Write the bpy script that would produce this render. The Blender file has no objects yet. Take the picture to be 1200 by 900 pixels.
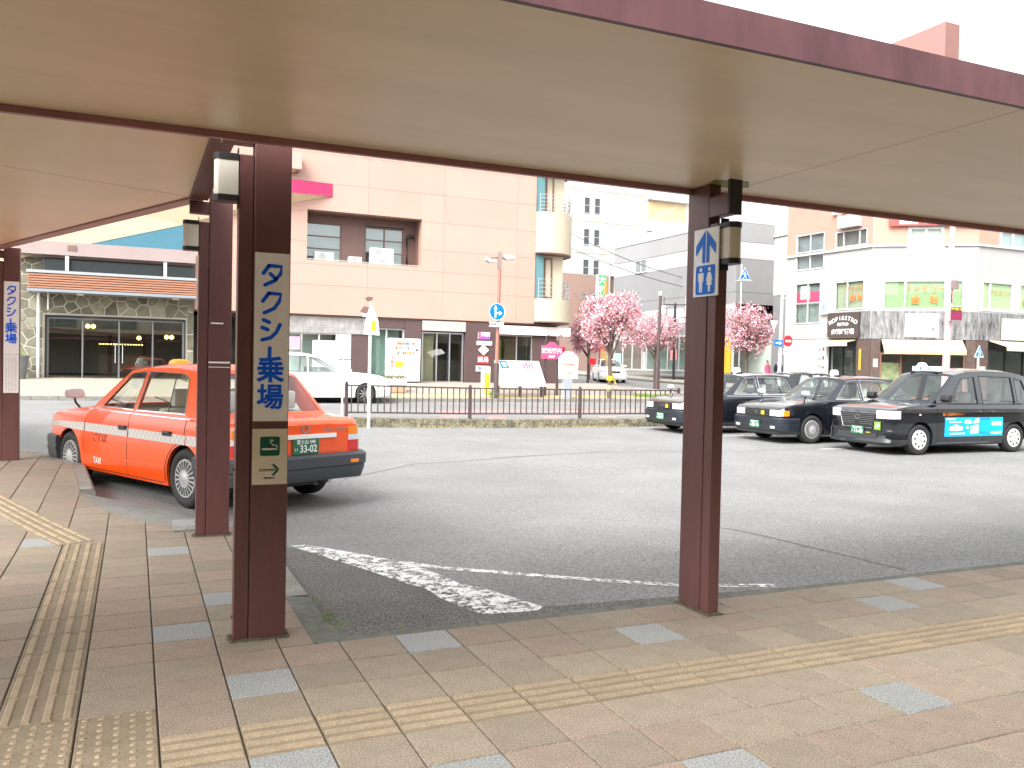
import bpy, bmesh, math, random
from mathutils import Vector, Matrix
random.seed(7)
PI = math.pi
R = math.radians
SC = bpy.context.scene
COL = SC.collection

# ------------------------------------------------------------------ camera, sky, sun, exposure
cd = bpy.data.cameras.new('camera')
cam = bpy.data.objects.new('camera', cd)
COL.objects.link(cam)
CAM = Vector((-.10, -4.46, 1.4865))
yaw, pitch, roll = .4165, -.0235, .0212
fw = Vector((math.sin(yaw) * math.cos(pitch), math.cos(yaw) * math.cos(pitch), math.sin(pitch)))
rt = Vector((math.cos(yaw), -math.sin(yaw), 0))
up = rt.cross(fw)
rt2 = math.cos(roll) * rt + math.sin(roll) * up
up2 = -math.sin(roll) * rt + math.cos(roll) * up
cam.matrix_world = Matrix(((rt2.x, up2.x, -fw.x, CAM.x), (rt2.y, up2.y, -fw.y, CAM.y), (rt2.z, up2.z, -fw.z, CAM.z), (0, 0, 0, 1)))
cd.sensor_width = 36
cd.lens = 30
cd.clip_start = .05
cd.clip_end = 1500
SC.camera = cam

SUN_EL, SUN_AZ = 45, 234          # degrees; azimuth clockwise from +y
w = bpy.data.worlds.new('World')
SC.world = w
w.use_nodes = True
nt = w.node_tree
bg = nt.nodes['Background']
sky = nt.nodes.new('ShaderNodeTexSky')
sky.sky_type = 'NISHITA'
sky.sun_disc = False
sky.sun_elevation = R(SUN_EL)
sky.sun_rotation = R(SUN_AZ)
sky.dust_density = 4
sky.air_density = 1.2
hs = nt.nodes.new('ShaderNodeHueSaturation')      # thin bright overcast: the sky loses its blue
hs.inputs['Saturation'].default_value = .16
hs.inputs['Value'].default_value = 1.7
nt.links.new(sky.outputs[0], hs.inputs['Color'])
nt.links.new(hs.outputs[0], bg.inputs['Color'])
bg.inputs['Strength'].default_value = .15

sd = bpy.data.lights.new('sun', 'SUN')
sd.energy = 1.0
sd.angle = R(30)
sd.color = (1, .98, .95)
so = bpy.data.objects.new('sun', sd)
COL.objects.link(so)
el, az = R(SUN_EL), R(SUN_AZ)
tosun = Vector((math.sin(az) * math.cos(el), math.cos(az) * math.cos(el), math.sin(el)))
so.rotation_euler = tosun.to_track_quat('Z', 'Y').to_euler()

SC.view_settings.view_transform = 'Standard'
SC.view_settings.look = 'None'
SC.view_settings.exposure = 1.22
SC.view_settings.gamma = 1
SC.cycles.max_bounces = 7
SC.cycles.transparent_max_bounces = 12
SC.cycles.caustics_reflective = False
SC.cycles.caustics_refractive = False

# ------------------------------------------------------------------ materials
MATS = {}


def mat(name, col, rough=.6, var=0., vs=6., bump=0., bs=60., metal=0., coat=0., spec=.5, stretch=None, rnd=0., speck=0., sps=300.):
    if name in MATS:
        return MATS[name]
    m = bpy.data.materials.new(name)
    m.use_nodes = True
    n, l = m.node_tree.nodes, m.node_tree.links
    b = n['Principled BSDF']
    b.inputs['Base Color'].default_value = (*col, 1)
    b.inputs['Roughness'].default_value = rough
    b.inputs['Metallic'].default_value = metal
    b.inputs['Coat Weight'].default_value = coat
    b.inputs['Coat Roughness'].default_value = .04
    b.inputs['Specular IOR Level'].default_value = spec
    tc = n.new('ShaderNodeTexCoord')
    src = tc.outputs['Object']
    if stretch:
        mp = n.new('ShaderNodeMapping')
        mp.inputs['Scale'].default_value = stretch
        l.new(src, mp.inputs['Vector'])
        src = mp.outputs[0]
    cur = None
    if var:
        no = n.new('ShaderNodeTexNoise')
        no.inputs['Scale'].default_value = vs
        no.inputs['Detail'].default_value = 6
        no.inputs['Roughness'].default_value = .65
        l.new(src, no.inputs['Vector'])
        mr = n.new('ShaderNodeMapRange')
        mr.inputs['From Min'].default_value = .3
        mr.inputs['From Max'].default_value = .7
        mr.inputs['To Min'].default_value = 1 - var
        mr.inputs['To Max'].default_value = 1 + var
        l.new(no.outputs['Fac'], mr.inputs['Value'])
        cur = mr.outputs[0]
    if speck:
        no = n.new('ShaderNodeTexNoise')
        no.inputs['Scale'].default_value = sps
        no.inputs['Detail'].default_value = 2
        l.new(src, no.inputs['Vector'])
        mr = n.new('ShaderNodeMapRange')
        mr.inputs['From Min'].default_value = .35
        mr.inputs['From Max'].default_value = .65
        mr.inputs['To Min'].default_value = 1 - speck
        mr.inputs['To Max'].default_value = 1 + speck
        l.new(no.outputs['Fac'], mr.inputs['Value'])
        if cur:
            mu = n.new('ShaderNodeMath')
            mu.operation = 'MULTIPLY'
            l.new(cur, mu.inputs[0])
            l.new(mr.outputs[0], mu.inputs[1])
            cur = mu.outputs[0]
        else:
            cur = mr.outputs[0]
    if rnd:
        oi = n.new('ShaderNodeObjectInfo')
        mr = n.new('ShaderNodeMapRange')
        mr.inputs['To Min'].default_value = 1 - rnd
        mr.inputs['To Max'].default_value = 1 + rnd
        l.new(oi.outputs['Random'], mr.inputs['Value'])
        if cur:
            mu = n.new('ShaderNodeMath')
            mu.operation = 'MULTIPLY'
            l.new(cur, mu.inputs[0])
            l.new(mr.outputs[0], mu.inputs[1])
            cur = mu.outputs[0]
        else:
            cur = mr.outputs[0]
    if cur:
        vm = n.new('ShaderNodeVectorMath')
        vm.operation = 'SCALE'
        vm.inputs[0].default_value = col
        l.new(cur, vm.inputs['Scale'])
        l.new(vm.outputs[0], b.inputs['Base Color'])
    if bump:
        no = n.new('ShaderNodeTexNoise')
        no.inputs['Scale'].default_value = bs
        no.inputs['Detail'].default_value = 5
        l.new(src, no.inputs['Vector'])
        bp = n.new('ShaderNodeBump')
        bp.inputs['Strength'].default_value = bump
        bp.inputs['Distance'].default_value = .01
        l.new(no.outputs['Fac'], bp.inputs['Height'])
        l.new(bp.outputs[0], b.inputs['Normal'])
    MATS[name] = m
    return m


def glass(name, tint, fac=.25, rough=.02, dark=0.):
    """thin pane: part see-through, part mirror"""
    m = bpy.data.materials.new(name)
    m.use_nodes = True
    n, l = m.node_tree.nodes, m.node_tree.links
    n.remove(n['Principled BSDF'])
    out = n['Material Output']
    tr = n.new('ShaderNodeBsdfTransparent')
    tr.inputs[0].default_value = (*tint, 1)
    gl = n.new('ShaderNodeBsdfGlossy')
    gl.inputs['Roughness'].default_value = rough
    gl.inputs[0].default_value = (.95, .97, .97, 1)
    lw = n.new('ShaderNodeLayerWeight')
    lw.inputs['Blend'].default_value = .5
    pw_ = n.new('ShaderNodeMath')
    pw_.operation = 'POWER'
    pw_.inputs[1].default_value = 4
    l.new(lw.outputs['Facing'], pw_.inputs[0])
    mu_ = n.new('ShaderNodeMath')
    mu_.operation = 'MULTIPLY'
    mu_.inputs[1].default_value = fac * 3
    l.new(pw_.outputs[0], mu_.inputs[0])
    ad = n.new('ShaderNodeMath')
    ad.operation = 'ADD'
    ad.use_clamp = True
    ad.inputs[1].default_value = dark
    l.new(mu_.outputs[0], ad.inputs[0])
    mx = n.new('ShaderNodeMixShader')
    l.new(ad.outputs[0], mx.inputs[0])
    l.new(tr.outputs[0], mx.inputs[1])
    l.new(gl.outputs[0], mx.inputs[2])
    l.new(mx.outputs[0], out.inputs[0])
    MATS[name] = m
    return m


def emit(name, col, s):
    m = bpy.data.materials.new(name)
    m.use_nodes = True
    b = m.node_tree.nodes['Principled BSDF']
    b.inputs['Base Color'].default_value = (*col, 1)
    b.inputs['Emission Color'].default_value = (*col, 1)
    b.inputs['Emission Strength'].default_value = s
    MATS[name] = m
    return m


def worn_paint(name, col, scale, lo):
    """road paint with worn-through patches"""
    m = bpy.data.materials.new(name)
    m.use_nodes = True
    n, l = m.node_tree.nodes, m.node_tree.links
    b = n['Principled BSDF']
    b.inputs['Base Color'].default_value = (*col, 1)
    b.inputs['Roughness'].default_value = .8
    tc = n.new('ShaderNodeTexCoord')
    no = n.new('ShaderNodeTexNoise')
    no.inputs['Scale'].default_value = scale
    no.inputs['Detail'].default_value = 9
    no.inputs['Roughness'].default_value = .8
    l.new(tc.outputs['Object'], no.inputs['Vector'])
    mr = n.new('ShaderNodeMapRange')
    mr.inputs['From Min'].default_value = lo
    mr.inputs['From Max'].default_value = lo + .05
    l.new(no.outputs['Fac'], mr.inputs['Value'])
    tr = n.new('ShaderNodeBsdfTransparent')
    mx = n.new('ShaderNodeMixShader')
    l.new(mr.outputs[0], mx.inputs[0])
    l.new(tr.outputs[0], mx.inputs[1])
    l.new(b.outputs[0], mx.inputs[2])
    l.new(mx.outputs[0], n['Material Output'].inputs[0])
    MATS[name] = m
    return m


def checker(name, c1, c2, scale):
    m = bpy.data.materials.new(name)
    m.use_nodes = True
    n, l = m.node_tree.nodes, m.node_tree.links
    b = n['Principled BSDF']
    b.inputs['Roughness'].default_value = .35
    tc = n.new('ShaderNodeTexCoord')
    mp = n.new('ShaderNodeMapping')
    mp.inputs['Scale'].default_value = (1, 0, 1)
    mp.inputs['Location'].default_value = (.003, .5, .003)
    ck = n.new('ShaderNodeTexChecker')
    ck.inputs['Scale'].default_value = scale
    ck.inputs[1].default_value = (*c1, 1)
    ck.inputs[2].default_value = (*c2, 1)
    l.new(tc.outputs['Object'], mp.inputs[0])
    l.new(mp.outputs[0], ck.inputs[0])
    l.new(ck.outputs[0], b.inputs['Base Color'])
    MATS[name] = m
    return m


M_road = mat('asphalt', (.20, .20, .195), .92, .13, .5, .7, 60, spec=.2, speck=.32, sps=60)
M_ground = mat('ground', (.13, .125, .11), .9, .2, .2)
M_joint = mat('joint_sand', (.05, .044, .03), .95, .3, 9)
M_tile = mat('paving_tan', (.205, .170, .124), .8, .12, 7, .25, 220, rnd=.10, speck=.32, sps=125)
M_tile2 = mat('paving_pink', (.218, .168, .126), .8, .12, 7, .25, 220, rnd=.08, speck=.32, sps=125)
M_tileg = mat('paving_granite', (.222, .228, .22), .75, .06, 9, .25, 260, rnd=.1, speck=.42, sps=125)
M_tactb = mat('tactile_base', (.185, .145, .095), .85, .2, 9, .25, 200, rnd=.08, speck=.18, sps=140)  # darker than the bars: dirt plus groove shade put into the colour
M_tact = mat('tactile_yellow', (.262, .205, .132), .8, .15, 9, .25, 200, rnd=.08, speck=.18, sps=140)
M_kerb = mat('kerb_concrete', (.20, .195, .17), .9, .28, 5, .6, 60, speck=.2, sps=90)
M_kerbd = mat('kerb_dark', (.11, .115, .095), .9, .3, 7, .6, 70, speck=.2, sps=120)
M_side = mat('sidewalk', (.30, .265, .225), .85, .08, 1.2, .1, 40)
M_sidey = mat('sidewalk_yellow', (.52, .40, .12), .8, .12, 2)
M_fore = mat('forecourt', (.32, .275, .225), .8, .06, 1.5)
M_brown = mat('column_brown', (.128, .054, .050), .42, .14, 3, .03, 30, stretch=(4, 4, .6))
M_brownd = mat('fascia_brown', (.13, .055, .062), .5, .42, 2.4, .02, 30, stretch=(1.6, 1, .5))
M_black = mat('black_plastic', (.018, .018, .02), .45)
M_soffit = mat('soffit_cream', (.82, .66, .44), .36, .07, 1.6, stretch=(.4, 2.2, 1))
M_soffit2 = mat('soffit_light', (.78, .64, .42), .38, .05, 1.2)
M_roofm = mat('roof_metal', (.22, .2, .19), .6)
M_frost = mat('frosted_shade', (.74, .72, .64), .35, .03, 5)
M_white = mat('white_paint', (.8, .8, .78), .4)
M_signw = mat('sign_white', (.88, .88, .88), .4, .05, 14)
M_signb = mat('sign_beige', (.72, .66, .53), .45, .05, 20)
M_blue = mat('sign_blue', (.0, .12, .85), .55, spec=.25)
M_blue2 = mat('traffic_blue', (.0, .16, .66), .5, spec=.25)
M_green = mat('sign_green', (.0, .09, .045), .4)
M_red = mat('red_paint', (.72, .02, .03), .4)
M_pink = mat('pink_print', (.62, .08, .19), .5)
M_mag = mat('magenta_band', (.44, .028, .12), .45, .05, 2)
M_yel = mat('yellow_paint', (.85, .62, .02), .5)
M_orgp = mat('orange_print', (.55, .15, .01), .5)
M_grayp = mat('grey_print', (.35, .36, .37), .6)
M_darkp = mat('dark_print', (.04, .04, .045), .6)
M_chrome = mat('chrome', (.75, .76, .78), .12, metal=1)
M_alu = mat('aluminium', (.55, .56, .57), .35, metal=.8)
M_wframe = mat('white_frame', (.46, .46, .45), .5)
M_rail = mat('fence_brown', (.075, .052, .05), .5, .1, 8)
M_peach = mat('peach_panel', (.45, .278, .225), .55, .04, .6, rnd=.025)
M_peachj = mat('peach_joint', (.36, .235, .18), .7)
M_recess = mat('recess_brown', (.17, .10, .085), .6, .06, 2)
M_pillar = mat('pillar_brown', (.085, .052, .05), .45, .08, 2)
M_creamw = mat('cream_wall', (.50, .44, .33), .6, .03, 1)
M_grey = mat('grey_wall', (.262, .258, .262), .6, .05, .7, stretch=(1, 1, .3))
M_grey2 = mat('grey_band', (.212, .21, .213), .6, .05, .7, stretch=(1, 1, .3))
M_lwall = mat('white_wall', (.45, .445, .44), .6, .03, .8)
M_tealw = mat('teal_wall', (.045, .16, .22), .5, .05, 2)
M_stone = mat('rubble_stone', (.17, .165, .12), .85, .28, 3, .7, 14, rnd=.38)
M_mortar = mat('mortar', (.42, .39, .32), .9, .1, 5)
M_wood = mat('louver_wood', (.34, .155, .09), .5, .15, 4, stretch=(.4, 4, 4))
M_beam = mat('hotel_beam', (.30, .235, .222), .5, .08, .8)
M_brickb = mat('brown_tile_wall', (.27, .175, .145), .7, .14, 6)
M_salmon = mat('salmon_wall', (.42, .225, .175), .65, .06, 1)
M_siding = mat('white_siding', (.34, .335, .325), .6, .05, 3, stretch=(1, 1, .2))
M_metalb = mat('scuffed_band', (.15, .15, .15), .5, .85, 2.6, stretch=(3, 3, .7))
M_awn = mat('awning_cream', (.58, .50, .38), .7, .05, 2)
M_awn2 = mat('awning_tan', (.62, .42, .22), .7, .05, 2)
M_door = mat('orange_door', (.78, .33, .02), .5, .06, 2)
M_dark = mat('dark_interior', (.03, .03, .032), .7)
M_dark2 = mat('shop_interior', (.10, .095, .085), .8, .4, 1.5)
M_light = mat('pale_interior', (.5, .55, .5), .8, .15, 1.5)
M_curt = mat('pale_green_blind', (.30, .40, .21), .7, .05, 3)
M_bark = mat('bark', (.12, .085, .065), .9, .3, 12, .8, 40)
M_tyre = mat('tyre_rubber', (.02, .02, .021), .75, bump=.2, bs=80)
M_rimw = mat('hubcap_silver', (.46, .46, .46), .3, metal=.25)
M_lampc = mat('headlamp_glass', (.74, .77, .8), .12, metal=.3, coat=1)
M_redl = mat('tail_red', (.62, .008, .01), .15, coat=1)
M_orgl = mat('tail_amber', (.85, .24, .01), .15, coat=1)
M_plate = mat('plate_green', (.015, .13, .06), .4)
M_org = mat('taxi_orange', (.84, .085, .005), .3, .02, 1, coat=.8)
M_blk = mat('taxi_black', (.007, .0085, .012), .12, coat=1)
M_wcar = mat('car_white', (.78, .78, .77), .3, coat=.7)
M_bump = mat('bumper_grey', (.045, .052, .06), .5, .05, 4)
M_seat = mat('seat_cover', (.50, .50, .47), .85, .06, 9)
M_cyan = mat('ad_cyan', (.0, .42, .72), .4, .25, 2.5)
M_leafg = mat('leaf_green', (.16, .30, .03), .7)
M_petal = [mat('petal_deep', (.56, .20, .26), .8), mat('petal_pink', (.62, .33, .38), .8), mat('petal_pale', (.70, .54, .55), .8), mat('young_leaf', (.27, .15, .07), .8)]
M_skin = mat('skin', (.55, .33, .24), .6)
M_hair = mat('hair', (.02, .016, .014), .6)
G_car = glass('car_glass', (.93, .985, .95), .20, .02, .10)
G_win = glass('window_glass', (.90, .94, .92), .2, .01, .03)
G_shop = glass('shop_glass', (.86, .92, .90), .2, .01, .04)
G_refl = glass('mirror_window', (.84, .88, .89), .3, .02, .12)
M_bulb = emit('warm_bulb', (1, .55, .12), 6)
P_white = worn_paint('worn_white_paint', (.75, .75, .72), 15, .468)
P_white2 = worn_paint('thin_white_paint', (.72, .72, .70), 20, .47)
P_red = worn_paint('worn_red_paint', (.66, .22, .20), 8, .36)
P_yel = worn_paint('faded_yellow_paving', (.62, .47, .16), 3, .33)
M_check = checker('silver_check', (.58, .57, .54), (.47, .46, .44), 22)


# ------------------------------------------------------------------ building blocks
class MB:
    def __init__(s, xf=None):
        s.v, s.f, s.m, s.xf = [], [], [], xf
        s.cur = 0

    def add(s, pts, faces):
        o = len(s.v)
        s.v += [s.xf(*p) if s.xf else tuple(p) for p in pts]
        s.f += [tuple(o + i for i in q) for q in faces]
        s.m += [s.cur] * len(faces)
        return s

    def box(s, x0, x1, y0, y1, z0, z1):
        return s.add([(x0, y0, z0), (x1, y0, z0), (x1, y1, z0), (x0, y1, z0), (x0, y0, z1), (x1, y0, z1), (x1, y1, z1), (x0, y1, z1)],
                     [(0, 3, 2, 1), (4, 5, 6, 7), (0, 1, 5, 4), (1, 2, 6, 5), (2, 3, 7, 6), (3, 0, 4, 7)])

    def quad(s, *p):
        return s.add(p, [tuple(range(len(p)))])

    def grid(s, rows):
        n, m = len(rows), len(rows[0])
        pts = [p for r in rows for p in r]
        return s.add(pts, [(i * m + j, i * m + j + 1, (i + 1) * m + j + 1, (i + 1) * m + j) for i in range(n - 1) for j in range(m - 1)])

    def prism(s, poly, d0, d1, ax='y'):
        """2D polygon extruded along an axis: ax y -> poly is (x,z); x -> (y,z); z -> (x,y)"""
        mk = {'y': lambda p, d: (p[0], d, p[1]), 'x': lambda p, d: (d, p[0], p[1]), 'z': lambda p, d: (p[0], p[1], d)}[ax]
        n = len(poly)
        return s.add([mk(p, d0) for p in poly] + [mk(p, d1) for p in poly],
                     [tuple(range(n))[::-1], tuple(range(n, 2 * n))] + [(i, (i + 1) % n, n + (i + 1) % n, n + i) for i in range(n)])

    def tube(s, pts, r, n=8, r1=None, cap=True):
        pts = [Vector(p) for p in pts]
        k = len(pts)
        rings = []
        for i, p in enumerate(pts):
            d = (pts[min(i + 1, k - 1)] - pts[max(i - 1, 0)]).normalized()
            a = d.cross(Vector((0, 0, 1)))
            if a.length < .05:
                a = d.cross(Vector((1, 0, 0)))
            a.normalize()
            b = d.cross(a)
            rr = r if r1 is None else r + (r1 - r) * i / (k - 1)
            rings.append([tuple(p + rr * (math.cos(2 * PI * j / n) * a + math.sin(2 * PI * j / n) * b)) for j in range(n)])
        f = [(i * n + j, i * n + (j + 1) % n, (i + 1) * n + (j + 1) % n, (i + 1) * n + j) for i in range(k - 1) for j in range(n)]
        if cap:
            f += [tuple(range(n))[::-1], tuple(range((k - 1) * n, k * n))]
        return s.add([p for q in rings for p in q], f)

    def lathe(s, prof, n=24, c=(0, 0, 0), ax='z'):
        """prof = [(radius, height)]"""
        def mk(r, h, a):
            x, y = r * math.cos(a), r * math.sin(a)
            return {'z': (c[0] + x, c[1] + y, c[2] + h), 'y': (c[0] + x, c[1] + h, c[2] + y), 'x': (c[0] + h, c[1] + x, c[2] + y)}[ax]
        k = len(prof)
        return s.add([mk(r, h, 2 * PI * j / n) for r, h in prof for j in range(n)],
                     [(i * n + j, i * n + (j + 1) % n, (i + 1) * n + (j + 1) % n, (i + 1) * n + j) for i in range(k - 1) for j in range(n)])

    def disc(s, r, c, ax='y', n=24):
        mk = {'y': lambda a: (c[0] + r * math.cos(a), c[1], c[2] + r * math.sin(a)), 'x': lambda a: (c[0], c[1] + r * math.cos(a), c[2] + r * math.sin(a)),
              'z': lambda a: (c[0] + r * math.cos(a), c[1] + r * math.sin(a), c[2])}[ax]
        return s.add([mk(2 * PI * i / n) for i in range(n)], [tuple(range(n))])

    def cyl(s, r, c0, c1, n=16, r1=None):
        return s.tube([c0, c1], r, n, r1)

    def stroke(s, pts, wd, y, d=.001, n=8):
        """flat brush stroke with round ends in the x,z plane, standing proud of plane y"""
        P = [Vector((p[0], p[1])) for p in pts]
        L, Rr = [], []
        k = len(P)
        for i, p in enumerate(P):
            a = (P[min(i + 1, k - 1)] - P[max(i - 1, 0)]).normalized()
            nn = Vector((-a.y, a.x)) * wd / 2
            L.append(p + nn)
            Rr.append(p - nn)
        a0 = (P[1] - P[0]).normalized()
        a1 = (P[-1] - P[-2]).normalized()
        def cap(c, dr):
            st = math.atan2(dr.y, dr.x) - PI / 2
            return [c + wd / 2 * Vector((math.cos(st + PI * i / n), math.sin(st + PI * i / n))) for i in range(1, n)]
        capE = cap(P[-1], a1)
        capS = cap(P[0], -a0)
        for i in range(k - 1):
            s.prism([tuple(L[i]), tuple(Rr[i]), tuple(Rr[i + 1]), tuple(L[i + 1])], y, y - d)
        s.prism([tuple(Rr[-1])] + [tuple(q) for q in capE] + [tuple(L[-1])], y, y - d)
        s.prism([tuple(L[0])] + [tuple(q) for q in capS] + [tuple(Rr[0])], y, y - d)
        return s

    def split(s, name, mt, parent=None, **kw):
        """build every separate piece as an object of its own"""
        par = list(range(len(s.v)))
        def root(i):
            while par[i] != i:
                par[i] = par[par[i]]
                i = par[i]
            return i
        for f in s.f:
            for i in f[1:]:
                par[root(i)] = root(f[0])
        grp = {}
        for f in s.f:
            grp.setdefault(root(f[0]), []).append(f)
        out = []
        for fs in grp.values():
            ids = sorted({i for f in fs for i in f})
            mp = {i: k for k, i in enumerate(ids)}
            mb = MB()
            mb.add([s.v[i] for i in ids], [tuple(mp[i] for i in f) for f in fs])
            out.append(mb.build(name, mt, parent, **kw))
        return out

    def build(s, name, mt, parent=None, smooth=None, bevel=0, recalc=True):
        me = bpy.data.meshes.new(name)
        me.from_pydata(s.v, [], s.f)
        for m in (mt if isinstance(mt, (list, tuple)) else [mt]):
            me.materials.append(m)
        if isinstance(mt, (list, tuple)):
            me.polygons.foreach_set('material_index', s.m)
        if recalc and len(s.f) < 60000:
            bm = bmesh.new()
            bm.from_mesh(me)
            bmesh.ops.remove_doubles(bm, verts=bm.verts, dist=1e-5) if smooth else None
            if bevel:
                bmesh.ops.bevel(bm, geom=[e for e in bm.edges if len(e.link_faces) == 2 and e.calc_face_angle(0) > .6], offset=bevel, segments=2, affect='EDGES', profile=.6, clamp_overlap=True)
            bmesh.ops.recalc_face_normals(bm, faces=bm.faces)
            bm.to_mesh(me)
            bm.free()
        if smooth:
            me.shade_smooth()
            me.set_sharp_from_angle(angle=R(smooth))
        o = bpy.data.objects.new(name, me)
        COL.objects.link(o)
        setpar(o, parent)
        return o


def setpar(o, parent):
    o.parent = parent
    if parent and parent.get('at_base'):          # parts modelled in place: undo the base's own offset
        o.matrix_parent_inverse = Matrix.Translation(-parent.location)


def placed(name, label, cat, loc, group=None):
    o = thing(name, label, cat, loc, 0, group)
    o['at_base'] = 1
    return o


def thing(name, label, cat, loc=(0, 0, 0), rz=0, group=None):
    o = bpy.data.objects.new(name, None)
    o.empty_display_size = .2
    COL.objects.link(o)
    o.location = loc
    o.rotation_euler = (0, 0, rz)
    o['label'], o['category'] = label, cat
    if group:
        o['group'] = group
    return o


def tag(o, label, cat, group=None):
    o['label'], o['category'] = label, cat
    if group:
        o['group'] = group
    return o


def struct(o):
    o['kind'] = 'structure'
    return o


def copy_tree(o, parent=None):
    c = o.copy()
    COL.objects.link(c)
    c.parent = parent
    for ch in o.children:
        copy_tree(ch, c)
    return c


def text(s, size, mt, loc, face='-y', parent=None, name='lettering', off=0., xs=1., line=1., align='CENTER', rot=None, ext=.0012):
    cu = bpy.data.curves.new(name, 'FONT')
    cu.body = s
    cu.size = size
    cu.align_x = align
    cu.align_y = 'CENTER'
    cu.offset = off * size
    cu.extrude = ext
    cu.resolution_u = 3
    cu.space_line = line
    cu.materials.append(mt)
    t = bpy.data.objects.new('tmp', cu)
    COL.objects.link(t)
    bpy.context.view_layer.update()
    me = bpy.data.meshes.new_from_object(t.evaluated_get(bpy.context.evaluated_depsgraph_get()))
    me.name = name
    bpy.data.objects.remove(t)
    o = bpy.data.objects.new(name, me)
    COL.objects.link(o)
    setpar(o, parent)
    o.location = loc
    o.rotation_euler = rot or {'-y': (PI / 2, 0, 0), '-x': (PI / 2, 0, -PI / 2), '+y': (PI / 2, 0, PI), '+x': (PI / 2, 0, PI / 2), 'up': (0, 0, 0)}[face]
    o.scale = (xs, 1, 1)
    return o


def ss(a, b, v):
    t = min(1, max(0, (v - a) / (b - a)))
    return t * t * (3 - 2 * t)


def zg(x, y):
    """height of the road surface"""
    s = ss(0, 8, y) * (1 - ss(14, 30, y))
    r = .004 * max(y, 0) if y < 20 else (.08 + .0025 * (y - 20) if y < 28 else (.1 + .35 * (y - 28) / 12 if y < 40 else .45 + .02 * (y - 40)))
    return -.04 - .016 * max(-10, min(8.5, x)) * s + r - .075 * ss(1.5, 4.5, y) * (1 - ss(8.5, 14, y)) * (1 - ss(4, 10, x))


def zp(x, y):
    """height of the station pavement"""
    return .16 * ss(2.6, 8.0, y)


def rect_minus(rs, h):
    """rectangles minus one hole, all (u0,u1,v0,v1)"""
    out = []
    for (a, b, c, d) in rs:
        x0, x1, y0, y1 = max(a, h[0]), min(b, h[1]), max(c, h[2]), min(d, h[3])
        if x0 >= x1 or y0 >= y1:
            out.append((a, b, c, d))
            continue
        if a < x0: out.append((a, x0, c, d))
        if x1 < b: out.append((x1, b, c, d))
        if c < y0: out.append((x0, x1, c, y0))
        if y1 < d: out.append((x0, x1, y1, d))
    return [r for r in out if r[1] - r[0] > .02 and r[3] - r[2] > .02]


def frame_map(ox, oy, ang):
    """wall frame: u runs along the wall (to the right as seen from outside), w sticks out of it"""
    ux, uy = math.cos(ang), math.sin(ang)
    return lambda u, w_, z: (ox + u * ux + w_ * uy, oy + u * uy - w_ * ux, z)


def window(F, parent, u0, u1, z0, z1, nx=2, nz=1, fm=None, gm=None, t=.06, d=.09, w0=0., splits=None, name='window', pname='pane'):
    """frame mesh (part) with one pane each (sub-parts)"""
    fm, gm = fm or M_wframe, gm or G_win
    mb = MB(F)
    us = splits or [u0 + (u1 - u0) * i / nx for i in range(nx + 1)]
    zs = [z0 + (z1 - z0) * i / nz for i in range(nz + 1)]
    h = t / 2
    mb.box(u0 - h, u1 + h, w0 - d, w0 + .02, z0 - h, z0 + h).box(u0 - h, u1 + h, w0 - d, w0 + .02, z1 - h, z1 + h)
    mb.box(u0 - h, u0 + h, w0 - d, w0 + .02, z0 + h, z1 - h).box(u1 - h, u1 + h, w0 - d, w0 + .02, z0 + h, z1 - h)
    for u in us[1:-1]:
        mb.box(u - h * .8, u + h * .8, w0 - d, w0 + .012, z0 + h, z1 - h)
    for z in zs[1:-1]:
        for i in range(len(us) - 1):
            mb.box(us[i] + h, us[i + 1] - h, w0 - d, w0 + .008, z - h * .8, z + h * .8)
    fr = mb.build(name, fm, parent)
    for i in range(len(us) - 1):
        for j in range(nz):
            MB(F).box(us[i] + h * .8, us[i + 1] - h * .8, w0 - d * .6, w0 - d * .6 + .008, zs[j] + h * .8, zs[j + 1] - h * .8).build(pname, gm, fr)
    return fr

# ------------------------------------------------------------------ road, ground
def axis(a, b, step, a2, b2, step2):
    v = []
    x = a2
    while x < a: v.append(x); x += step2
    x = a
    while x < b: v.append(x); x += step
    x = b
    while x <= b2: v.append(x); x += step2
    return v


xs = axis(-14, 40, .5, -110, 190, 6)
ys = axis(-10, 44, .5, -40, 240, 6)
struct(MB().grid([[(x, y, zg(x, y)) for x in xs] for y in ys]).build('road', M_road, smooth=60, recalc=False))
struct(MB().box(-900, 900, -300, 1200, -4, -3.2).build('ground', M_ground))


def drape(poly_rows, dz):
    return [[(p[0], p[1], zg(p[0], p[1]) + dz) for p in r] for r in poly_rows]


def lane(path, wd, dz=.004, n=14):
    """painted band along a centre line"""
    P = [Vector(p) for p in path]
    rows = []
    for i in range(len(P) - 1):
        for k in range(n if i < len(P) - 2 else n + 1):
            t = k / n
            c = P[i].lerp(P[i + 1], t)
            d = (P[i + 1] - P[i]).normalized()
            q = Vector((-d.y, d.x))
            rows.append([c - q * wd / 2, c, c + q * wd / 2])
    return drape(rows, dz)


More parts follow.
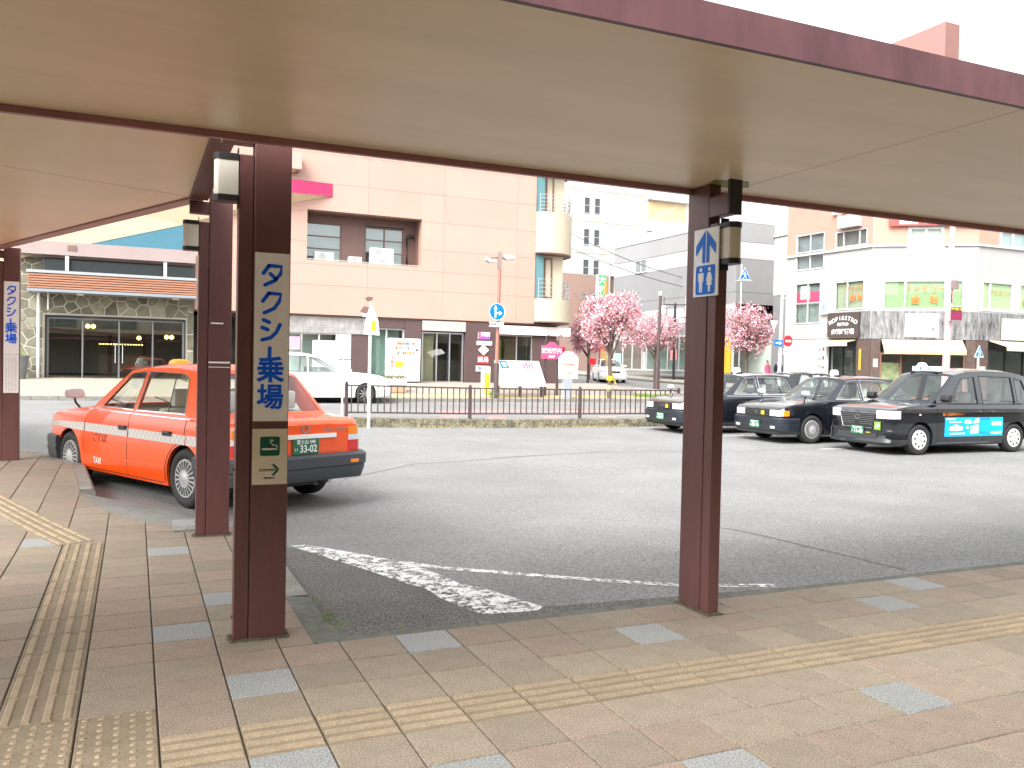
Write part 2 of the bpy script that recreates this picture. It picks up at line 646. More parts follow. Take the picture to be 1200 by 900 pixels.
patch = MB()
rows = []
for k in range(13):
    y = .14 + 2.5 * k / 12
    xr_ = (4.6 if k == 0 else 2.25 - .0 * k) if y < .32 else 2.02 - .36 * (y - .3) if y < 1.3 else 1.66 - .42 * (y - 1.3)
    rows.append([(.90 + (xr_ - .90) * q / 8, y) for q in range(9)])
struct(patch.grid(drape(rows, .002)).build('asphalt_patch', mat('asphalt_dark', (.125, .12, .112), .92, .16, 1.6, .7, 60, spec=.2, speck=.42, sps=60), recalc=False))
struct(MB().grid(drape([[(1.09, 2.70), (1.22, 2.70)], [(1.24, 2.20), (1.50, 2.24)], [(1.45, 1.62), (1.80, 1.74)], [(1.62, 1.14), (1.93, 1.24)], [(1.70, .98), (1.96, 1.04)], [(1.72, .72), (2.1, .80)], [(1.82, .36), (2.26, .33)], [(1.86, .30), (2.2, .26)]], .004)).build('painted_arrow', P_white))
struct(MB().grid(lane([(1.75, 1.78), (1.96, 1.52), (2.4, 1.18), (3.0, .74), (3.45, .45), (4.05, .25)], .085)).build('painted_line', P_white2))
for i, (x0, y0, x1, y1) in enumerate([(12.2, 12.1, 17.5, 12.1), (12.9, 9.05, 14.4, 9.05), (12.0, 14.6, 17, 14.6), (14.5, 9.05, 19, 9.0)]):
    struct(MB().grid(lane([(x0, y0), (x1, y1)], .11)).build('bay_line', P_white2))
for pts, wd in (([(5.02, 2.35), (5.15, 2.1), (5.24, 1.2), (5.35, .29)], .012), ([(3.1, 3.2), (3.9, 3.6), (5.02, 2.35)], .006), ([(5.6, 9.2), (8, 9.6), (11, 9.0), (14, 9.4)], .02), ([(2.5, 7), (4, 8.6), (6.5, 9.3)], .014)):
    struct(MB().grid(lane(pts, wd, .003)).build('road_crack', M_dark))
for x0 in (6.6, 8.1, 9.9, 11.8):                     # red stripes on the lane behind the fence
    struct(MB().grid(drape([[(x0 + .25 * k + a * .55, 16.4 + k * .42) for a in (0, 1)] for k in range(6)], .004)).build('red_stripe', P_red))
for x0 in (8.5, 12.5):
    struct(MB().grid(lane([(x0, 20.6), (x0 + 3.5, 20.9)], .5)).build('red_stripe', P_red))

# ------------------------------------------------------------------ station pavement, tile by tile
PAVE = [(.78, -.001), (.77, 3.35), (.55, 3.5), (.2, 3.5), (-.04, 3.82), (-.33, 4.27), (-.58, 5.1), (-.63, 5.6), (-.78, 7.1), (-1.1, 8.1), (-1.5, 8.9), (-3.2, 12.3), (-9, 12.3), (-9, -.001)]


def clip_cell(poly, x0, x1, y0, y1):
    for ax, lim, sg in ((0, x0, 1), (0, x1, -1), (1, y0, 1), (1, y1, -1)):
        out = []
        for i in range(len(poly)):
            p, q = poly[i - 1], poly[i]
            ip, iq = sg * (p[ax] - lim) >= 0, sg * (q[ax] - lim) >= 0
            if ip != iq:
                t = (lim - p[ax]) / (q[ax] - p[ax])
                out.append((p[0] + t * (q[0] - p[0]), p[1] + t * (q[1] - p[1])))
            if iq:
                out.append(q)
        poly = out
        if not poly:
            return []
    return poly


def area2(p):
    return abs(sum(p[i - 1][0] * p[i][1] - p[i][0] * p[i - 1][1] for i in range(len(p)))) / 2


def project(x, y, z):
    d = Vector((x, y, z)) - CAM
    dep = d.dot(fw)
    if dep < .2:
        return None
    return 600 + 1000 * d.dot(rt2) / dep, 450 - 1000 * d.dot(up2) / dep


pave = MB()
pave.box(-14, 16, -12, -3.0, -.3, -.002)
pave.box(-14, -3.0, -3.0, 0, -.3, -.002)
pave.box(8.1, 16, -3.0, 0, -.3, -.002)
pave.box(-3.0, 8.1, -3.0, -.0005, -.3, -.013)
G = .3
cells = []
for j in range(-10, 41):
    for i in range(-30, 27):
        x0, y0 = i * G, j * G
        if j < 0:
            if -10 <= i < 27:
                cells.append((i, j, None))
            continue
        if x0 > .9:
            continue
        pl = clip_cell(PAVE, x0, x0 + G, y0, y0 + G)
        a = area2(pl) if pl else 0
        if a < .002:
            continue
        pave.add([(p[0], p[1], zp(*p) - .013) for p in pl], [tuple(range(len(pl)))])
        cells.append((i, j, None if a > .0899 else pl))
pavement = struct(pave.build('pavement', M_joint))


def tile_mesh(name, mt, kind):
    b, h, t = .0045, .15 - .0032, .0
    mb = MB()
    k = h - b
    mb.add([(-k, -k, 0), (k, -k, 0), (k, k, 0), (-k, k, 0), (-h, -h, -b), (h, -h, -b), (h, h, -b), (-h, h, -b), (-h, -h, -.02), (h, -h, -.02), (h, h, -.02), (-h, h, -.02)],
           [(0, 1, 2, 3), (4, 5, 1, 0), (5, 6, 2, 1), (6, 7, 3, 2), (7, 4, 0, 3), (8, 9, 5, 4), (9, 10, 6, 5), (10, 11, 7, 6), (11, 8, 4, 7)])
    nb = len(mb.f)
    if kind == 'bar':                                # four raised bars along x
        for q in range(4):
            c = -.1125 + q * .075
            mb.add([(-.142, c - .018, 0), (.142, c - .018, 0), (.142, c + .018, 0), (-.142, c + .018, 0), (-.136, c - .011, .008), (.136, c - .011, .008), (.136, c + .011, .008), (-.136, c + .011, .008)],
                   [(4, 5, 6, 7), (0, 1, 5, 4), (1, 2, 6, 5), (2, 3, 7, 6), (3, 0, 4, 7)])
    if kind == 'dot':
        for a in range(5):
            for c in range(5):
                x, y = -.12 + a * .06, -.12 + c * .06
                mb.add([(x + .016 * math.cos(q * PI / 4), y + .016 * math.sin(q * PI / 4), 0) for q in range(8)] + [(x + .009 * math.cos(q * PI / 4), y + .009 * math.sin(q * PI / 4), .0055) for q in range(8)],
                       [tuple(range(8, 16))] + [(q, (q + 1) % 8, 8 + (q + 1) % 8, 8 + q) for q in range(8)])
    me = bpy.data.meshes.new(name)
    me.from_pydata(mb.v, [], mb.f)
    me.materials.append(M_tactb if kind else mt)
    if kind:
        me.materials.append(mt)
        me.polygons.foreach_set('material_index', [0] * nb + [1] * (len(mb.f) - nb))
    return me, mb


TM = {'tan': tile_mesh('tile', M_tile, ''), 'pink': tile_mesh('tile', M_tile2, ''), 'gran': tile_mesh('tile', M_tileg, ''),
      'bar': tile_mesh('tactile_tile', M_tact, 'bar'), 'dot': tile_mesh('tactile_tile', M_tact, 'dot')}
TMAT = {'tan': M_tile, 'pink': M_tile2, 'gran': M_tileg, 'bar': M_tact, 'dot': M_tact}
GRAN = {(1, -2), (4, -1), (8, -2), (14, -2), (16, -1), (10, -6), (0, 1), (0, 8), (1, 3), (6, -7), (1, -5), (3, -6), (18, -5), (-5, 5), (-3, 10), (12, -8)}
todo = []
for i, j, pl in cells:
    ro = 0
    rr = random.random()
    if j == -4 and i >= 0:
        k = 'bar'
    elif i in (-2, -1) and j in (-3, -4):
        k = 'dot'
    elif i == -2 and -2 <= j < 10 or (i == -2 and j < -4):
        k, ro = 'bar', PI / 2
    elif i < -2 and j == -4:
        k = 'bar'
    else:
        k = 'gran' if (i, j) in GRAN else ('pink' if rr < .3 else 'tan')
    cx, cy = (i + .5) * G, (j + .5) * G
    q = [project(x, y, zp(x, y)) for x, y in ((i * G, j * G), ((i + 1) * G, j * G), ((i + 1) * G, (j + 1) * G), (i * G, (j + 1) * G))]
    vis = 0
    if all(q):
        if max(p[0] for p in q) > 0 and min(p[0] for p in q) < 1200 and min(p[1] for p in q) < 900 and max(p[1] for p in q) > 0:
            vis = area2(q)
    todo.append((vis, i, j, k, ro, pl, cx, cy))
todo.sort(key=lambda t: -t[0])
cnt = {'tile': 0, 'tactile_tile': 0}
rest = MB()
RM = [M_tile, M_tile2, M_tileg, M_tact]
for vis, i, j, k, ro, pl, cx, cy in todo:
    nm = 'tactile_tile' if k in ('bar', 'dot') else 'tile'
    sl = math.atan((zp(cx, cy + .1) - zp(cx, cy - .1)) / .2)
    z = zp(cx, cy) + random.uniform(-.0012, .0008)
    if vis > 60 and cnt[nm] < 298:
        cnt[nm] += 1
        if pl:
            ins = [(p[0] + (cx - p[0]) * .015, p[1] + (cy - p[1]) * .015) for p in pl]
            mb = MB()
            n = len(ins)
            mb.add([(p[0], p[1], zp(*p)) for p in ins] + [(p[0], p[1], zp(*p) - .03) for p in ins], [tuple(range(n))] + [(a, (a + 1) % n, n + (a + 1) % n, n + a) for a in range(n)])
            mb.build(nm, TMAT[k], pavement)
            continue
        o = bpy.data.objects.new(nm, TM[k][0])
        COL.objects.link(o)
        o.parent = pavement
        o.location = (cx, cy, z)
        o.rotation_euler = (sl + random.uniform(-.002, .002), random.uniform(-.002, .002), 0)
        if ro:
            o.rotation_euler = (sl, 0, 0)
            o.rotation_mode = 'XYZ'
            o.rotation_euler = (0, -sl, ro) if False else (sl, 0, ro)
    else:
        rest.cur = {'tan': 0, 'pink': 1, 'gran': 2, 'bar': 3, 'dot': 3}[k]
        if pl:
            rest.add([(p[0], p[1], zp(*p)) for p in pl], [tuple(range(len(pl)))])
        else:
            mb = TM[k][1]
            c, s_ = (0, 1) if ro else (1, 0)
            rest.add([(cx + v[0] * c - v[1] * s_, cy + v[0] * s_ + v[1] * c, zp(cx, cy + v[1]) + v[2]) for v in mb.v], mb.f)
ro_ = rest.build('tile', RM, pavement, recalc=False)
ro_['kind'] = 'stuff'
# diagonal tactile path climbing to the back left
dv = Vector((-.385, .923))
pv = Vector((.923, .385))
for k in range(11):
    c = Vector((-.5, 3.02)) + dv * (.15 + .3 * k)
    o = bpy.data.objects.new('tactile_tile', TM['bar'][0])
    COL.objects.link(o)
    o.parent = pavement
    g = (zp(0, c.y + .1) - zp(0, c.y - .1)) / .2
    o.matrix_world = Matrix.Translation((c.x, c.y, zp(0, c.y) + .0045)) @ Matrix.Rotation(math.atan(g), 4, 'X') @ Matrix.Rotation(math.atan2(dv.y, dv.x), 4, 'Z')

# asphalt ramp up to the paving where the kerb is left out
inn = [(.36, 3.5), (.2, 3.5), (-.04, 3.82), (-.33, 4.27), (-.58, 5.1), (-.62, 5.5)]
outp = [(.62, 4.1), (.55, 4.3), (.45, 4.6), (.30, 5.0), (.0, 5.4), (-.46, 5.56)]
struct(MB().grid([[(p[0] + (q[0] - p[0]) * k / 6, p[1] + (q[1] - p[1]) * k / 6, (zp(*p) - .006) * (1 - k / 6) + (zg(*q) + .004) * k / 6 + .012 * math.sin(PI * k / 6)) for k in range(7)] for p, q in zip(inn, outp)]).build('asphalt_ramp', mat('ramp_asphalt', (.20, .205, .185), .9, .2, 3, .6, 60, speck=.3, sps=100), smooth=60, recalc=False))
bd = PAVE[1:12]
struct(MB().grid([[(p[0], p[1], zp(*p) - .004) for p in bd], [(p[0] + .001, p[1], -.3) for p in bd]]).build('pavement_edge', M_kerbd, recalc=False))

# kerbs of the station pavement
def kerb_run(pts, wd, top, bot, mt=M_kerb, seg=.6, out=1):
    for a, b in zip(pts[:-1], pts[1:]):
        a, b = Vector(a), Vector(b)
        L = (b - a).length
        n = max(1, round(L / seg))
        d = (b - a).normalized()
        q = Vector((d.y, -d.x)) * out * wd
        for k in range(n):
            p0, p1 = a + d * (L * k / n + .004), a + d * (L * (k + 1) / n - .004)
            mb = MB()
            r = [p0, p1, p1 + q, p0 + q]
            ch = d * 0 + q.normalized() * .025
            top_ = [(p.x, p.y, top(p.x, p.y)) for p in (r[0], r[1], r[2] - ch, r[3] - ch)]
            mid = [(p.x, p.y, top(p.x, p.y) - .03) for p in (r[2], r[3])]
            low = [(p.x, p.y, bot(p.x, p.y)) for p in r]
            mb.add(top_ + mid + low, [(0, 1, 2, 3), (3, 2, 4, 5), (5, 4, 8, 9), (1, 7, 8, 4, 2), (0, 3, 5, 9, 6), (0, 6, 7, 1)])
            mb.build('kerb_stone', mt, pavement)


lowr = lambda x, y: zg(x, y) - .12
kerb_run([(.775, .95), (.77, 3.3)], .16, lambda x, y: zp(x, y) + .002, lowr)
kerb_run([(.62, 3.52), (.21, 3.52)], .3, lambda x, y: zp(x, y) + .05, lowr, M_tileg, .4, -1)
kerb_run([(.2, 3.52), (-.02, 3.84)], .12, lambda x, y: zg(x, y) + .05, lowr, M_kerbd, .9, -1)
kerb_run([(-.612, 5.42), (-.628, 5.6), (-.778, 7.1), (-1.098, 8.1), (-1.498, 8.9), (-3.2, 12.29)], .15, lambda x, y: zp(x, y) + .003, lowr, M_kerb, .6, 1)
MB().add([(.775, .0, .004), (.775, .95, .004), (.93, .95, -.01), (.93, .45, -.03), (1.0, .16, -.034), (1.06, .0, -.03)] + [(p[0], p[1], -.2) for p in ((.775, 0), (.775, .95), (.93, .95), (.93, .45), (1.0, .16), (1.06, 0))],
         [tuple(range(6))] + [(i, (i + 1) % 6, 6 + (i + 1) % 6, 6 + i) for i in range(6)]).build('kerb_corner', M_kerbd, pavement)
kerb_run([(.84, .002), (13.2, .002)], .13, lambda x, y: -.012, lambda x, y: -.4, M_kerbd, .9, -1)
weed = MB()
for cx, cy, nn in ((.955, .55, 40), (.98, .36, 24), (.935, .85, 26), (.74, -.003, 8), (3.05, -.30, 14), (3.2, -.02, 16), (1.25, .08, 30)):
    for k in range(nn):
        x, y = cx + random.gauss(0, .03), cy + random.gauss(0, .05)
        a, h = random.uniform(0, 6.3), random.uniform(.005, .016) * (2.2 if nn == 40 and k < 8 else 1)
        weed.quad((x, y, -.03 if y > .02 else 0), (x + .004, y + .004, -.02 if y > .02 else 0), (x + .012 * math.cos(a), y + .012 * math.sin(a), h - (.025 if y > .02 else 0)))
w_ = weed.build('weeds', M_leafg)
w_['kind'] = 'stuff'

lit = MB()
for k in range(340):                                     # dry weeds and litter along the foot of the island kerb
    x = random.choice((6.2, 7.0, 10.9, 11.2, 9.4)) + random.gauss(0, .45)
    y, b, h = 14.93 + random.gauss(0, .05), random.uniform(0, 6.3), random.uniform(.01, .07)
    z = zg(x, y)
    lit.quad((x, y, z), (x + .05 * math.cos(b), y + .03 * math.sin(b), z + h), (x + .02, y + .02, z + h * .5))
l_ = lit.build('dry_weeds', mat('straw', (.36, .30, .14), .9), recalc=False)
l_['kind'] = 'stuff'

# ------------------------------------------------------------------ canopies
cn = placed('canopy', 'long flat canopy with cream soffit crossing the top of the picture', 'canopy', (3.1, 0, 2.6))
edges = [-10.2, -5.7, -1.2, 3.3, 7.8, 12.3]
for a, b in zip(edges[:-1], edges[1:]):
    MB().box(a + .003, b - .003, -2.03, -.022, 2.6, 2.62).build('soffit_panel', M_soffit, cn)
MB().add([(3.02, -.30, 2.5992), (3.22, -.36, 2.5992), (3.34, -.22, 2.5992), (3.24, -.14, 2.5992), (3.06, -.16, 2.5992)], [(0, 1, 2, 3, 4)]).build('algae_stain', mat('algae', (.30, .30, .08), .7, .3, 9), cn)
MB().box(-10.2, 12.3, -2.03, -.022, 2.622, 2.70).build('roof', M_roofm, cn)
MB().box(-10.2, 12.3, -2.055, -2.032, 2.594, 2.725).build('fascia', M_brownd, cn)
MB().box(-10.2, 12.3, -.02, .012, 2.566, 2.70).build('fascia', mat('fascia_plum_lit', (.36, .165, .17), .4, .14, 3, .02, 30, stretch=(1, 1, 3)), cn)  # lighter than the near fascia: reflected light put into the colour
MB().box(3.303, 3.40, -1.62, -.03, 2.702, 3.11).build('roof_rib', mat('rib_pink', (.33, .17, .15), .5, .08, 3), cn, bevel=.004)

c2 = placed('canopy', 'higher cream canopy over the taxi rank, behind the long canopy at the left', 'canopy', (.36, 2.9, 2.78))
MB().prism([(.29, .32), (.29, 2.925), (-.955, 2.396), (-1.95, 1.976), (-1.95, .32)], 2.78, 2.80, 'z').build('soffit_panel', M_soffit2, c2)
MB().prism([(.286, 2.942), (-.957, 2.412), (-1.95, 1.992), (-6.6, 13), (-4.4, 14)], 2.781, 2.80, 'z').build('soffit_panel', M_soffit2, c2)
MB().prism([(.29, .32), (.29, 2.95), (-4.4, 14.02), (-6.6, 13), (-1.95, 2), (-1.95, .32)], 2.802, 2.87, 'z').build('roof', M_roofm, c2)
MB().box(.293, .435, .32, 2.97, 2.768, 2.93).build('edge_beam', M_brown, c2, bevel=.004)
d2 = Vector((-1.88, 4.45)).normalized()
q2 = Vector((d2.y, -d2.x))
a0, b0 = Vector((.29, 2.975)), Vector((.29, 2.975)) + d2 * 12.2
MB().prism([tuple(a0), tuple(a0 + q2 * .12), tuple(b0 + q2 * .12), tuple(b0)], 2.768, 2.93, 'z').build('edge_beam', mat('edge_pink', (.36, .22, .19), .5, .06, 3), c2)


# ------------------------------------------------------------------ columns, lamps, signs
def column(label, xm, xs_, y0, yd, zb, zt, zs, brk):
    """broad plate and narrow plate side by side, broad side to the camera"""
    t = placed('canopy_column', label, 'column', ((xm[0] + xm[1]) / 2, y0, zb), 'brown steel columns of the canopies')
    MB().box(xm[0], xm[1], y0, y0 + yd, zb, zt).build('main_plate', M_brown, t, bevel=.006)
    MB().box(xs_[0], xs_[1], y0 + .008, y0 + yd - .008, zb, zs).build('side_plate', M_brown, t, bevel=.005)
    MB().box(brk[0], brk[1], y0 + .005, y0 + yd - .012, brk[2], brk[3]).build('bracket', M_brown, t, bevel=.004)
    mb = MB()
    for z in (zb + .12, zb + .9, zs - .12):
        mb.cyl(.007, (xs_[0] + .001, y0 + yd / 2, z), (xs_[0] - .006, y0 + yd / 2, z), 8)
    mb.split('bolt', M_black, t)
    return t


col1 = column('dark brown column bearing the taxi stand sign and the smoking sign', (.462, .652), (.385, .4585), .175, .10, 0, 2.78, 2.545, (.30, .46, 2.602, 2.68))
colb = column('pinkish brown column with scuffed tape marks between the orange taxi and the dark column', (.452, .634), (.372, .4485), 3.0, .10, zp(0, 3.0), 2.86, 2.60, (.298, .45, 2.665, 2.765))
col3 = column('brown column at the left edge of the picture beside the stone wall entrance', (-1.588, -1.41), (-1.67, -1.5915), 7.70, .10, zp(0, 7.7), 2.79, 2.62, (-1.75, -1.59, 2.66, 2.75))
for z, h, x0, x1 in ((1.765, .012, .47, .57), (1.44, .014, .455, .625), (1.405, .006, .455, .625)):
    MB().box(x0, x1, 2.9985, 2.9995, z, z + h).build('tape_mark', M_signw, colb)
t = placed('canopy_column', 'brown column bearing the blue toilet sign, right of the middle', 'column', (3.1, -.13, 0), 'brown steel columns of the canopies')
MB().box(3.062, 3.148, -.198, .015, 0, 2.60).build('main_plate', M_brown, t, bevel=.006)
MB().box(3.066, 3.144, -.281, -.2015, 0, 2.352).build('side_plate', M_brown, t, bevel=.005)
MB().box(3.064, 3.146, -.372, -.195, 2.395, 2.515).build('bracket', M_brown, t, bevel=.003)
MB().box(3.060, 3.150, -.396, -.374, 2.39, 2.594).build('bracket_cap', M_black, t, bevel=.003)


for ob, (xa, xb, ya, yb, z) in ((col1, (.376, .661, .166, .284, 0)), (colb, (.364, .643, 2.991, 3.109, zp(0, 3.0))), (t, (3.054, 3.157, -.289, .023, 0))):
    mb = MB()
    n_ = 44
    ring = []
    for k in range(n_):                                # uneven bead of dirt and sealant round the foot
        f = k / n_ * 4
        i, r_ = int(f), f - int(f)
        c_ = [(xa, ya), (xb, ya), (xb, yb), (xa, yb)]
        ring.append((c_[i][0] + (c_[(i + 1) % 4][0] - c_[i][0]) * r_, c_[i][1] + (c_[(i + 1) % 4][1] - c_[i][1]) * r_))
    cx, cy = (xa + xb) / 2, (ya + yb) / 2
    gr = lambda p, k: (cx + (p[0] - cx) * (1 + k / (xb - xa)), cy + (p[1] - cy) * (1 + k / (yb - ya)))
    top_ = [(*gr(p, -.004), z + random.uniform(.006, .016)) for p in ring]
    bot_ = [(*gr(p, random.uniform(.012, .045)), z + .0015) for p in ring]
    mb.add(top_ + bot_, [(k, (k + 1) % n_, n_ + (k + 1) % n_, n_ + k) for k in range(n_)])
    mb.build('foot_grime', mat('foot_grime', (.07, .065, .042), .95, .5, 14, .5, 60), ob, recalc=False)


def wall_lamp(label, loc, rz):
    """local: mounted on a wall at x=0, sticks out to -x"""
    t = thing('wall_lamp', label, 'lamp', loc, rz, 'frosted lamps on the columns')
    def sec(z0, z1, grow, mt, nm):
        n = 7
        pl = [(0, -.045 - grow), (0, .045 + grow)] + [(-.085 - (.032 + grow) * math.cos(a), (.045 + grow) * math.sin(a)) for a in [PI / 2 - PI * i / n for i in range(n + 1)]]
        MB().prism(pl, z0, z1, 'z').build(nm, mt, t, smooth=30)
    sec(0, .032, .004, M_black, 'cap')
    sec(.0325, .212, 0, M_frost, 'shade')
    sec(.2125, .245, .004, M_black, 'cap')
    MB().box(.0, .004, -.03, .03, -.03, .28).build('back_plate', M_black, t)
    return t


wall_lamp('frosted lamp with black caps on the dark column with the taxi stand sign', (.381, .225, 2.298), 0)
wall_lamp('small frosted lamp on the pinkish column, in front of the teal wall', (.368, 3.05, 2.362), 0)
wall_lamp('frosted lamp beside the blue toilet sign', (3.118, -.285, 2.103), PI / 2)


def taxi_sign(label, loc, sc, tall, extra=False):
    t = thing('taxi_stand_sign', label, 'sign', loc, 0, 'taxi stand signs')
    t.scale = (sc, 1, sc)
    W = .178
    MB().box(-W / 2, W / 2, -.004, 0, -tall, 0).build('board', M_signw, t)
    mb = MB()
    s = lambda pts, dy=0: mb.stroke([((x - 229) / 1664, -(y - 112) / 1664 * 1.03 - dy) for x, y in pts], .0195, -.0042)
    s([(198, 222), (152, 286)]); s([(198, 219), (306, 222), (298, 285), (250, 343), (168, 384)]); s([(212, 288), (262, 332)])
    s([(200, 455), (150, 522)]); s([(200, 453), (304, 457), (290, 520), (248, 580), (165, 620)])
    s([(158, 680), (208, 700)]); s([(148, 745), (196, 762)]); s([(150, 850), (222, 830), (270, 782), (300, 716)])
    s([(215, 918), (213, 1015)])
    mb.build('lettering', M_blue, t)
    text('乗', .142, M_blue, (-.003, -.0045, -.622), parent=t, off=.030)
    text('場', .138, M_blue, (-.003, -.0045, -.765), parent=t, off=.026)
    return t


taxi_sign('white taxi stand sign with blue lettering on the dark column in front', (.5575, .1745, 2.042), 1, .885)
ts = taxi_sign('white taxi stand sign with blue lettering on the far left column', (-1.499, 7.699, 2.372), .93, .965)
tt = thing('timetable_board', 'white board of small grey print below the far left taxi stand sign', 'board', (-1.499, 7.699, 1.472))
MB().box(-.082, .082, -.004, 0, -.475, 0).build('board', M_signw, tt)
mb = MB()
for k in range(30):
    z = -.03 - k * .0142
    for c in range(4):
        x = -.066 + c * .034
        mb.box(x, x + random.uniform(.016, .027), -.0052, -.0042, z - .0035, z)
mb.build('print', M_grayp, tt)

sm = thing('smoking_area_sign', 'beige sign with a green cigarette symbol and an arrow', 'sign', (.5575, .1745, 1.117))
MB().box(-.09, .09, -.004, 0, -.295, 0).build('board', M_signb, sm)
rb = [(x * .052 + dx * .0, z) for x, z, dx in ()]
def rrect(cx, cz, hw, hh, r, n=4):
    p = []
    for sx, sz, a0 in ((1, 1, 0), (-1, 1, 90), (-1, -1, 180), (1, -1, 270)):
        for k in range(n + 1):
            a = R(a0 + 90 * k / n)
            p.append((cx + sx * (hw - r) + r * math.cos(a), cz + sz * (hh - r) + r * math.sin(a)))
    return p
MB().prism(rrect(.0, -.092, .051, .051, .010), -.0045, -.004).build('symbol_field', M_green, sm)
mb = MB()
mb.box(-.042, .024, -.0058, -.0046, -.112, -.103).box(.027, .031, -.0058, -.0046, -.112, -.103).box(.033, .037, -.0058, -.0046, -.112, -.103)
mb.stroke([(.036, -.099), (.036, -.090), (.024, -.086), (.012, -.088), (.012, -.080), (.004, -.074), (.002, -.064), (.010, -.058), (.017, -.064)], .0042, -.0046)
mb.build('cigarette', M_signw, sm)
mb = MB()
mb.add([(-.055, -.0055, -.214), (-.055, -.0055, -.219), (.048, -.0055, -.216), (.048, -.0055, -.212)], [(0, 1, 2, 3)])
mb.add([(-.055, -.0055, -.224), (-.055, -.0055, -.226), (.048, -.0055, -.221), (.048, -.0055, -.218)], [(0, 1, 2, 3)])
mb.add([(.008, -.0055, -.188), (.024, -.0055, -.188), (.050, -.0055, -.214), (.034, -.0055, -.214)], [(0, 1, 2, 3)])
mb.add([(.034, -.0055, -.219), (.050, -.0055, -.219), (.024, -.0055, -.247), (.008, -.0055, -.247)], [(0, 1, 2, 3)])
mb.build('arrow', M_green, sm)
text('喫煙所', .013, M_darkp, (.0, -.0048, -.262), parent=sm, xs=1.5)

# toilet sign: hangs on the column's face to -x; local x runs along world -y
to = thing('toilet_sign', 'white sign with a blue arrow above a man and woman symbol', 'sign', (3.0565, -.192, 2.125), -PI / 2)
MB().box(-.122, .122, -.004, .004, -.205, .205).build('board', M_white, to, bevel=.002)
mb = MB()
for sg in (1, -1):
    mb.add([(sg * .006, -.0062, .192), (sg * .098, -.0062, .105), (sg * .098, -.0062, .045), (sg * .042, -.0062, .098), (sg * .042, -.0062, -.012) if False else (sg * .034, -.0062, .105), (sg * .034, -.0062, .0), (sg * .006, -.0062, -.004)], [(0, 1, 2, 3, 4, 5, 6)] )
mb.build('arrow', M_blue2, to, recalc=False)
MB().prism(rrect(0, -.105, .094, .088, .018), -.0062, -.0042).build('symbol_field', M_blue2, to)
mb = MB()
for cx, fem in ((-.042, 0), (.042, 1)):
    mb.add([(cx + .0125 * math.cos(a), -.0072, -.043 + .0125 * math.sin(a)) for a in [2 * PI * k / 16 for k in range(16)]], [tuple(range(16))])
    if not fem:
        mb.quad((cx - .027, -.0072, -.062), (cx + .027, -.0072, -.062), (cx + .027, -.0072, -.115), (cx + .019, -.0072, -.115), (cx + .017, -.0072, -.075), (cx + .015, -.0072, -.178), (cx + .002, -.0072, -.178), (cx, -.0072, -.125), (cx - .002, -.0072, -.178), (cx - .015, -.0072, -.178), (cx - .017, -.0072, -.075), (cx - .019, -.0072, -.115), (cx - .027, -.0072, -.115))
    else:
        mb.quad((cx - .014, -.0072, -.062), (cx + .014, -.0072, -.062), (cx + .032, -.0072, -.112), (cx + .024, -.0072, -.116), (cx + .013, -.0072, -.085), (cx + .026, -.0072, -.138), (cx + .011, -.0072, -.138), (cx + .010, -.0072, -.178), (cx - .010, -.0072, -.178), (cx - .011, -.0072, -.138), (cx - .026, -.0072, -.138), (cx - .013, -.0072, -.085), (cx - .024, -.0072, -.116), (cx - .032, -.0072, -.112))
mb.build('symbol', M_white, to, recalc=False)

# ------------------------------------------------------------------ cars (local: +x forward, +y the car's left, origin on the ground under the front axle)
def lerp_tab(tab, x):
    if x <= tab[0][0]: return tab[0][1]
    for (a, b), (c, d) in zip(tab[:-1], tab[1:]):
        if x <= c:
            t = (x - a) / (c - a)
            return b + (d - b) * t
    return tab[-1][1]


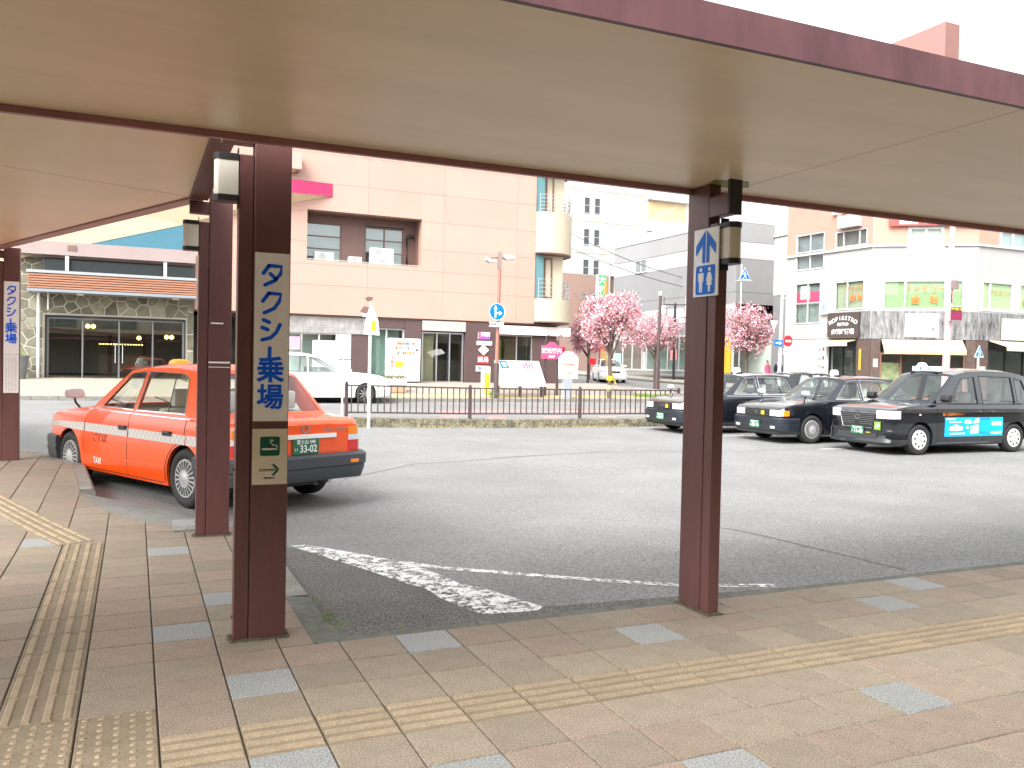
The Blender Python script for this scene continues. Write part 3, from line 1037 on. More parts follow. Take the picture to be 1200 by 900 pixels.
class Car:
    def __init__(s, fo, wb, ro, w, top, belt, A0, A1, roofpts, C0, tum, wins, sill=.20, ra=.345, tr=.315, inset=None, endr=.09, hatch=False):
        s.__dict__.update(locals())
        s.inset = inset or [(.15, .06), (.21, .03), (.30, .008), (.45, 0), (.62, .002), (.67, .010), (.85, .026), (.95, .055), (1.1, .09)]
        s.top = sorted(top)
        s.x0, s.x1 = -(wb + ro), fo

    def pw(s, x):
        t = 0
        for d, big in ((s.x1 - x, .05), (x - s.x0, .045)):
            if d < .9: t += big * (1 - d / .9) ** 2
            if d < .16: t += s.endr * (1 - max(d, 0) / .16) ** 2
        return s.w - t

    def sy(s, x, z):
        return s.pw(x) - lerp_tab(s.inset, z)

    def zb(s, x):
        z = s.sill
        for xa in (0, -s.wb):
            d = abs(x - xa)
            if d < s.ra:
                z = max(z, s.tr + math.sqrt(s.ra ** 2 - d * d) + .01)
        if x < -s.wb - s.ra: z = max(z, s.sill + .16)
        return z

    def zt(s, x):
        return lerp_tab(s.top, x)

    def zsh(s, x):
        return min(s.belt, s.zt(x) - .035)

    def stations(s):
        v = [s.x0 + (s.x1 - s.x0) * i / 46 for i in range(47)]
        for d in (.02, .05, .09, .12): v += [s.x0 + d, s.x1 - d]
        for xa in (0, -s.wb):
            v += [xa + s.ra * math.cos(PI * k / 16) * f for k in range(17) for f in (1,)] + [xa + s.ra + .004, xa - s.ra - .004]
        v = sorted(x for x in v if s.x0 <= x <= s.x1)
        o = [v[0]]
        for x in v[1:]:
            if x - o[-1] > .003: o.append(x)
        o[-1] = s.x1
        return o

    def body(s, parent, mt):
        mb = MB()
        X = s.stations()
        N = 12
        for sg in (1, -1):
            rows = []
            for x in X:
                b, t = s.zb(x), s.zsh(x)
                r = [(x, sg * (s.sy(x, b) - .035), b + .002)]
                for k in range(N + 1):
                    z = b + (t - b) * k / N
                    r.append((x, sg * s.sy(x, z), z))
                y = s.sy(x, t)
                zt = s.zt(x)
                top = max(t + .01, zt - .014) if not (s.C0[0] < x < s.A0[0]) else t + .022
                r.append((x, sg * (y - .018), t + (top - t) * .7))
                r.append((x, sg * (y - .055), top))
                rows.append(r)
            mb.grid(rows)
        for rng in ([x for x in X if x >= s.A0[0] - .04], [x for x in X if x <= s.C0[0] + .04]):
            if s.hatch and rng and rng[0] < -1:
                continue
            rows = []
            for x in rng:
                t = s.zsh(x)
                yy = s.sy(x, t) - .055
                zt = max(s.zt(x), t + .015)
                rows.append([(x, yy * q, zt - .014 * q ** 2) for q in [-1 + 2 * i / 12 for i in range(13)]])
            if len(rows) > 1:
                mb.grid(rows)
        for x in (X[0], X[-1]):
            b, t = s.zb(x), s.zsh(x)
            rows = []
            for k in range(N + 1):
                z = b + (t - b) * k / N
                y = s.sy(x, z)
                rows.append([(x, y * q, z) for q in (-1, -.5, 0, .5, 1)])
            yy = s.sy(x, t) - .055
            rows.append([(x, yy * q, max(s.zt(x), t + .015) - .014 * q * q) for q in (-1, -.5, 0, .5, 1)])
            mb.grid(rows)
        o = mb.build('body', mt, parent, smooth=38)
        # wheel wells and floor
        mb = MB()
        for xa in (0, -s.wb):
            for sg in (1, -1):
                rows = [[(xa + (s.ra - .004) * math.cos(a), sg * y, s.tr + .01 + (s.ra - .004) * math.sin(a)) for a in [PI * k / 12 for k in range(13)]] for y in (s.w - .04, s.w - .3)]
                mb.grid(rows)
                mb.quad(*[(xa + s.ra * math.cos(PI * k / 12), sg * (s.w - .3), s.tr + s.ra * math.sin(PI * k / 12)) for k in range(13)])
        mb.box(-s.wb - s.ra - .1, s.x1 - .1, -s.w + .3, s.w - .3, s.sill - .02, s.sill + .02)
        mb.box(-s.wb + s.ra, -s.ra, -s.w + .09, s.w - .09, s.sill - .02, s.sill + .02)
        mb.build('underbody', M_black, parent)
        return o

    def gy(s, x, z):
        """half width of the greenhouse side"""
        return s.sy(x, s.belt) - .03 - s.tum * (z - s.belt) - .05 * max(0, z - s.belt - .40) * 2

    def side_shell(s, parent, mt, trim=None):
        outer = [s.A0, s.A1] + s.roofpts + [s.C0] + [(s.C0[0] + (s.A0[0] - s.C0[0]) * k / 8, s.belt - .0) for k in range(1, 8)]
        for sg in (1, -1):
            bm = bmesh.new()
            es = []
            for lp in [outer] + s.wins:
                vs = [bm.verts.new((p[0], p[1], 0)) for p in lp]
                es += [bm.edges.new((vs[i], vs[(i + 1) % len(vs)])) for i in range(len(vs))]
            bmesh.ops.triangle_fill(bm, use_beauty=True, use_dissolve=False, edges=es, normal=(0, 0, 1))
            r = bmesh.ops.extrude_face_region(bm, geom=bm.faces[:])
            for v in r['geom']:
                if isinstance(v, bmesh.types.BMVert): v.co.z = -.03
            for v in bm.verts:
                x, z, w_ = v.co
                v.co = (x, sg * (s.gy(x, z) + w_), z)
            bmesh.ops.recalc_face_normals(bm, faces=bm.faces)
            me = bpy.data.meshes.new('cabin_side')
            bm.to_mesh(me)
            bm.free()
            me.materials.append(mt)
            o = bpy.data.objects.new('cabin_side', me)
            COL.objects.link(o)
            o.parent = parent
            for wv in s.wins:
                cx, cz = sum(p[0] for p in wv) / len(wv), sum(p[1] for p in wv) / len(wv)
                MB().quad(*[(p[0] + (p[0] - cx) * .01, sg * (s.gy(p[0], p[1]) - .016), p[1] + (p[1] - cz) * .01) for p in wv]).build('side_window', G_car, parent)
                mb = MB()
                n = len(wv)
                for i in range(n):
                    p, q = wv[i], wv[(i + 1) % n]
                    po, qo = [(a[0] + (a[0] - cx) * .035, a[1] + (a[1] - cz) * .06) for a in (p, q)]
                    f = lambda a, d: (a[0], sg * (s.gy(a[0], a[1]) + d), a[1])
                    mb.add([f(p, .004), f(q, .004), f(qo, .004), f(po, .004), f(p, -.012), f(q, -.012)], [(0, 1, 2, 3), (0, 1, 5, 4)])
                mb.build('window_trim', trim or M_black, parent)

    def roof(s, parent, mt):
        rp = [s.A1] + s.roofpts
        rows = []
        for x, z in rp:
            y = s.gy(x, z)
            rows.append([(x + (.07 * (1 - q * q) if (x, z) == s.A1 else (-.06 * (1 - q * q) if (x, z) == rp[-1] else 0)), y * q, z + .052 * (1 - abs(q) ** 2.6)) for q in [-1 + i / 8 for i in range(17)]])
        # refine along x
        fine = []
        for a, b in zip(rows[:-1], rows[1:]):
            for k in range(4):
                fine.append([tuple(p[i] + (q[i] - p[i]) * k / 4 for i in range(3)) for p, q in zip(a, b)])
        fine.append(rows[-1])
        MB().grid(fine).build('roof', mt, parent, smooth=50)

    def screen(s, parent, P, Q, bul, name, mtf):
        """windscreen between the pillar line P (low) - Q (high)"""
        def pt(t, q, k=1, off=0):
            x, z = P[0] + (Q[0] - P[0]) * t, P[1] + (Q[1] - P[1]) * t
            y = (s.gy(x, z) - .002) * k
            b = bul * (1 - q * q) * (1 - .3 * t)
            return (x + b + off * (1 if bul > 0 else -1), y * q, z + .052 * (1 - abs(q) ** 2.6) * t + off * .6)
        ts = [i / 8 for i in range(9)]
        qs = [-1 + i / 8 for i in range(17)]
        MB().grid([[pt(.04 + .90 * t, q * .935) for q in qs] for t in ts]).build(name, G_car, parent, smooth=60)
        mb = MB()
        for (t0, t1, q0, q1) in ((0, .07, -1, 1), (.92, 1, -1, 1), (.07, .92, -1, -.92), (.07, .92, .92, 1)):
            mb.grid([[pt(t0 + (t1 - t0) * i / 4, q0 + (q1 - q0) * j / 12, 1, .004) for j in range(13)] for i in range(5)])
        mb.build('screen_frame', mtf, parent, smooth=60)

    def outline(s, x, z, front, y0, xin):
        """plan curve round one end: from the centre line offset y0 round the +y corner to depth xin"""
        pts = []
        xe = s.x1 if front else s.x0
        sg = -1 if front else 1
        yend = s.sy(xe, z)
        if y0 < yend:
            pts += [(xe, y0 + (yend - y0) * k / 5) for k in range(5)]
        for d in (0, .015, .04, .07, .11, .16, .24, .34, .5, .7):
            if d > xin: break
            if s.sy(xe + sg * d, z) >= y0:
                pts.append((xe + sg * d, s.sy(xe + sg * d, z)))
        if xin > 0:
            pts.append((xe + sg * xin, s.sy(xe + sg * xin, z)))
        o = [pts[0]]
        for p in pts[1:]:
            if (p[0] - o[-1][0]) ** 2 + (p[1] - o[-1][1]) ** 2 > 1e-6: o.append(p)
        return o

    def wrap(s, parent, name, mt, front, y0, xin, z0, z1, off=.012, nz=3, both=True, sgs=None, smooth=40):
        """patch that follows the end of the body, both corners"""
        for sg in (sgs or ((1, -1) if both else (1,))):
            cz = (z0 + z1) / 2
            base = s.outline(0, cz, front, y0, xin)
            mb = MB()
            def ofs(d):
                o = []
                n = len(base)
                for i, p in enumerate(base):
                    a, b = base[max(i - 1, 0)], base[min(i + 1, n - 1)]
                    t = Vector((b[0] - a[0], b[1] - a[1])).normalized()
                    nn = Vector((t.y, -t.x)) if front else Vector((-t.y, t.x))
                    if front: nn = Vector((t.y, -t.x))
                    o.append((p[0] + nn.x * d, p[1] + nn.y * d))
                return o
            out, inn = ofs(off), ofs(-.02)
            rows = [[(p[0], sg * p[1], z0) for p in inn]] + [[(p[0], sg * p[1], z0 + (z1 - z0) * k / nz) for p in out] for k in range(nz + 1)] + [[(p[0], sg * p[1], z1) for p in inn]]
            mb.grid(rows)
            for e in (0, -1):
                mb.quad(*[(r[e]) for r in rows])
            mb.build(name, mt, parent, smooth=smooth)

    def bumper(s, parent, mt, front, xin, prof, name='bumper'):
        """prof = closed list of (outward offset, z)"""
        half = s.outline(0, .45, front, 0, xin)
        full = [(p[0], -p[1]) for p in half[::-1]] + half[1:]
        n = len(full)
        rows = []
        for i, p in enumerate(full):
            a, b = full[max(i - 1, 0)], full[min(i + 1, n - 1)]
            t = Vector((b[0] - a[0], b[1] - a[1])).normalized()
            nn = Vector((t.y, -t.x)) if front else Vector((-t.y, t.x))
            rows.append([(p[0] + nn.x * d, p[1] + nn.y * d, z) for d, z in prof])
        mb = MB()
        mb.grid([r + [r[0]] for r in rows])
        mb.quad(*rows[0])
        mb.quad(*rows[-1])
        return mb.build(name, mt, parent, smooth=40)

    def band(s, parent, name, mt, x0, x1, z0, z1, off=.003, sgs=(1, -1), n=40, nz=3, thick=True):
        """panel lying on the body side; x0,x1,z0,z1 may be functions"""
        f = lambda v, a: v(a) if callable(v) else v
        for sg in sgs:
            rows = []
            for k in range(nz + 1):
                q = k / nz
                zz = lambda x: f(z0, x) + (f(z1, x) - f(z0, x)) * q
                zm = f(z0, (f(x0, .5) + f(x1, .5)) / 2) + (f(z1, 0) - f(z0, 0)) * q
                a, b = f(x0, zm), f(x1, zm)
                rows.append([(x, sg * (s.sy(x, zz(x)) + off), zz(x)) for x in [a + (b - a) * i / n for i in range(n + 1)]])
            mb = MB()
            mb.grid(rows)
            if thick:
                ring = rows[0] + [r[-1] for r in rows[1:]] + rows[-1][-2::-1] + [r[0] for r in rows[-2:0:-1]]
                inn = [(p[0], p[1] - sg * (off + .006), p[2]) for p in ring]
                m = len(ring)
                mb.add(ring + inn, [(i, (i + 1) % m, m + (i + 1) % m, m + i) for i in range(m)])
            mb.build(name, mt, parent, smooth=40)

    def seam(s, parent, pts, mt=None, wd=.008, off=.0016, sgs=(1, -1)):
        for sg in sgs:
            mb = MB()
            P = []
            for a, b in zip(pts[:-1], pts[1:]):
                P += [(a[0] + (b[0] - a[0]) * k / 6, a[1] + (b[1] - a[1]) * k / 6) for k in range(6)]
            P.append(pts[-1])
            rows = []
            for i, p in enumerate(P):
                a, b = P[max(i - 1, 0)], P[min(i + 1, len(P) - 1)]
                t = Vector((b[0] - a[0], b[1] - a[1])).normalized()
                nn = Vector((-t.y, t.x)) * wd / 2
                rows.append([(p[0] + e * nn.x, sg * (s.sy(p[0], p[1] + e * nn.y) + off), p[1] + e * nn.y) for e in (-1, 1)])
            mb.grid(rows)
            mb.build('door_gap', mt or M_black, parent)

    def wheels(s, parent, cover, style, rr=.2):
        for xa in (0, -s.wb):
            for sg in (1, -1):
                y1 = s.w - .018
                T = s.tr
                mb = MB()
                c = (xa, 0, T)
                o = y1 * sg
                mb.lathe([(T - .11, -sg * .19), (T - .02, -sg * .19), (T - .003, -sg * .165), (T, -sg * .12), (T, -sg * .06), (T - .004, -sg * .03), (T - .02, -sg * .004), (T - .06, sg * .004), (rr + .004, -sg * .012), (rr - .006, -sg * .03)], 40, (xa, o, T), 'y')
                wh = mb.build('wheel', M_tyre, parent, smooth=50)
                mb = MB()
                if style == 'slots':
                    mb.lathe([(rr, -sg * .022), (rr - .006, -sg * .006), (rr - .03, -sg * .008), (.085, sg * .004), (.06, sg * .002), (.045, sg * .010), (.0005, sg * .014)], 40, (xa, o, T), 'y')
                    mb.build('rim', cover, wh, smooth=35)
                    m2 = MB()
                    for k in range(20):
                        a = 2 * PI * k / 20
                        d0, d1, h0, h1 = .095, rr - .022, .0065, .0145
                        ca, sa = math.cos(a), math.sin(a)
                        yy0, yy1 = o + sg * .0058, o - sg * .0032
                        m2.quad(*[(xa + ca * d - sa * h, yy, T + sa * d + ca * h) for d, h, yy in ((d0, -h0, yy0), (d1, -h1, yy1), (d1, h1, yy1), (d0, h0, yy0))])
                    m2.build('rim_slots', M_dark, wh)
                elif style == 'holes':
                    mb.lathe([(rr, -sg * .022), (rr - .006, -sg * .004), (rr - .05, -sg * .002), (.07, sg * .003), (.06, sg * .010), (.0005, sg * .012)], 40, (xa, o, T), 'y')
                    mb.build('rim', cover, wh, smooth=35)
                    m2 = MB()
                    for k in range(8):
                        a = 2 * PI * k / 8 + .2
                        cx, cz = xa + (rr - .062) * math.cos(a), T + (rr - .062) * math.sin(a)
                        m2.add([(cx + .030 * math.cos(b), o + sg * .0035, cz + .024 * math.sin(b)) for b in [PI * q / 5 for q in range(10)]], [tuple(range(10))])
                    m2.disc(.018, (xa, o + sg * .0135, T), 'y', 12)
                    m2.split('rim_hole', M_dark, wh)
                else:
                    mb.lathe([(rr, -sg * .03), (rr - .004, -sg * .004), (rr - .02, -sg * .01), (rr - .03, -sg * .06), (.0005, -sg * .07)], 36, (xa, o, T), 'y')
                    mb.build('rim', M_dark, wh, smooth=35)
                    m2 = MB()
                    for k in range(10):
                        a = 2 * PI * k / 10
                        ca, sa = math.cos(a), math.sin(a)
                        m2.add([(xa + ca * d - sa * h, o - sg * yy, T + sa * d + ca * h) for d, h, yy in ((.03, -.016, .008), (rr - .008, -.014, .012), (rr - .008, .014, .012), (.03, .016, .008))] + [(xa + ca * d - sa * h, o - sg * .05, T + sa * d + ca * h) for d, h in ((.03, -.016), (rr - .008, -.014), (rr - .008, .014), (.03, .016))],
                               [(0, 1, 2, 3), (0, 1, 5, 4), (2, 3, 7, 6)])
                    m2.disc(.05, (xa, o - sg * .005, T), 'y', 16)
                    m2.build('spokes', cover, wh)

    def interior(s, parent, seat=M_seat, two=True):
        zb = .42
        mb = MB().box(s.C0[0] + .05, s.A0[0] + .1, -s.w + .16, s.w - .16, .26, .34)
        mb.prism([(s.A0[0] + .05, s.belt + .0), (s.A0[0] - .30, s.belt - .02), (s.A0[0] - .34, s.belt - .12), (s.A0[0] - .2, .5), (s.A0[0] + .05, .5)], -s.w + .18, s.w - .18)
        mb.build('dashboard', M_dark, parent)
        def seat_at(x, y, wd, hr=True):
            mb = MB()
            mb.prism([(x + .25, zb), (x + .27, zb + .12), (x - .2, zb + .10), (x - .36, zb + .58), (x - .47, zb + .57), (x - .36, zb)], y - wd / 2, y + wd / 2)
            o = mb.build('seat', seat, parent, bevel=.03, smooth=40)
            if hr:
                for yy in ([y] if wd < .7 else [y - .36, y + .36]):
                    MB().prism([(x - .40, zb + .60), (x - .42, zb + .80), (x - .50, zb + .80), (x - .49, zb + .60)], yy - .13, yy + .13).build('headrest', seat, o, bevel=.025, smooth=40)
        seat_at(s.A0[0] - .95, .37, .5)
        seat_at(s.A0[0] - .95, -.37, .5)
        if two: seat_at(s.A0[0] - 1.85, 0, 1.25)
        mb = MB()
        c = Vector((s.A0[0] - .42, -.37, s.belt - .03))
        mb.tube([c + Vector((.06 * math.sin(a) * 1, .17 * math.cos(a), .16 * math.sin(a))) for a in [2 * PI * k / 16 for k in range(17)]], .014, 6)
        mb.tube([c + Vector((0, -.16, 0)), c + Vector((0, .16, 0))], .012, 6)
        mb.build('steering_wheel', M_black, parent)


def plate(parent, x, y, z, front, l1, l2, mt=M_plate, tilt=0):
    sg = 1 if front else -1
    rz = (PI / 2, 0, PI / 2 * sg)
    o = MB().box(min(x, x + sg * .008), max(x, x + sg * .008), y - .165, y + .165, z - .0825, z + .0825).build('number_plate', mt, parent, bevel=.002)
    xx = x + sg * .0105
    text(l1, .05, M_white, (xx, y, z + .047), parent=o, rot=rz, off=.012)
    k = -1 if not front else 1
    text(l2[0], .05, M_white, (xx, y - .125 * k * 1, z - .028), parent=o, rot=rz, off=.01)
    text(l2[1], .108, M_white, (xx, y + .03 * k, z - .026), parent=o, rot=rz, off=.014, xs=.88)
    return o


M_mirr = mat('mirror_silver', (.62, .62, .62), .25, metal=.35)


def fender_mirror(parent, x, y, z, sg, mt=M_mirr):
    MB().tube([(x, y * sg, z), (x + .02, (y + .05) * sg, z + .07), (x + .02, (y + .06) * sg, z + .13)], .014, 8).build('mirror_stalk', M_black, parent, smooth=50)
    n = 14
    c = Vector((x + .03, (y + .06) * sg, z + .185))
    rows = []
    for h, k in ((-.035, .80), (-.025, 1), (.02, .92), (.045, .6), (.055, .1)):
        rows.append([(c.x + h, c.y + .125 * k * math.copysign(abs(math.cos(a)) ** .6, math.cos(a)), c.z + .062 * k * math.copysign(abs(math.sin(a)) ** .6, math.sin(a))) for a in [2 * PI * i / n for i in range(n + 1)]])
    mb = MB().grid(rows)
    m = mb.build('mirror', mt, parent, smooth=50)
    MB().quad(*[(c.x - .0365, p[1], p[2]) for p in rows[0][:-1]]).build('mirror_glass', mat('mirror_sky_tone', (.66, .69, .72), .15, metal=.2), m)  # pale base colour stands in for the reflected sky


CROWN = dict(fo=.84, wb=2.785, ro=1.05, w=.8475,
             top=[(-3.835, .90), (-3.80, .945), (-3.70, .965), (-3.1, .985), (-.5, .985), (-.45, .975), (.1, .925), (.55, .865), (.76, .80), (.84, .745)],
             belt=.93, A0=(-.50, .955), A1=(-1.13, 1.415), roofpts=[(-1.5, 1.455), (-2.1, 1.462), (-2.55, 1.435), (-2.68, 1.405)], C0=(-3.12, .965), tum=.36,
             wins=[[(-.74, .985), (-1.18, 1.375), (-1.49, 1.40), (-1.49, .975)], [(-1.58, .975), (-1.58, 1.405), (-2.32, 1.395), (-2.46, 1.35), (-2.62, .985)]])


def crown(name, label, loc, rz, paint, bumpmat, group, orange):
    t = thing(name, label, 'taxi', loc, rz, group)
    c = Car(**(dict(CROWN, fo=.72, wb=2.76, ro=.93, top=[(-3.69, .90), (-3.65, .945), (-3.55, .965), (-3.05, .985), (-.5, .985), (-.45, .975), (.1, .925), (.5, .865), (.66, .80), (.72, .75)], C0=(-3.05, .965)) if orange else CROWN))
    c.body(t, paint)
    c.side_shell(t, paint, M_chrome)
    c.roof(t, paint)
    c.screen(t, c.A0, c.A1, .13, 'windscreen', paint)
    c.screen(t, c.C0, c.roofpts[-1], -.10, 'rear_window', paint)
    c.wheels(t, M_rimw, 'slots', .205)
    c.interior(t)
    # smoked rain visors over the side windows, divider bar in the rear one, pale lining inside
    smoke = glass('smoked_visor', (.45, .45, .45), .2, .05, .08) if 'smoked_visor' not in MATS else MATS['smoked_visor']
    for sg in (1, -1):
        for q in ([(-1.10, 1.325), (-1.18, 1.385), (-1.49, 1.41), (-1.49, 1.345)], [(-1.58, 1.345), (-1.58, 1.412), (-2.32, 1.402), (-2.46, 1.355), (-2.49, 1.31), (-2.30, 1.342)]):
            MB().quad(*[(x, sg * (c.gy(x, z) + .018), z) for x, z in q]).build('rain_visor', smoke, t)
        MB().quad(*[(x, sg * (c.gy(x, z) - .008), z) for x, z in ((-2.24, .98), (-2.265, .98), (-2.165, 1.40), (-2.14, 1.40))]).build('window_divider', M_black, t)
    MB().grid([[(x, y, z - .035 + .04 * (1 - (y / .55) ** 2)) for y in (-.52, -.3, 0, .3, .52)] for x, z in [(-1.16, 1.40), (-1.5, 1.45), (-2.1, 1.457), (-2.6, 1.41)]]).build('headlining', mat('lining_pale', (.62, .62, .58), .9), t)
    for sg in (1, -1):
        MB().box(-2.6, -.6, sg * .70 - .01, sg * .70 + .01, .35, .96).build('door_lining', mat('lining_pale', (.62, .62, .58)), t)
    # doors: panels standing 3 mm proud with dark gaps round them
    ar = lambda z: -c.wb + math.sqrt(max(.0, (c.ra + .04) ** 2 - max(0, z - c.tr) ** 2)) if z < c.tr + c.ra + .03 else -c.wb + .02 + (z - .72) * -.0
    c.band(t, 'front_door', paint, -1.525, -.44, .235, .925, .003, nz=14, n=24)
    c.band(t, 'rear_door', paint, lambda z: max(ar(z), -2.78), -1.542, .235, .925, .003, nz=14, n=24)
    c.seam(t, [(-1.533, .235), (-1.533, .93)], off=.0008, wd=.016)
    c.seam(t, [(-.432, .235), (-.432, .925)], off=.0012, wd=.012)
    c.seam(t, [(max(ar(z), -2.78) - .007, z) for z in [.24 + .685 * k / 14 for k in range(15)]], off=.0012, wd=.012)
    c.seam(t, [(-2.785, .22), (-.44, .22)] if False else [(-2.35, .228), (-.44, .228)], off=.0012, wd=.008)
    for z, m, h in ((.385, paint, .018),):
        c.band(t, 'side_strip', m, -2.36, -.36, z, z + h, .009, nz=2)
    c.band(t, 'belt_strip', M_chrome, -2.80, -.5, .927, .937, .002, nz=1)
    for x in (-1.40, -2.40):
        for sg in (1, -1):
            y = c.sy(x, .77) + .003
            h = MB().box(x - .105, x + .105, sg * y, sg * (y + .006), .735, .79).build('door_handle', M_black, t, bevel=.003)
            MB().box(x - .075, x + .075, sg * (y + .006), sg * (y + .024), .765, .785).build('handle_grip', mat('handle_dark', (.05, .04, .035), .35), h, bevel=.006)
    if orange:
        for a, b in ((-3.50, -2.80), (-2.775, -1.548), (-1.52, -.445), (-.42, .70)):
            c.band(t, 'check_stripe', M_check, a, b, lambda x: .665 if x < -.4 else .665 + .02 * (x + .4), lambda x: .765 if x < -.4 else .765 - .03 * (x + .4), .0045, nz=2, n=20)
        text('TAXI', .105, M_white, (-.80, c.sy(-.8, .33) + .0055, .33), '+y', t, off=.01, xs=.85)
        text('ごてば', .11, mat('dull_orange_print', (.30, .05, .02), .6), (-.86, c.sy(-.86, .60) + .0055, .60), '+y', t, off=.008, xs=1.1)
    # front
    for sg in (1, -1):
        c.wrap(t, 'headlamp', M_lampc, True, .42, .10, .60, .735, .006, sgs=(sg,))
        c.wrap(t, 'side_lamp', M_orgl, True, .745, .20, .61, .725, .008, sgs=(sg,)) if not orange else None
    xf = c.x1
    g = MB().box(xf, xf + .012, -.40, .40, .60, .745).build('grille', M_black, t)
    mb = MB()
    for k in range(5):
        mb.box(xf + .0125, xf + .022, -.39, .39, .615 + k * .028, .621 + k * .028)
    mb.build('grille_bar', mat('grille_dark_chrome', (.2, .2, .21), .3, metal=.8), g)
    MB().lathe([(.034, 0), (.034, .008), (.024, .008), (.024, 0)], 20, (xf + .0225, 0, .675), 'x').build('badge', M_chrome, g)
    if not orange:
        MB().box(xf + .0235, xf + .027, .16, .26, .62, .70).build('sticker', M_yel, g)
    bp = [(-.03, .28), (.0, .26), (.03, .28), (.05, .40), (.05, .425), (.043, .43), (.043, .455), (.05, .46), (.048, .545), (.03, .56), (-.03, .56)]
    c.bumper(t, bumpmat, True, .44, bp)
    mb = MB()
    for k in range(3):
        mb.box(xf + .0605, xf + .063, -.55, .55, .30 + k * .035, .318 + k * .035)
    mb.build('intake', M_dark, t)
    for sg in (1, -1):
        MB().box(xf + .045, xf + .068, sg * .58 - .065, sg * .58 + .065, .33, .385).build('fog_lamp', M_lampc, t, bevel=.006)
    plate(t, xf + .064, .0, .405, True, '富士山 540', 'い' + '', M_plate) if False else None
    # rear
    xr = c.x0
    for sg in (1, -1):
        c.wrap(t, 'tail_lamp', M_redl, False, .575, .12, .605, .715, .010, sgs=(sg,))
        c.wrap(t, 'reversing_lamp', M_lampc, False, .575, .12, .7155, .775, .010, sgs=(sg,))
        c.wrap(t, 'indicator', M_orgl, False, .575, .12, .7755, .865, .010, sgs=(sg,))
    c.bumper(t, bumpmat, False, .62, [(-.03, .33), (.0, .30), (.035, .31), (.07, .41), (.068, .425), (.068, .445), (.085, .455), (.085, .56), (.05, .585), (-.03, .585)])
    for sg in (1, -1):
        MB().box(xr - .092, xr - .084, sg * .60 - .055, sg * .60 + .055, .475, .51).build('reflector', M_orgl, t, bevel=.003)
    MB().box(xr - .020, xr, -.40, .40, .755, .80).build('boot_trim', M_white if orange else M_chrome, t, bevel=.004)
    mb = MB().box(xr - .004, xr, -.44, .44, .60, .745)
    mb.build('plate_recess', paint, t, bevel=.002)
    MB().lathe([(.045, 0), (.045, -.008), (.032, -.008), (.032, 0)], 20, (xr - .001, 0, .855), 'x').build('badge', M_chrome, t)
    text('Super Deluxe', .055, M_chrome, (xr - .002, -.40, .845), parent=t, rot=(PI / 2, 0, -PI / 2), off=.005)
    c.seam(t, [(-3.5, .78 if orange else .6), (-3.5, .93)], off=.001, wd=.006)
    MB().tube([(xr + .3, -.35, .29), (xr + .02, -.35, .285)], .024, 10).build('exhaust', M_alu, t)
    MB().tube([(xr - .02, -.15, .312), (xr - .03, -.15, .265), (xr - .03, -.11, .265), (xr - .02, -.11, .312)], .008, 6).build('tow_hook', M_black, t)
    # mirrors, roof lamp, wipers, antenna
    for sg in (1, -1):
        fender_mirror(t, .10, .66, .915, sg)
    if orange:
        rows = []
        for h, k in ((0, 1), (.03, 1.0), (.075, .9), (.098, .6), (.104, .02)):
            rows.append([(-1.13 + .085 * k * math.copysign(abs(math.cos(a)) ** .55, math.cos(a)), .125 * k * math.copysign(abs(math.sin(a)) ** .55, math.sin(a)), 1.455 + h) for a in [2 * PI * i / 28 for i in range(29)]])
        MB().grid(rows).build('roof_lamp', mat('roof_lamp_orange', (.86, .26, .01), .35), t, smooth=60)
        MB().tube([(-1.08, .06, 1.45), (-1.06, .06, 1.60)], .004, 5).build('antenna', M_black, t)
    else:
        MB().lathe([(.0005, .14), (.06, .138), (.09, .11), (.10, .05), (.10, 0)], 20, (-1.40, -.0, 1.50)).build('roof_lamp', M_white, t, smooth=50)
        MB().box(-1.47, -1.33, -.16, .16, 1.495, 1.52).build('lamp_foot', M_black, t)
    mb = MB()
    for y in (-.25, .35):
        mb.tube([(-.42, y, .985), (-.60, y + .28, 1.07)], .008, 5)
    mb.split('wiper', M_black, t)
    return t, c


orange, oc = crown('orange_taxi', 'orange taxi with a silver check stripe waiting by the kerb', (-.815 + .72 * .9 * 0, 7.77, 0), 0, M_org, M_bump, 'taxis', True)
pr, pf = Vector((.285, 5.02)), None
hd = Vector((-1.194, 2.42)).normalized()
lf = Vector((-hd.y, hd.x))
rear = Vector((.41, 5.06)) - lf * .80
fr_ = rear + hd * 2.76
orange.location = (fr_.x, fr_.y, zg(.1, 5.5) - .005)
orange.rotation_euler = (0, 0, math.atan2(hd.y, hd.x))
plate(orange, oc.x0 - .014, 0, .675, False, '富士山 540', ('い', '33-02'))

for k, (x, y, lab) in enumerate(((13.56, 10.85, 'black saloon taxi with chrome mirrors between the other two black taxis'), (12.75, 13.4, 'black saloon taxi half hidden behind the column with the toilet sign'))):
    b, bc = crown('black_taxi', lab, (x, y, zg(x, y)), PI, M_blk, mat('bumper_navy', (.014, .018, .026), .35, coat=.3), 'taxis', False)
    o = plate(b, bc.x1 + .064, 0.0, .40, True, '富士山 500', ('あ', '88-14' if k == 0 else '32-67'))

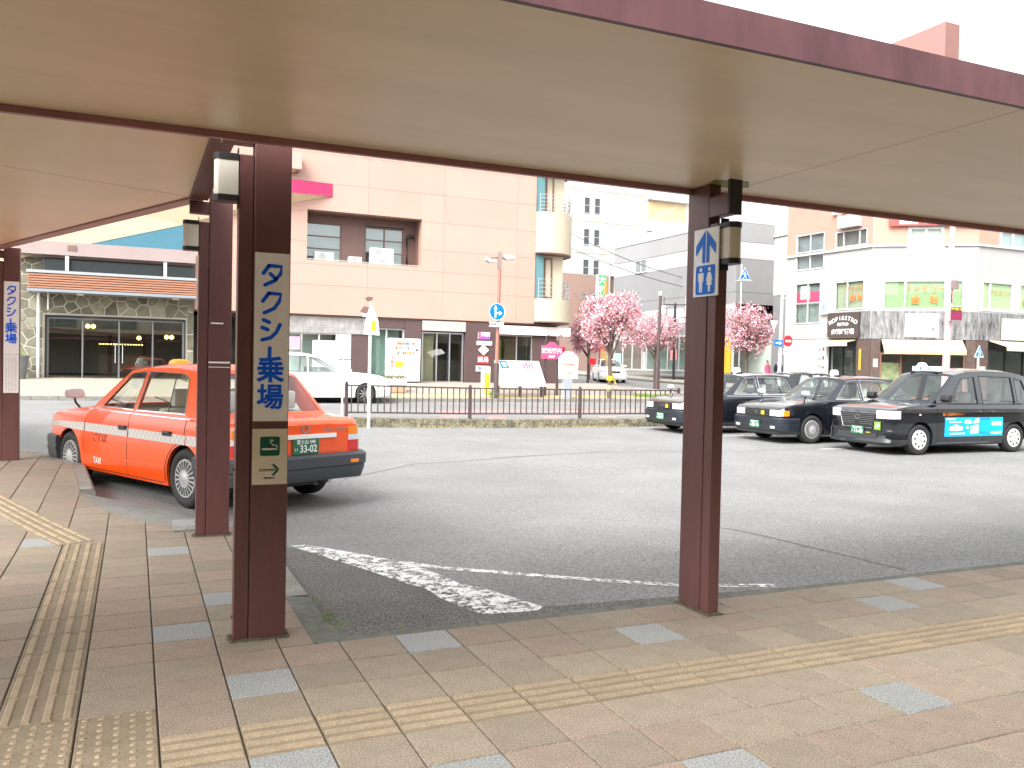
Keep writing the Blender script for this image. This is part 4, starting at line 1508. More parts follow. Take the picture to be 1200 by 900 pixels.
# the taller van-like taxi
JPN = dict(fo=.78, wb=2.75, ro=.87, w=.8475,
           top=[(-3.62, .90), (-3.55, 1.0), (-.55, 1.06), (-.50, 1.05), (.1, 1.00), (.45, .955), (.66, .90), (.78, .82)],
           belt=.985, A0=(-.40, 1.02), A1=(-1.12, 1.59), roofpts=[(-1.5, 1.665), (-2.1, 1.69), (-2.7, 1.68), (-3.15, 1.63), (-3.32, 1.58)], C0=(-3.52, 1.0), tum=.20,
           wins=[[(-.86, 1.03), (-1.30, 1.50), (-1.70, 1.555), (-1.70, 1.02)], [(-1.86, 1.02), (-1.86, 1.57), (-2.82, 1.56), (-2.82, 1.02)], [(-2.92, 1.03), (-2.92, 1.55), (-3.16, 1.50), (-3.34, 1.06)]],
           sill=.20, ra=.345, tr=.305, endr=.13,
           inset=[(.15, .07), (.21, .035), (.30, .014), (.45, .004), (.62, 0), (.80, .006), (.90, .02), (.985, .045), (1.1, .08)], hatch=True)
JX, JY = 14.05, 7.72
t = thing('black_taxi', 'tall black taxi with a cyan advert on its doors and a dark slatted grille', 'taxi', (JX, JY + .735, zg(JX, JY)), PI, 'taxis')
c = Car(**JPN)
c.body(t, M_blk)
c.side_shell(t, M_blk)
c.roof(t, M_blk)
c.screen(t, c.A0, c.A1, .16, 'windscreen', M_blk)
c.screen(t, c.C0, c.roofpts[-1], -.08, 'rear_window', M_blk)
c.wheels(t, M_white, 'holes', .195)
c.interior(t, M_dark2)
c.band(t, 'front_door', M_blk, -1.765, -.46, .235, .98, .003, nz=14, n=24)
c.band(t, 'rear_door', M_blk, lambda z: max(-2.86, -c.wb + math.sqrt(max(0, (c.ra + .04) ** 2 - max(0, z - c.tr) ** 2)) if z < .66 else -2.86), -1.785, .235, .98, .003, nz=14, n=24)
c.seam(t, [(-1.775, .235), (-1.775, .98)], off=.0008, wd=.016, mt=M_dark)
for x, sg in ((-1.60, 1), (-1.98, 1), (-1.60, -1), (-1.98, -1)):
    y = c.sy(x, .86) + .003
    MB().tube([(x - .10, sg * y, .86), (x - .08, sg * (y + .03), .862), (x + .08, sg * (y + .03), .862), (x + .10, sg * y, .86)], .013, 8).build('door_handle', M_blk, t, smooth=50)
ad = MB()
c.band(t, 'advert', M_cyan, -2.36, -.66, .36, .745, .0048, sgs=(1,), nz=4, n=20)
Y = lambda x, z: c.sy(x, z) + .0062
def decal(name, mt, pts, dy=0):
    return MB().quad(*[(x, Y(x, z) + dy, z) for x, z in pts]).build(name, mt, t)
decal('advert_photo', mat('ad_blue', (.02, .24, .62), .4, .5, 6), [(-1.66, .42), (-1.97, .38), (-1.97, .735), (-1.66, .735)], .0004)
decal('advert_photo', mat('ad_yellow', (.78, .68, .32), .4, .6, 12), [(-2.0, .40), (-2.32, .41), (-2.32, .66), (-2.02, .66)], .0004)
decal('advert_photo', mat('ad_pale', (.45, .68, .80), .4, .5, 10), [(-1.38, .40), (-1.64, .42), (-1.64, .60), (-1.40, .58)], .0004)
for pts in ([(-.70, .73), (-.98, .72), (-.94, .70), (-.70, .695)], [(-.78, .66), (-1.14, .665), (-1.14, .64), (-.78, .635)], [(-.80, .56), (-.92, .58), (-.97, .61), (-1.02, .58), (-1.16, .56), (-1.18, .49), (-1.0, .47), (-.76, .49)], [(-.80, .43), (-1.24, .435), (-1.24, .405), (-.80, .40)],
            [(-1.22, .70), (-1.36, .70), (-1.42, .66), (-1.42, .62), (-1.28, .61), (-1.22, .62)], [(-1.45, .62), (-1.52, .70), (-1.60, .73), (-1.64, .72), (-1.64, .63)], [(-1.26, .56), (-1.34, .56), (-1.34, .52), (-1.26, .52)], [(-2.04, .62), (-2.30, .63), (-2.30, .655), (-2.04, .655)]):
    decal('advert_print', M_white, pts, .0009)
text('富士急静岡タクシー', .068, M_orgp, (-.90, Y(-.9, .80), .80), '+y', t, off=.01)
xf = c.x1
g = MB().add([(xf + .01, -.46, .80), (xf + .01, .46, .80), (xf + .012, .36, .52), (xf + .012, -.36, .52), (xf - .05, -.46, .80), (xf - .05, .46, .80), (xf - .05, .36, .52), (xf - .05, -.36, .52)], [(0, 1, 2, 3), (0, 1, 5, 4), (1, 2, 6, 5), (2, 3, 7, 6), (3, 0, 4, 7)]).build('grille', M_black, t)
mb = MB()
for k in range(6):
    z = .775 - k * .037
    hw = .455 - (.80 - z) * .33
    mb.box(xf + .0125, xf + .024, -hw, -.055, z - .007, z + .007).box(xf + .0125, xf + .024, .055, hw, z - .007, z + .007)
mb.tube([(xf + .012, -.47, .81), (xf + .012, .47, .81), (xf + .015, .37, .51), (xf + .015, -.37, .51), (xf + .012, -.47, .81)], .011, 6)
mb.build('grille_bar', mat('smoked_chrome', (.28, .29, .30), .2, metal=.9), g)
MB().lathe([(.055, 0), (.055, .012), (.04, .012), (.04, 0)], 22, (xf + .0125, 0, .72), 'x').build('badge', M_chrome, g)
for sg in (1, -1):
    c.wrap(t, 'headlamp', M_lampc, True, .47, .26, .715, .875, .008, sgs=(sg,))
    MB().cyl(.035, (xf - .01, sg * .60, .36), (xf + .012, sg * .60, .36), 14).build('fog_lamp', M_lampc, t)
    c.wrap(t, 'indicator', M_lampc, True, .6, .16, .63, .74, .004, sgs=(sg,)) if False else None
c.bumper(t, M_blk, True, .42, [(-.03, .23), (.02, .22), (.04, .25), (.03, .30), (.02, .34), (.025, .48), (-.03, .50)])
MB().box(xf + .0255, xf + .030, -.50, .50, .30, .42).build('intake', M_dark, t)
plate(t, xf + .03, .02, .46, True, '富士山 500', ('う', '11-48'))
MB().box(xf + .0255, xf + .029, .44, .60, .49, .65).build('sticker', M_leafg, t)
MB().quad((xf + .0295, .47, .52), (xf + .0295, .57, .56), (xf + .0295, .56, .62), (xf + .0295, .48, .58)).build('sticker_print', M_white, t)
MB().box(xf + .0255, xf + .029, .24, .34, .35, .43).build('sticker', M_yel, t)
c.bumper(t, M_blk, False, .5, [(-.03, .24), (.03, .23), (.06, .3), (.05, .52), (-.03, .56)])
c.wrap(t, 'tail_lamp', M_redl, False, .66, .16, .75, .95, .008)
for sg in (1, -1):
    MB().prism([(-.62, 1.055), (-.55, 1.05), (-.50, 1.10), (-.52, 1.19), (-.64, 1.20)], sg * .84, sg * 1.03).build('mirror', M_black, t, bevel=.02, smooth=40)
    MB().box(.0, .05, sg * (c.sy(0, .80) + .0), sg * (c.sy(0, .80) + .012), .785, .815).build('side_marker', M_lampc, t, bevel=.004)
lamp = MB().box(-1.20, -1.06, -.33, .33, 1.665, 1.765).build('roof_sign', M_white, t, bevel=.012, smooth=40)
text('富 士 急', .085, M_blue, (-1.058, 0, 1.715), parent=lamp, rot=(PI / 2, 0, PI / 2), off=.01)
MB().box(-1.16, -1.0, -.34, .34, 1.632, 1.66).build('sign_foot', M_black, t)
MB().lathe([(.0005, .15), (.07, .14), (.11, .08), (.12, 0)], 18, (-1.32, -.30, 1.70)).build('roof_lamp', M_white, t, smooth=50)
mb = MB()
for y in (-.3, .3):
    mb.tube([(-.30, y, 1.06), (-.52, y + .3, 1.17)], .009, 5)
mb.split('wiper', M_black, t)
c.seam(t, [(-2.0, .235), (-.5, .235)], off=.0016, wd=.012, mt=M_chrome, sgs=(1,))

# white van-like car by the far kerb, black car beyond the taxis, white car down the street
VAN = dict(fo=.88, wb=2.85, ro=1.0, w=.86, top=[(-3.85, .95), (-3.8, 1.02), (-.45, 1.08), (-.40, 1.07), (.2, 1.02), (.6, .94), (.8, .86), (.88, .78)], belt=1.02, A0=(-.42, 1.05), A1=(-1.50, 1.55),
           roofpts=[(-2.0, 1.64), (-2.6, 1.67), (-3.2, 1.63), (-3.55, 1.54)], C0=(-3.75, 1.02), tum=.2,
           wins=[[(-.85, 1.07), (-1.58, 1.50), (-1.92, 1.56), (-1.92, 1.06)], [(-2.0, 1.06), (-2.0, 1.57), (-2.85, 1.585), (-2.85, 1.06)], [(-2.93, 1.06), (-2.93, 1.58), (-3.38, 1.51), (-3.50, 1.07)]], tr=.33, ra=.37, hatch=True,
           inset=[(.15, .06), (.22, .02), (.35, .0), (.60, .004), (.75, .02), (.9, .02), (1.02, .05), (1.2, .08)])
SED = dict(CROWN)
for nm, lab, cat, spec, loc, rz, pm in (('white_minivan', 'white minivan parked at the far kerb in front of the shops', 'car', VAN, (7.15, 24.35 + .8, 0), 0, M_wcar),
                                        ('black_car', 'dark parked car seen above the roofs of the black taxis', 'car', dict(SED, hatch=False), (22.9, 18.3, 0), -.12, M_blk),
                                        ('white_car', 'small white car far down the side street by the red signs', 'car', SED, (27.3, 42.0, 0), R(-112), M_wcar)):
    t = thing(nm, lab, cat, (loc[0], loc[1], zg(loc[0], loc[1])), rz)
    c = Car(**spec)
    c.body(t, pm); c.side_shell(t, pm); c.roof(t, pm)
    c.screen(t, c.A0, c.A1, .13, 'windscreen', pm)
    c.screen(t, c.C0, c.roofpts[-1], -.08, 'rear_window', pm)
    c.wheels(t, M_alu, 'spokes', .235); c.interior(t, M_dark2)
    c.seam(t, [(-1.65 if spec is not VAN else -1.91, .235), (-1.65 if spec is not VAN else -1.91, c.belt)], off=.0016)
    c.seam(t, [(-.44, .235), (-.44, c.belt)], off=.0016)
    c.bumper(t, pm, True, .42, [(-.03, .24), (.02, .23), (.05, .27), (.05, .50), (-.03, .56)])
    c.bumper(t, pm, False, .42, [(-.03, .24), (.02, .23), (.05, .27), (.05, .50), (-.03, .56)])
    for sg in (1, -1):
        c.wrap(t, 'headlamp', M_lampc, True, .5, .30, .66, .76, .006, sgs=(sg,))
        c.wrap(t, 'tail_lamp', M_redl, False, .58, .2, .65, .85, .006, sgs=(sg,))
        MB().prism([(-.66, c.belt + .06), (-.55, c.belt + .05), (-.52, c.belt + .13), (-.66, c.belt + .19)], sg * .82, sg * 1.01).build('mirror', pm, t, bevel=.02, smooth=40)
    MB().box(c.x1, c.x1 + .012, -.38, .38, .60, .72).build('grille', M_black, t)

# ------------------------------------------------------------------ station building behind the camera (unseen; added to shade the near pavement)
sb = placed('added_station_building', 'plain unseen station building added behind the camera for shade', 'building', (2, -9, 0))
MB().box(-45, 50, -24, -10.2, 0, 7.6).build('wall', mat('added_station_wall', (.70, .66, .58), .7, .05, 1), sb)
MB().box(-46, 51, -24.5, -9.6, 7.6, 8.0).build('roof', M_roofm, sb)
MB().box(-40, 45, -10.2, -4.9, 3.2, 3.5).build('shade_eaves', M_soffit, sb)  # unseen slab, added to keep light off the near pavement
F = frame_map(46, -10.2, PI)
for k in range(20):
    window(F, sb, 2 + k * 4.4, 5.2 + k * 4.4, 3.2, 5.2, 2, 1, M_alu, G_refl, w0=.1)

# ------------------------------------------------------------------ far pavements
def zs(x, y):
    """pavement in front of the shops: rises from the kerb to the doorsteps"""
    return zg(x, 25.45) + .12 + (.62 - zg(x, 25.45) - .12) * ss(0, 1, (y - 25.9) / 5.0) if y > 25.6 else zg(x, y) + .12


X = [-30 + i for i in range(51)] + [20.4]
struct(MB().grid([[(x, y, zs(x, y)) for x in X] for y in (25.55, 25.9, 26.6, 27.4, 28.2, 29, 29.8, 30.4, 31, 33, 36)]).build('shop_pavement', M_side))
struct(MB().grid([[(x, y, zs(x, y) + .004) for x in X if x < 5] for y in (25.9, 26.6, 27.4, 28.2, 29, 29.8, 30.4, 31)]).build('forecourt', M_fore))
struct(MB().grid([[(x, y, zs(x, y) + .006) for x in X if x > 7] for y in (26.5, 26.8, 27.1)]).build('tactile_band', P_yel))
X2 = [20.4 + .6 * i for i in range(0, 8)]
struct(MB().grid([[(x0 + (20.4 - x0) * 0, y, zg(x0, y) + .13 + .0 * x0) for x0 in X2] for y in [25.9 + k for k in range(0, 34)]]).build('side_pavement', M_side))
kb = struct(MB().box(0, .01, 0, .01, -3.0, -2.99).build('far_kerb', M_kerb))
for k in range(72):
    x = -30 + k * .75
    if x > 24.0: break
    MB().add([(x + .006, 25.40, zg(x, 25.4) - .1), (x + .744, 25.40, zg(x + .75, 25.4) - .1), (x + .744, 25.40, zg(x + .75, 25.4) + .125), (x + .006, 25.40, zg(x, 25.4) + .125), (x + .006, 25.56, zg(x, 25.4) + .128), (x + .744, 25.56, zg(x + .75, 25.4) + .128)], [(0, 1, 2, 3), (3, 2, 5, 4)]).build('kerb_stone', M_kerb, kb)
for k in range(30):
    y = 25.6 + k * .8
    MB().box(24.6, 24.75, y + .005, y + .795, zg(24.6, y) - .1, zg(24.6, y) + .134).build('kerb_stone', M_kerbd, kb)
# far side of the side street
struct(MB().grid([[(x, y, zg(x, y) + .13) for x in (31.4, 32.6, 33.8, 35.2)] for y in [29 + k for k in range(0, 60)]]).build('side_pavement', M_side))
for k in range(40):
    y = 29 + k * .8
    MB().box(31.25, 31.4, y + .005, y + .795, zg(31.3, y) - .1, zg(31.3, y) + .135).build('kerb_stone', M_kerbd, kb)
struct(MB().grid([[(x, y, zg(x, y) + .13) for x in (26.6, 30, 34, 40, 50)] for y in (18.6, 19.4, 20.3, 21.3)]).build('side_pavement', M_side))
gg = MB()
for k in range(420):
    a, r_ = random.uniform(0, 6.3), random.random() ** .5
    x, y = 20.6 + 1.1 * r_ * math.cos(a), 26.9 + .55 * r_ * math.sin(a)
    b = random.uniform(0, 6.3)
    gg.quad((x - .03, y, zs(min(x, 20.3), 26.2)), (x + .03, y, zs(min(x, 20.3), 26.2)), (x + .05 * math.cos(b), y + .05 * math.sin(b), zg(x, y) + random.uniform(.2, .32)))
g_ = gg.build('grass_patch', M_leafg, recalc=False)
g_['kind'] = 'stuff'

# ------------------------------------------------------------------ island kerb and fence
isl = struct(MB().grid([[(x, y, zg(x, 15.1) + .21) for x in [3.0 + i * .5 for i in range(26)]] for y in (15.0, 15.25, 15.5)]).build('island', M_kerb))
for k in range(21):
    x = 3.0 + k * .6
    z = zg(x, 15.1)
    MB().box(x + .004, x + .596, 14.98 + random.uniform(-.006, .006), 15.1, z - .15, z + .212 + random.uniform(-.004, .003)).build('kerb_stone', mat('kerb_mossy', (.17, .155, .105), .95, .6, 5, .9, 30, speck=.4, sps=25), isl, bevel=.012)
fe = placed('railing', 'brown metal railing with thin uprights on the island kerb', 'railing', (9, 15.2, .1))
posts = [4.40 + 3.075 * k for k in range(4)]
for k, x in enumerate(posts):
    z = zg(x, 15.1) + .2
    mb = MB().box(x - .035, x + .035, 15.165, 15.235, z, z + .80)
    mb.lathe([(.0005, .055), (.025, .048), (.035, .025), (.03, .0)], 12, (x, 15.2, z + .80))
    mb.build('post', M_rail, fe)
    if k == 3: break
    z0 = .115 + zg(x, 15.1) + .2
    z1 = zg(x + 3.075, 15.1) + .315
    zz = lambda xx: z0 + (z1 - z0) * (xx - x) / 3.075
    for dz, nm in ((0, 'lower_rail'), (.63, 'upper_rail')):
        a, b = x + .037, x + 3.038
        MB().add([(a, 15.18, zz(a) + dz), (b, 15.18, zz(b) + dz), (b, 15.22, zz(b) + dz), (a, 15.22, zz(a) + dz), (a, 15.18, zz(a) + dz + .035), (b, 15.18, zz(b) + dz + .035), (b, 15.22, zz(b) + dz + .035), (a, 15.22, zz(a) + dz + .035)],
                 [(0, 3, 2, 1), (4, 5, 6, 7), (0, 1, 5, 4), (1, 2, 6, 5), (2, 3, 7, 6), (3, 0, 4, 7)]).build(nm, M_rail, fe)
    if k == 0:
        bar = bpy.data.meshes.new('upright')
        bm_ = MB().box(-.0115, .0115, -.0115, .0115, 0, .595)
        bar.from_pydata(bm_.v, [], bm_.f)
        bar.materials.append(M_rail)
    for q in range(19):
        xx = x + 3.075 * (q + .75) / 19.5
        o = bpy.data.objects.new('upright', bar)
        COL.objects.link(o)
        setpar(o, fe)
        o.location = (xx, 15.2, zz(xx) + .035)

# white poles on the island
t = placed('sign_pole', 'white pole with a house shaped bus stop sign on top', 'sign', (4.86, 14.9, -.03))
MB().cyl(.036, (4.86, 14.9, -.1), (4.86, 14.9, 2.55), 14).build('pole', M_white, t, smooth=40)
MB().prism([(4.70, 2.10), (5.07, 2.08), (5.03, 2.42), (4.88, 2.78), (4.84, 2.78), (4.73, 2.42)], 14.845, 14.86).build('board', M_white, t)
MB().prism([(4.87, 2.18), (4.99, 2.18), (4.99, 2.38), (4.92, 2.44), (4.87, 2.38)], 14.843, 14.8445).build('print', M_yel, t)
MB().box(4.66, 4.90, 14.846, 14.87, 2.50, 2.57).build('crossbar', M_white, t)
MB().prism([(4.62, 2.62), (4.70, 2.74), (4.86, 2.72), (4.80, 2.56)], 14.88, 14.96).build('speaker', M_recess, t)
MB().prism([(4.74, 2.93), (4.80, 2.97), (4.92, 2.95), (4.88, 2.88), (4.80, 2.86)], 14.88, 14.96).build('lamp_head', M_recess, t)
MB().tube([(4.86, 14.92, 2.5), (4.88, 14.92, 2.75), (4.84, 14.92, 2.9)], .014, 6).build('bracket', M_white, t)
t = placed('notice_pole', 'thin white post with two blank white plates, left of the railing', 'sign', (4.26, 15.0, 0))
MB().cyl(.022, (4.26, 15.0, -.1), (4.26, 15.0, 2.07), 10).build('pole', M_white, t)
MB().box(4.10, 4.43, 14.965, 14.975, 1.52, 2.08).build('plate', M_white, t)
MB().box(4.10, 4.43, 14.965, 14.975, 1.12, 1.50).build('plate', M_white, t)
mb = MB()
for z in (1.5, 1.92, 1.12):
    mb.box(4.18, 4.34, 14.955, 14.964, z - .012, z + .004)
mb.split('clamp', M_alu, t)

# ------------------------------------------------------------------ peach building
FY = 31.0
pb = placed('peach_building', 'large building of peach panels over a brown ground floor of shops', 'building', (10, 31, .6))
zl = [3.36, 4.57, 5.42, 6.34, 7.55, 8.76, 9.97, 11.2, 12.5, 13.8, 15.1]
xl = [2.0, 5.42, 8.82, 12.18, 15.69, 16.62]
hole = (6.29, 11.18, 5.586, 7.64)
# wall core behind the panels, around the recess
for r in rect_minus([(2.0, 16.62, 3.36, 15.1)], hole):
    MB().box(r[0], r[1], FY + .03, FY + .45, r[2], r[3]).build('wall', M_peachj, pb)
MB().box(2.0, 16.62, FY + .45, FY + 14, 8.0, 15.0).build('wall', M_peachj, pb)
MB().box(2.0, 17.98, FY + .1, FY + 14, 3.30, 3.355).build('floor_slab', M_recess, pb)
for i in range(5):
    for j in range(10):
        for r in rect_minus([(xl[i] + .004, xl[i + 1] - .004, zl[j] + .004, zl[j + 1] - .004)], hole):
            MB().box(r[0], r[1], FY + random.uniform(-.002, .002), FY + .03, r[2], r[3]).build('wall_panel', M_peach, pb)
# recess with two windows and plant
mb = MB()
mb.box(6.29, 11.18, FY + .0, FY + 2.2, 7.641, 7.70).box(6.23, 6.289, FY + .002, FY + 2.2, 5.586, 7.64).box(11.181, 11.24, FY + .002, FY + 2.2, 5.586, 7.64).box(6.29, 11.18, FY + .002, FY + 2.2, 5.52, 5.585)
F = frame_map(0, FY + 1.1, 0)
for a, b, c, d in rect_minus(rect_minus([(6.29, 11.18, 5.586, 7.64)], (6.35, 7.95, 5.65, 7.30)), (8.95, 10.7, 5.65, 7.35)):
    mb.box(a, b, FY + 1.1, FY + 1.3, c, d)
mb.build('recess', M_recess, pb)
for u0, u1 in ((6.35, 7.95), (8.95, 10.7)):
    window(F, pb, u0 + .03, u1 - .03, 5.68, 7.27, 1 if u0 < 7 else 2, 3, M_recess, glass('louvre_glass' + str(u0), (.8, .86, .85), .2, .03, .12), t=.05)
MB().box(6.3, 11.17, FY + 1.35, FY + 1.5, 5.6, 7.6).build('window_backing', mat('blind_grey', (.42, .45, .45), .8), pb)
MB().tube([(10.8, FY + .9, 5.6), (10.8, FY + .9, 6.9), (10.9, FY + .9, 7.02), (11.1, FY + .9, 7.0)], .07, 10).build('vent_pipe', M_black, pb, smooth=50)
for k, (x, lab, wd) in enumerate(((7.05, 'small outdoor air conditioner at the left of the recessed balcony', .8), (8.35, 'low grey outdoor unit on the recessed balcony ledge between its neighbours', .55), (9.5, 'white outdoor air conditioner at the right of the recessed balcony', 1.0))):
    t = placed('air_conditioner', lab, 'air conditioner', (x, FY + .4, 5.587), 'outdoor units on the recessed balcony')
    h = (.36, .26, .70)[k]
    MB().box(x - wd / 2, x + wd / 2, FY + .18, FY + .5, 5.60, 5.60 + h).build('casing', M_wframe, t, bevel=.02)
    mb = MB()
    for q in range(5):
        r0 = h * .42 * (1 - q * .19)
        mb.lathe([(r0, 0), (r0, -.012), (r0 - .018, -.012), (r0 - .018, 0)], 20, (x - wd * .12, FY + .178, 5.60 + h / 2), 'y')
    mb.build('fan_grille', M_grayp, t)
# railing along the recess edge
mb = MB().box(6.29, 11.18, FY + .04, FY + .07, 5.62, 5.645)
mb.build('ledge_rail', M_wframe, pb)
# magenta band over the left part, with a sloping underside
mb = MB()
mb.add([(7.30, 30.98, 8.22), (7.30, 30.98, 8.75), (5.58, 30.4, 8.66), (5.58, 30.4, 8.135), (-6, 30.2, 8.4), (-6, 30.2, 7.9)], [(0, 1, 2, 3), (3, 2, 4, 5)])
mb.build('magenta_band', M_mag, pb)
mb = MB()
mb.add([(7.38, 30.985, 8.29), (5.58, 30.405, 8.13), (-6, 30.205, 7.9), (-6, 30.985, 4.3), (1.5, 30.985, 6.57), (5.69, 30.985, 7.82)], [(0, 1, 5), (1, 2, 4, 5), (2, 3, 4)])
mb.build('band_soffit', mat('band_soffit_cream', (.66, .52, .36), .6, .04, 1), pb)
MB().add([(7.30, 30.98, 8.76), (5.58, 30.4, 8.665), (-6, 30.2, 8.405), (-6, 30.98, 8.6)], [(0, 1, 2, 3)]).build('band_top', M_roofm, pb)
MB().box(6.40, 6.412, 30.60, 30.64, 8.19, 8.69).build('band_joint', M_white, pb) if False else None
MB().box(5.30, 5.93, 30.35, 30.99, 9.08, 9.74).build('hood_box', mat('hood_pink', (.55, .30, .26), .6), pb, bevel=.01)
MB().lathe([(.12, 0), (.10, -.05), (.03, -.08), (.0005, -.08)], 14, (5.62, 30.66, 9.079)).build('hood_lamp', M_awn2, pb)
# ground floor
Z0, Z1 = .5, 3.29
pil = [(2.0, 2.35), (4.3, 4.7), (7.22, 7.66), (9.86, 11.30), (13.3, 14.83), (16.75, 17.95)]
gf = [(7.67, 8.75, M_pillar)]
for x0, x1, y0, y1 in ((7.66, 8.98, 31.25, 31.6), (10.55, 11.28, 31.1, 31.7), (13.32, 14.82, 31.05, 31.9), (16.7, 17.9, 31.2, 31.9)):
    MB().box(x0, x1, y0, y1, Z0, Z1).build('pillar', M_pillar, pb, bevel=.01)
MB().box(8.985, 10.545, 31.14, 31.4, 2.92, Z1).build('lintel', M_pillar, pb)
MB().box(5.4, 8.98, 31.20, 31.24, 2.60, Z1).build('lintel', mat('lintel_grey', (.30, .29, .28), .6, .3, 3), pb)
mb = MB()
for k in range(14):
    mb.box(5.5 + k * .24, 5.512 + k * .24, 31.185, 31.198, 2.62, 3.2)
mb.box(5.5, 8.9, 31.183, 31.186, 2.86, 2.875)
mb.build('lintel_ribs', M_grayp, pb)
MB().box(11.30, 13.30, 31.02, 31.1, 2.86, Z1).build('lintel', mat('fascia_grey', (.40, .36, .34), .6, .06, 1), pb)
MB().box(14.84, 18.5, 30.96, 31.1, 2.82, 3.22).build('lintel', mat('fascia_pale', (.62, .58, .56), .6, .06, 1), pb)
F = frame_map(0, 31.28, 0)
window(F, pb, 5.45, 7.62, .75, 2.58, 3, 1, M_wframe, G_shop, t=.07)
window(F, pb, 9.02, 10.52, .72, 2.88, 2, 1, M_wframe, G_shop, t=.07)
window(F, pb, 11.38, 13.26, .62, 2.78, 1, 1, M_alu, G_shop, t=.06, splits=[11.38, 12.05, 12.65, 13.26])
window(F, pb, 14.9, 16.66, .72, 2.78, 1, 1, M_alu, G_shop, t=.06, splits=[14.9, 15.9, 16.66])
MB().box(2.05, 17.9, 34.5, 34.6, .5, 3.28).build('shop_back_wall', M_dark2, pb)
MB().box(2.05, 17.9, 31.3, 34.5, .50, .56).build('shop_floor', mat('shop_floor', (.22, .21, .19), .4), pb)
MB().box(8.99, 10.5, 31.9, 31.95, .6, 2.9).build('shop_blind', mat('mint_blind', (.45, .58, .52), .8), pb)
MB().box(5.5, 7.6, 32.0, 32.05, .6, 2.6).build('shop_blind', mat('white_blind', (.55, .58, .56), .8), pb)
MB().box(11.4, 12.0, 31.6, 31.7, .6, 2.7).build('inner_partition', mat('tan_partition', (.42, .33, .22), .6), pb)
window(frame_map(0, 33.0, 0), pb, 12.0, 13.2, .6, 2.75, 2, 1, M_alu, G_win, t=.09)
MB().box(14.95, 15.6, 32.4, 32.5, .6, 2.7).build('inner_partition', mat('lime_partition', (.50, .52, .06), .6), pb)
MB().box(15.95, 16.6, 32.8, 32.9, .6, 2.7).build('inner_partition', mat('tan_partition2', (.40, .28, .18), .6), pb)
mb = MB()
for k in range(9):
    mb.stroke([(11.58 + .05 * k, 1.9 - .03 * k), (12.0 - .03 * k, 2.05 - .04 * k), (12.25 + .02 * k, 2.06 - .02 * k)], .014, 31.21)
mb.build('door_logo', M_wframe, pb)
MB().box(5.48, 6.1, 31.19, 31.22, 1.9, 2.42).build('window_poster', mat('poster_pink', (.80, .30, .55), .5, .1, 3), pb)
MB().box(6.62, 7.58, 31.19, 31.22, 1.2, 2.30).build('window_poster', mat('poster_pale', (.70, .74, .70), .5, .12, 5), pb)
# rounded balconies at the right corner
for z0, z1, rail in ((3.47, 4.5, .92), (6.62, 8.46, .8), (10.4, 12, 0)):
    pl = [(16.63, 31.0), (16.66, 30.72), (17.2, 30.60), (17.8, 30.68), (18.3, 30.95), (18.65, 31.35), (18.85, 31.9), (18.9, 32.5), (18.9, 34), (16.63, 34)]
    MB().prism(pl, z0, z1, 'z').build('balcony', M_creamw, pb, smooth=35)
    MB().prism([(p[0] * 1.0, p[1] + .01) for p in pl], z0 - .06, z0 - .002, 'z').build('balcony_soffit', M_recess, pb)
    if rail:
        mb = MB()
        rp = [(16.7, 30.76), (17.2, 30.66), (17.77, 30.74), (18.25, 31.0), (18.58, 31.4), (18.78, 31.93), (18.83, 32.5)]
        for q in range(5):
            mb.tube([(p[0], p[1], z1 + .12 + (rail - .14) * q / 4) for p in rp], .014, 6)
        for p in rp:
            mb.tube([(p[0], p[1], z1), (p[0], p[1], z1 + rail)], .016, 6)
        for p, q in zip(rp[2:-1], rp[3:]):
            mb.tube([(p[0], p[1], z1 + .1), (q[0], q[1], z1 + rail - .1)], .01, 5)
        mb.build('balcony_rail', M_grayp, pb)
for z0, z1 in ((4.52, 6.55), (8.48, 10.34)):
    MB().box(16.64, 17.05, 31.05, 31.2, z0, z1).build('teal_panel', mat('teal_panel', (.09, .22, .24), .4), pb)
    MB().box(17.06, 18.2, 31.3, 33, z0, z1).build('balcony_wall', M_creamw, pb)
    window(frame_map(0, 31.27, 0), pb, 17.25, 17.6, z0 + .1, z1 - .15, 1, 1, M_recess, G_win)
# small boards on the brown pillar
for x0, x1, z0, z1, mt, s_, mc, lab in ((13.90, 14.46, 2.56, 2.88, M_white, 'CAFE', mat('purple_print', (.28, .08, .45), .5), 'top white and purple board on the brown pillar'), (13.84, 14.56, 2.30, 2.48, M_white, '居酒屋', M_darkp, 'narrow white board second from the top of the brown pillar'),
                                         (13.9, 14.4, 1.46, 1.82, M_red, '焼鳥', M_white, 'red board on the brown pillar'), (13.82, 14.42, 1.12, 1.38, mat('pale_blue_board', (.45, .55, .8), .5), '歯科', M_blue, 'pale blue board at the bottom of the brown pillar')):
    t = placed('pillar_board', lab, 'sign', ((x0 + x1) / 2, 31.03, z0), 'small boards on the brown pillar')
    MB().box(x0, x1, 31.0, 31.045, z0, z1).build('board', mt, t)
    text(s_, (z1 - z0) * .75, mc, ((x0 + x1) / 2, 30.999, (z0 + z1) / 2), parent=t, off=.01)
    if mc.name == 'purple_print':
        MB().box(x0, x1, 30.998, 30.9995, z0, z0 + .13).build('print', mc, t)
        MB().box(x0, x0 + .12, 30.997, 30.9975, z0, z1).build('print', M_pink, t)
t = placed('pillar_board', 'white diamond on the brown pillar', 'sign', (14.17, 31.03, 1.85), 'small boards on the brown pillar')
MB().prism([(14.17, 1.85), (14.42, 2.08), (14.17, 2.31), (13.92, 2.08)], 31.0, 31.045).build('board', M_white, t)

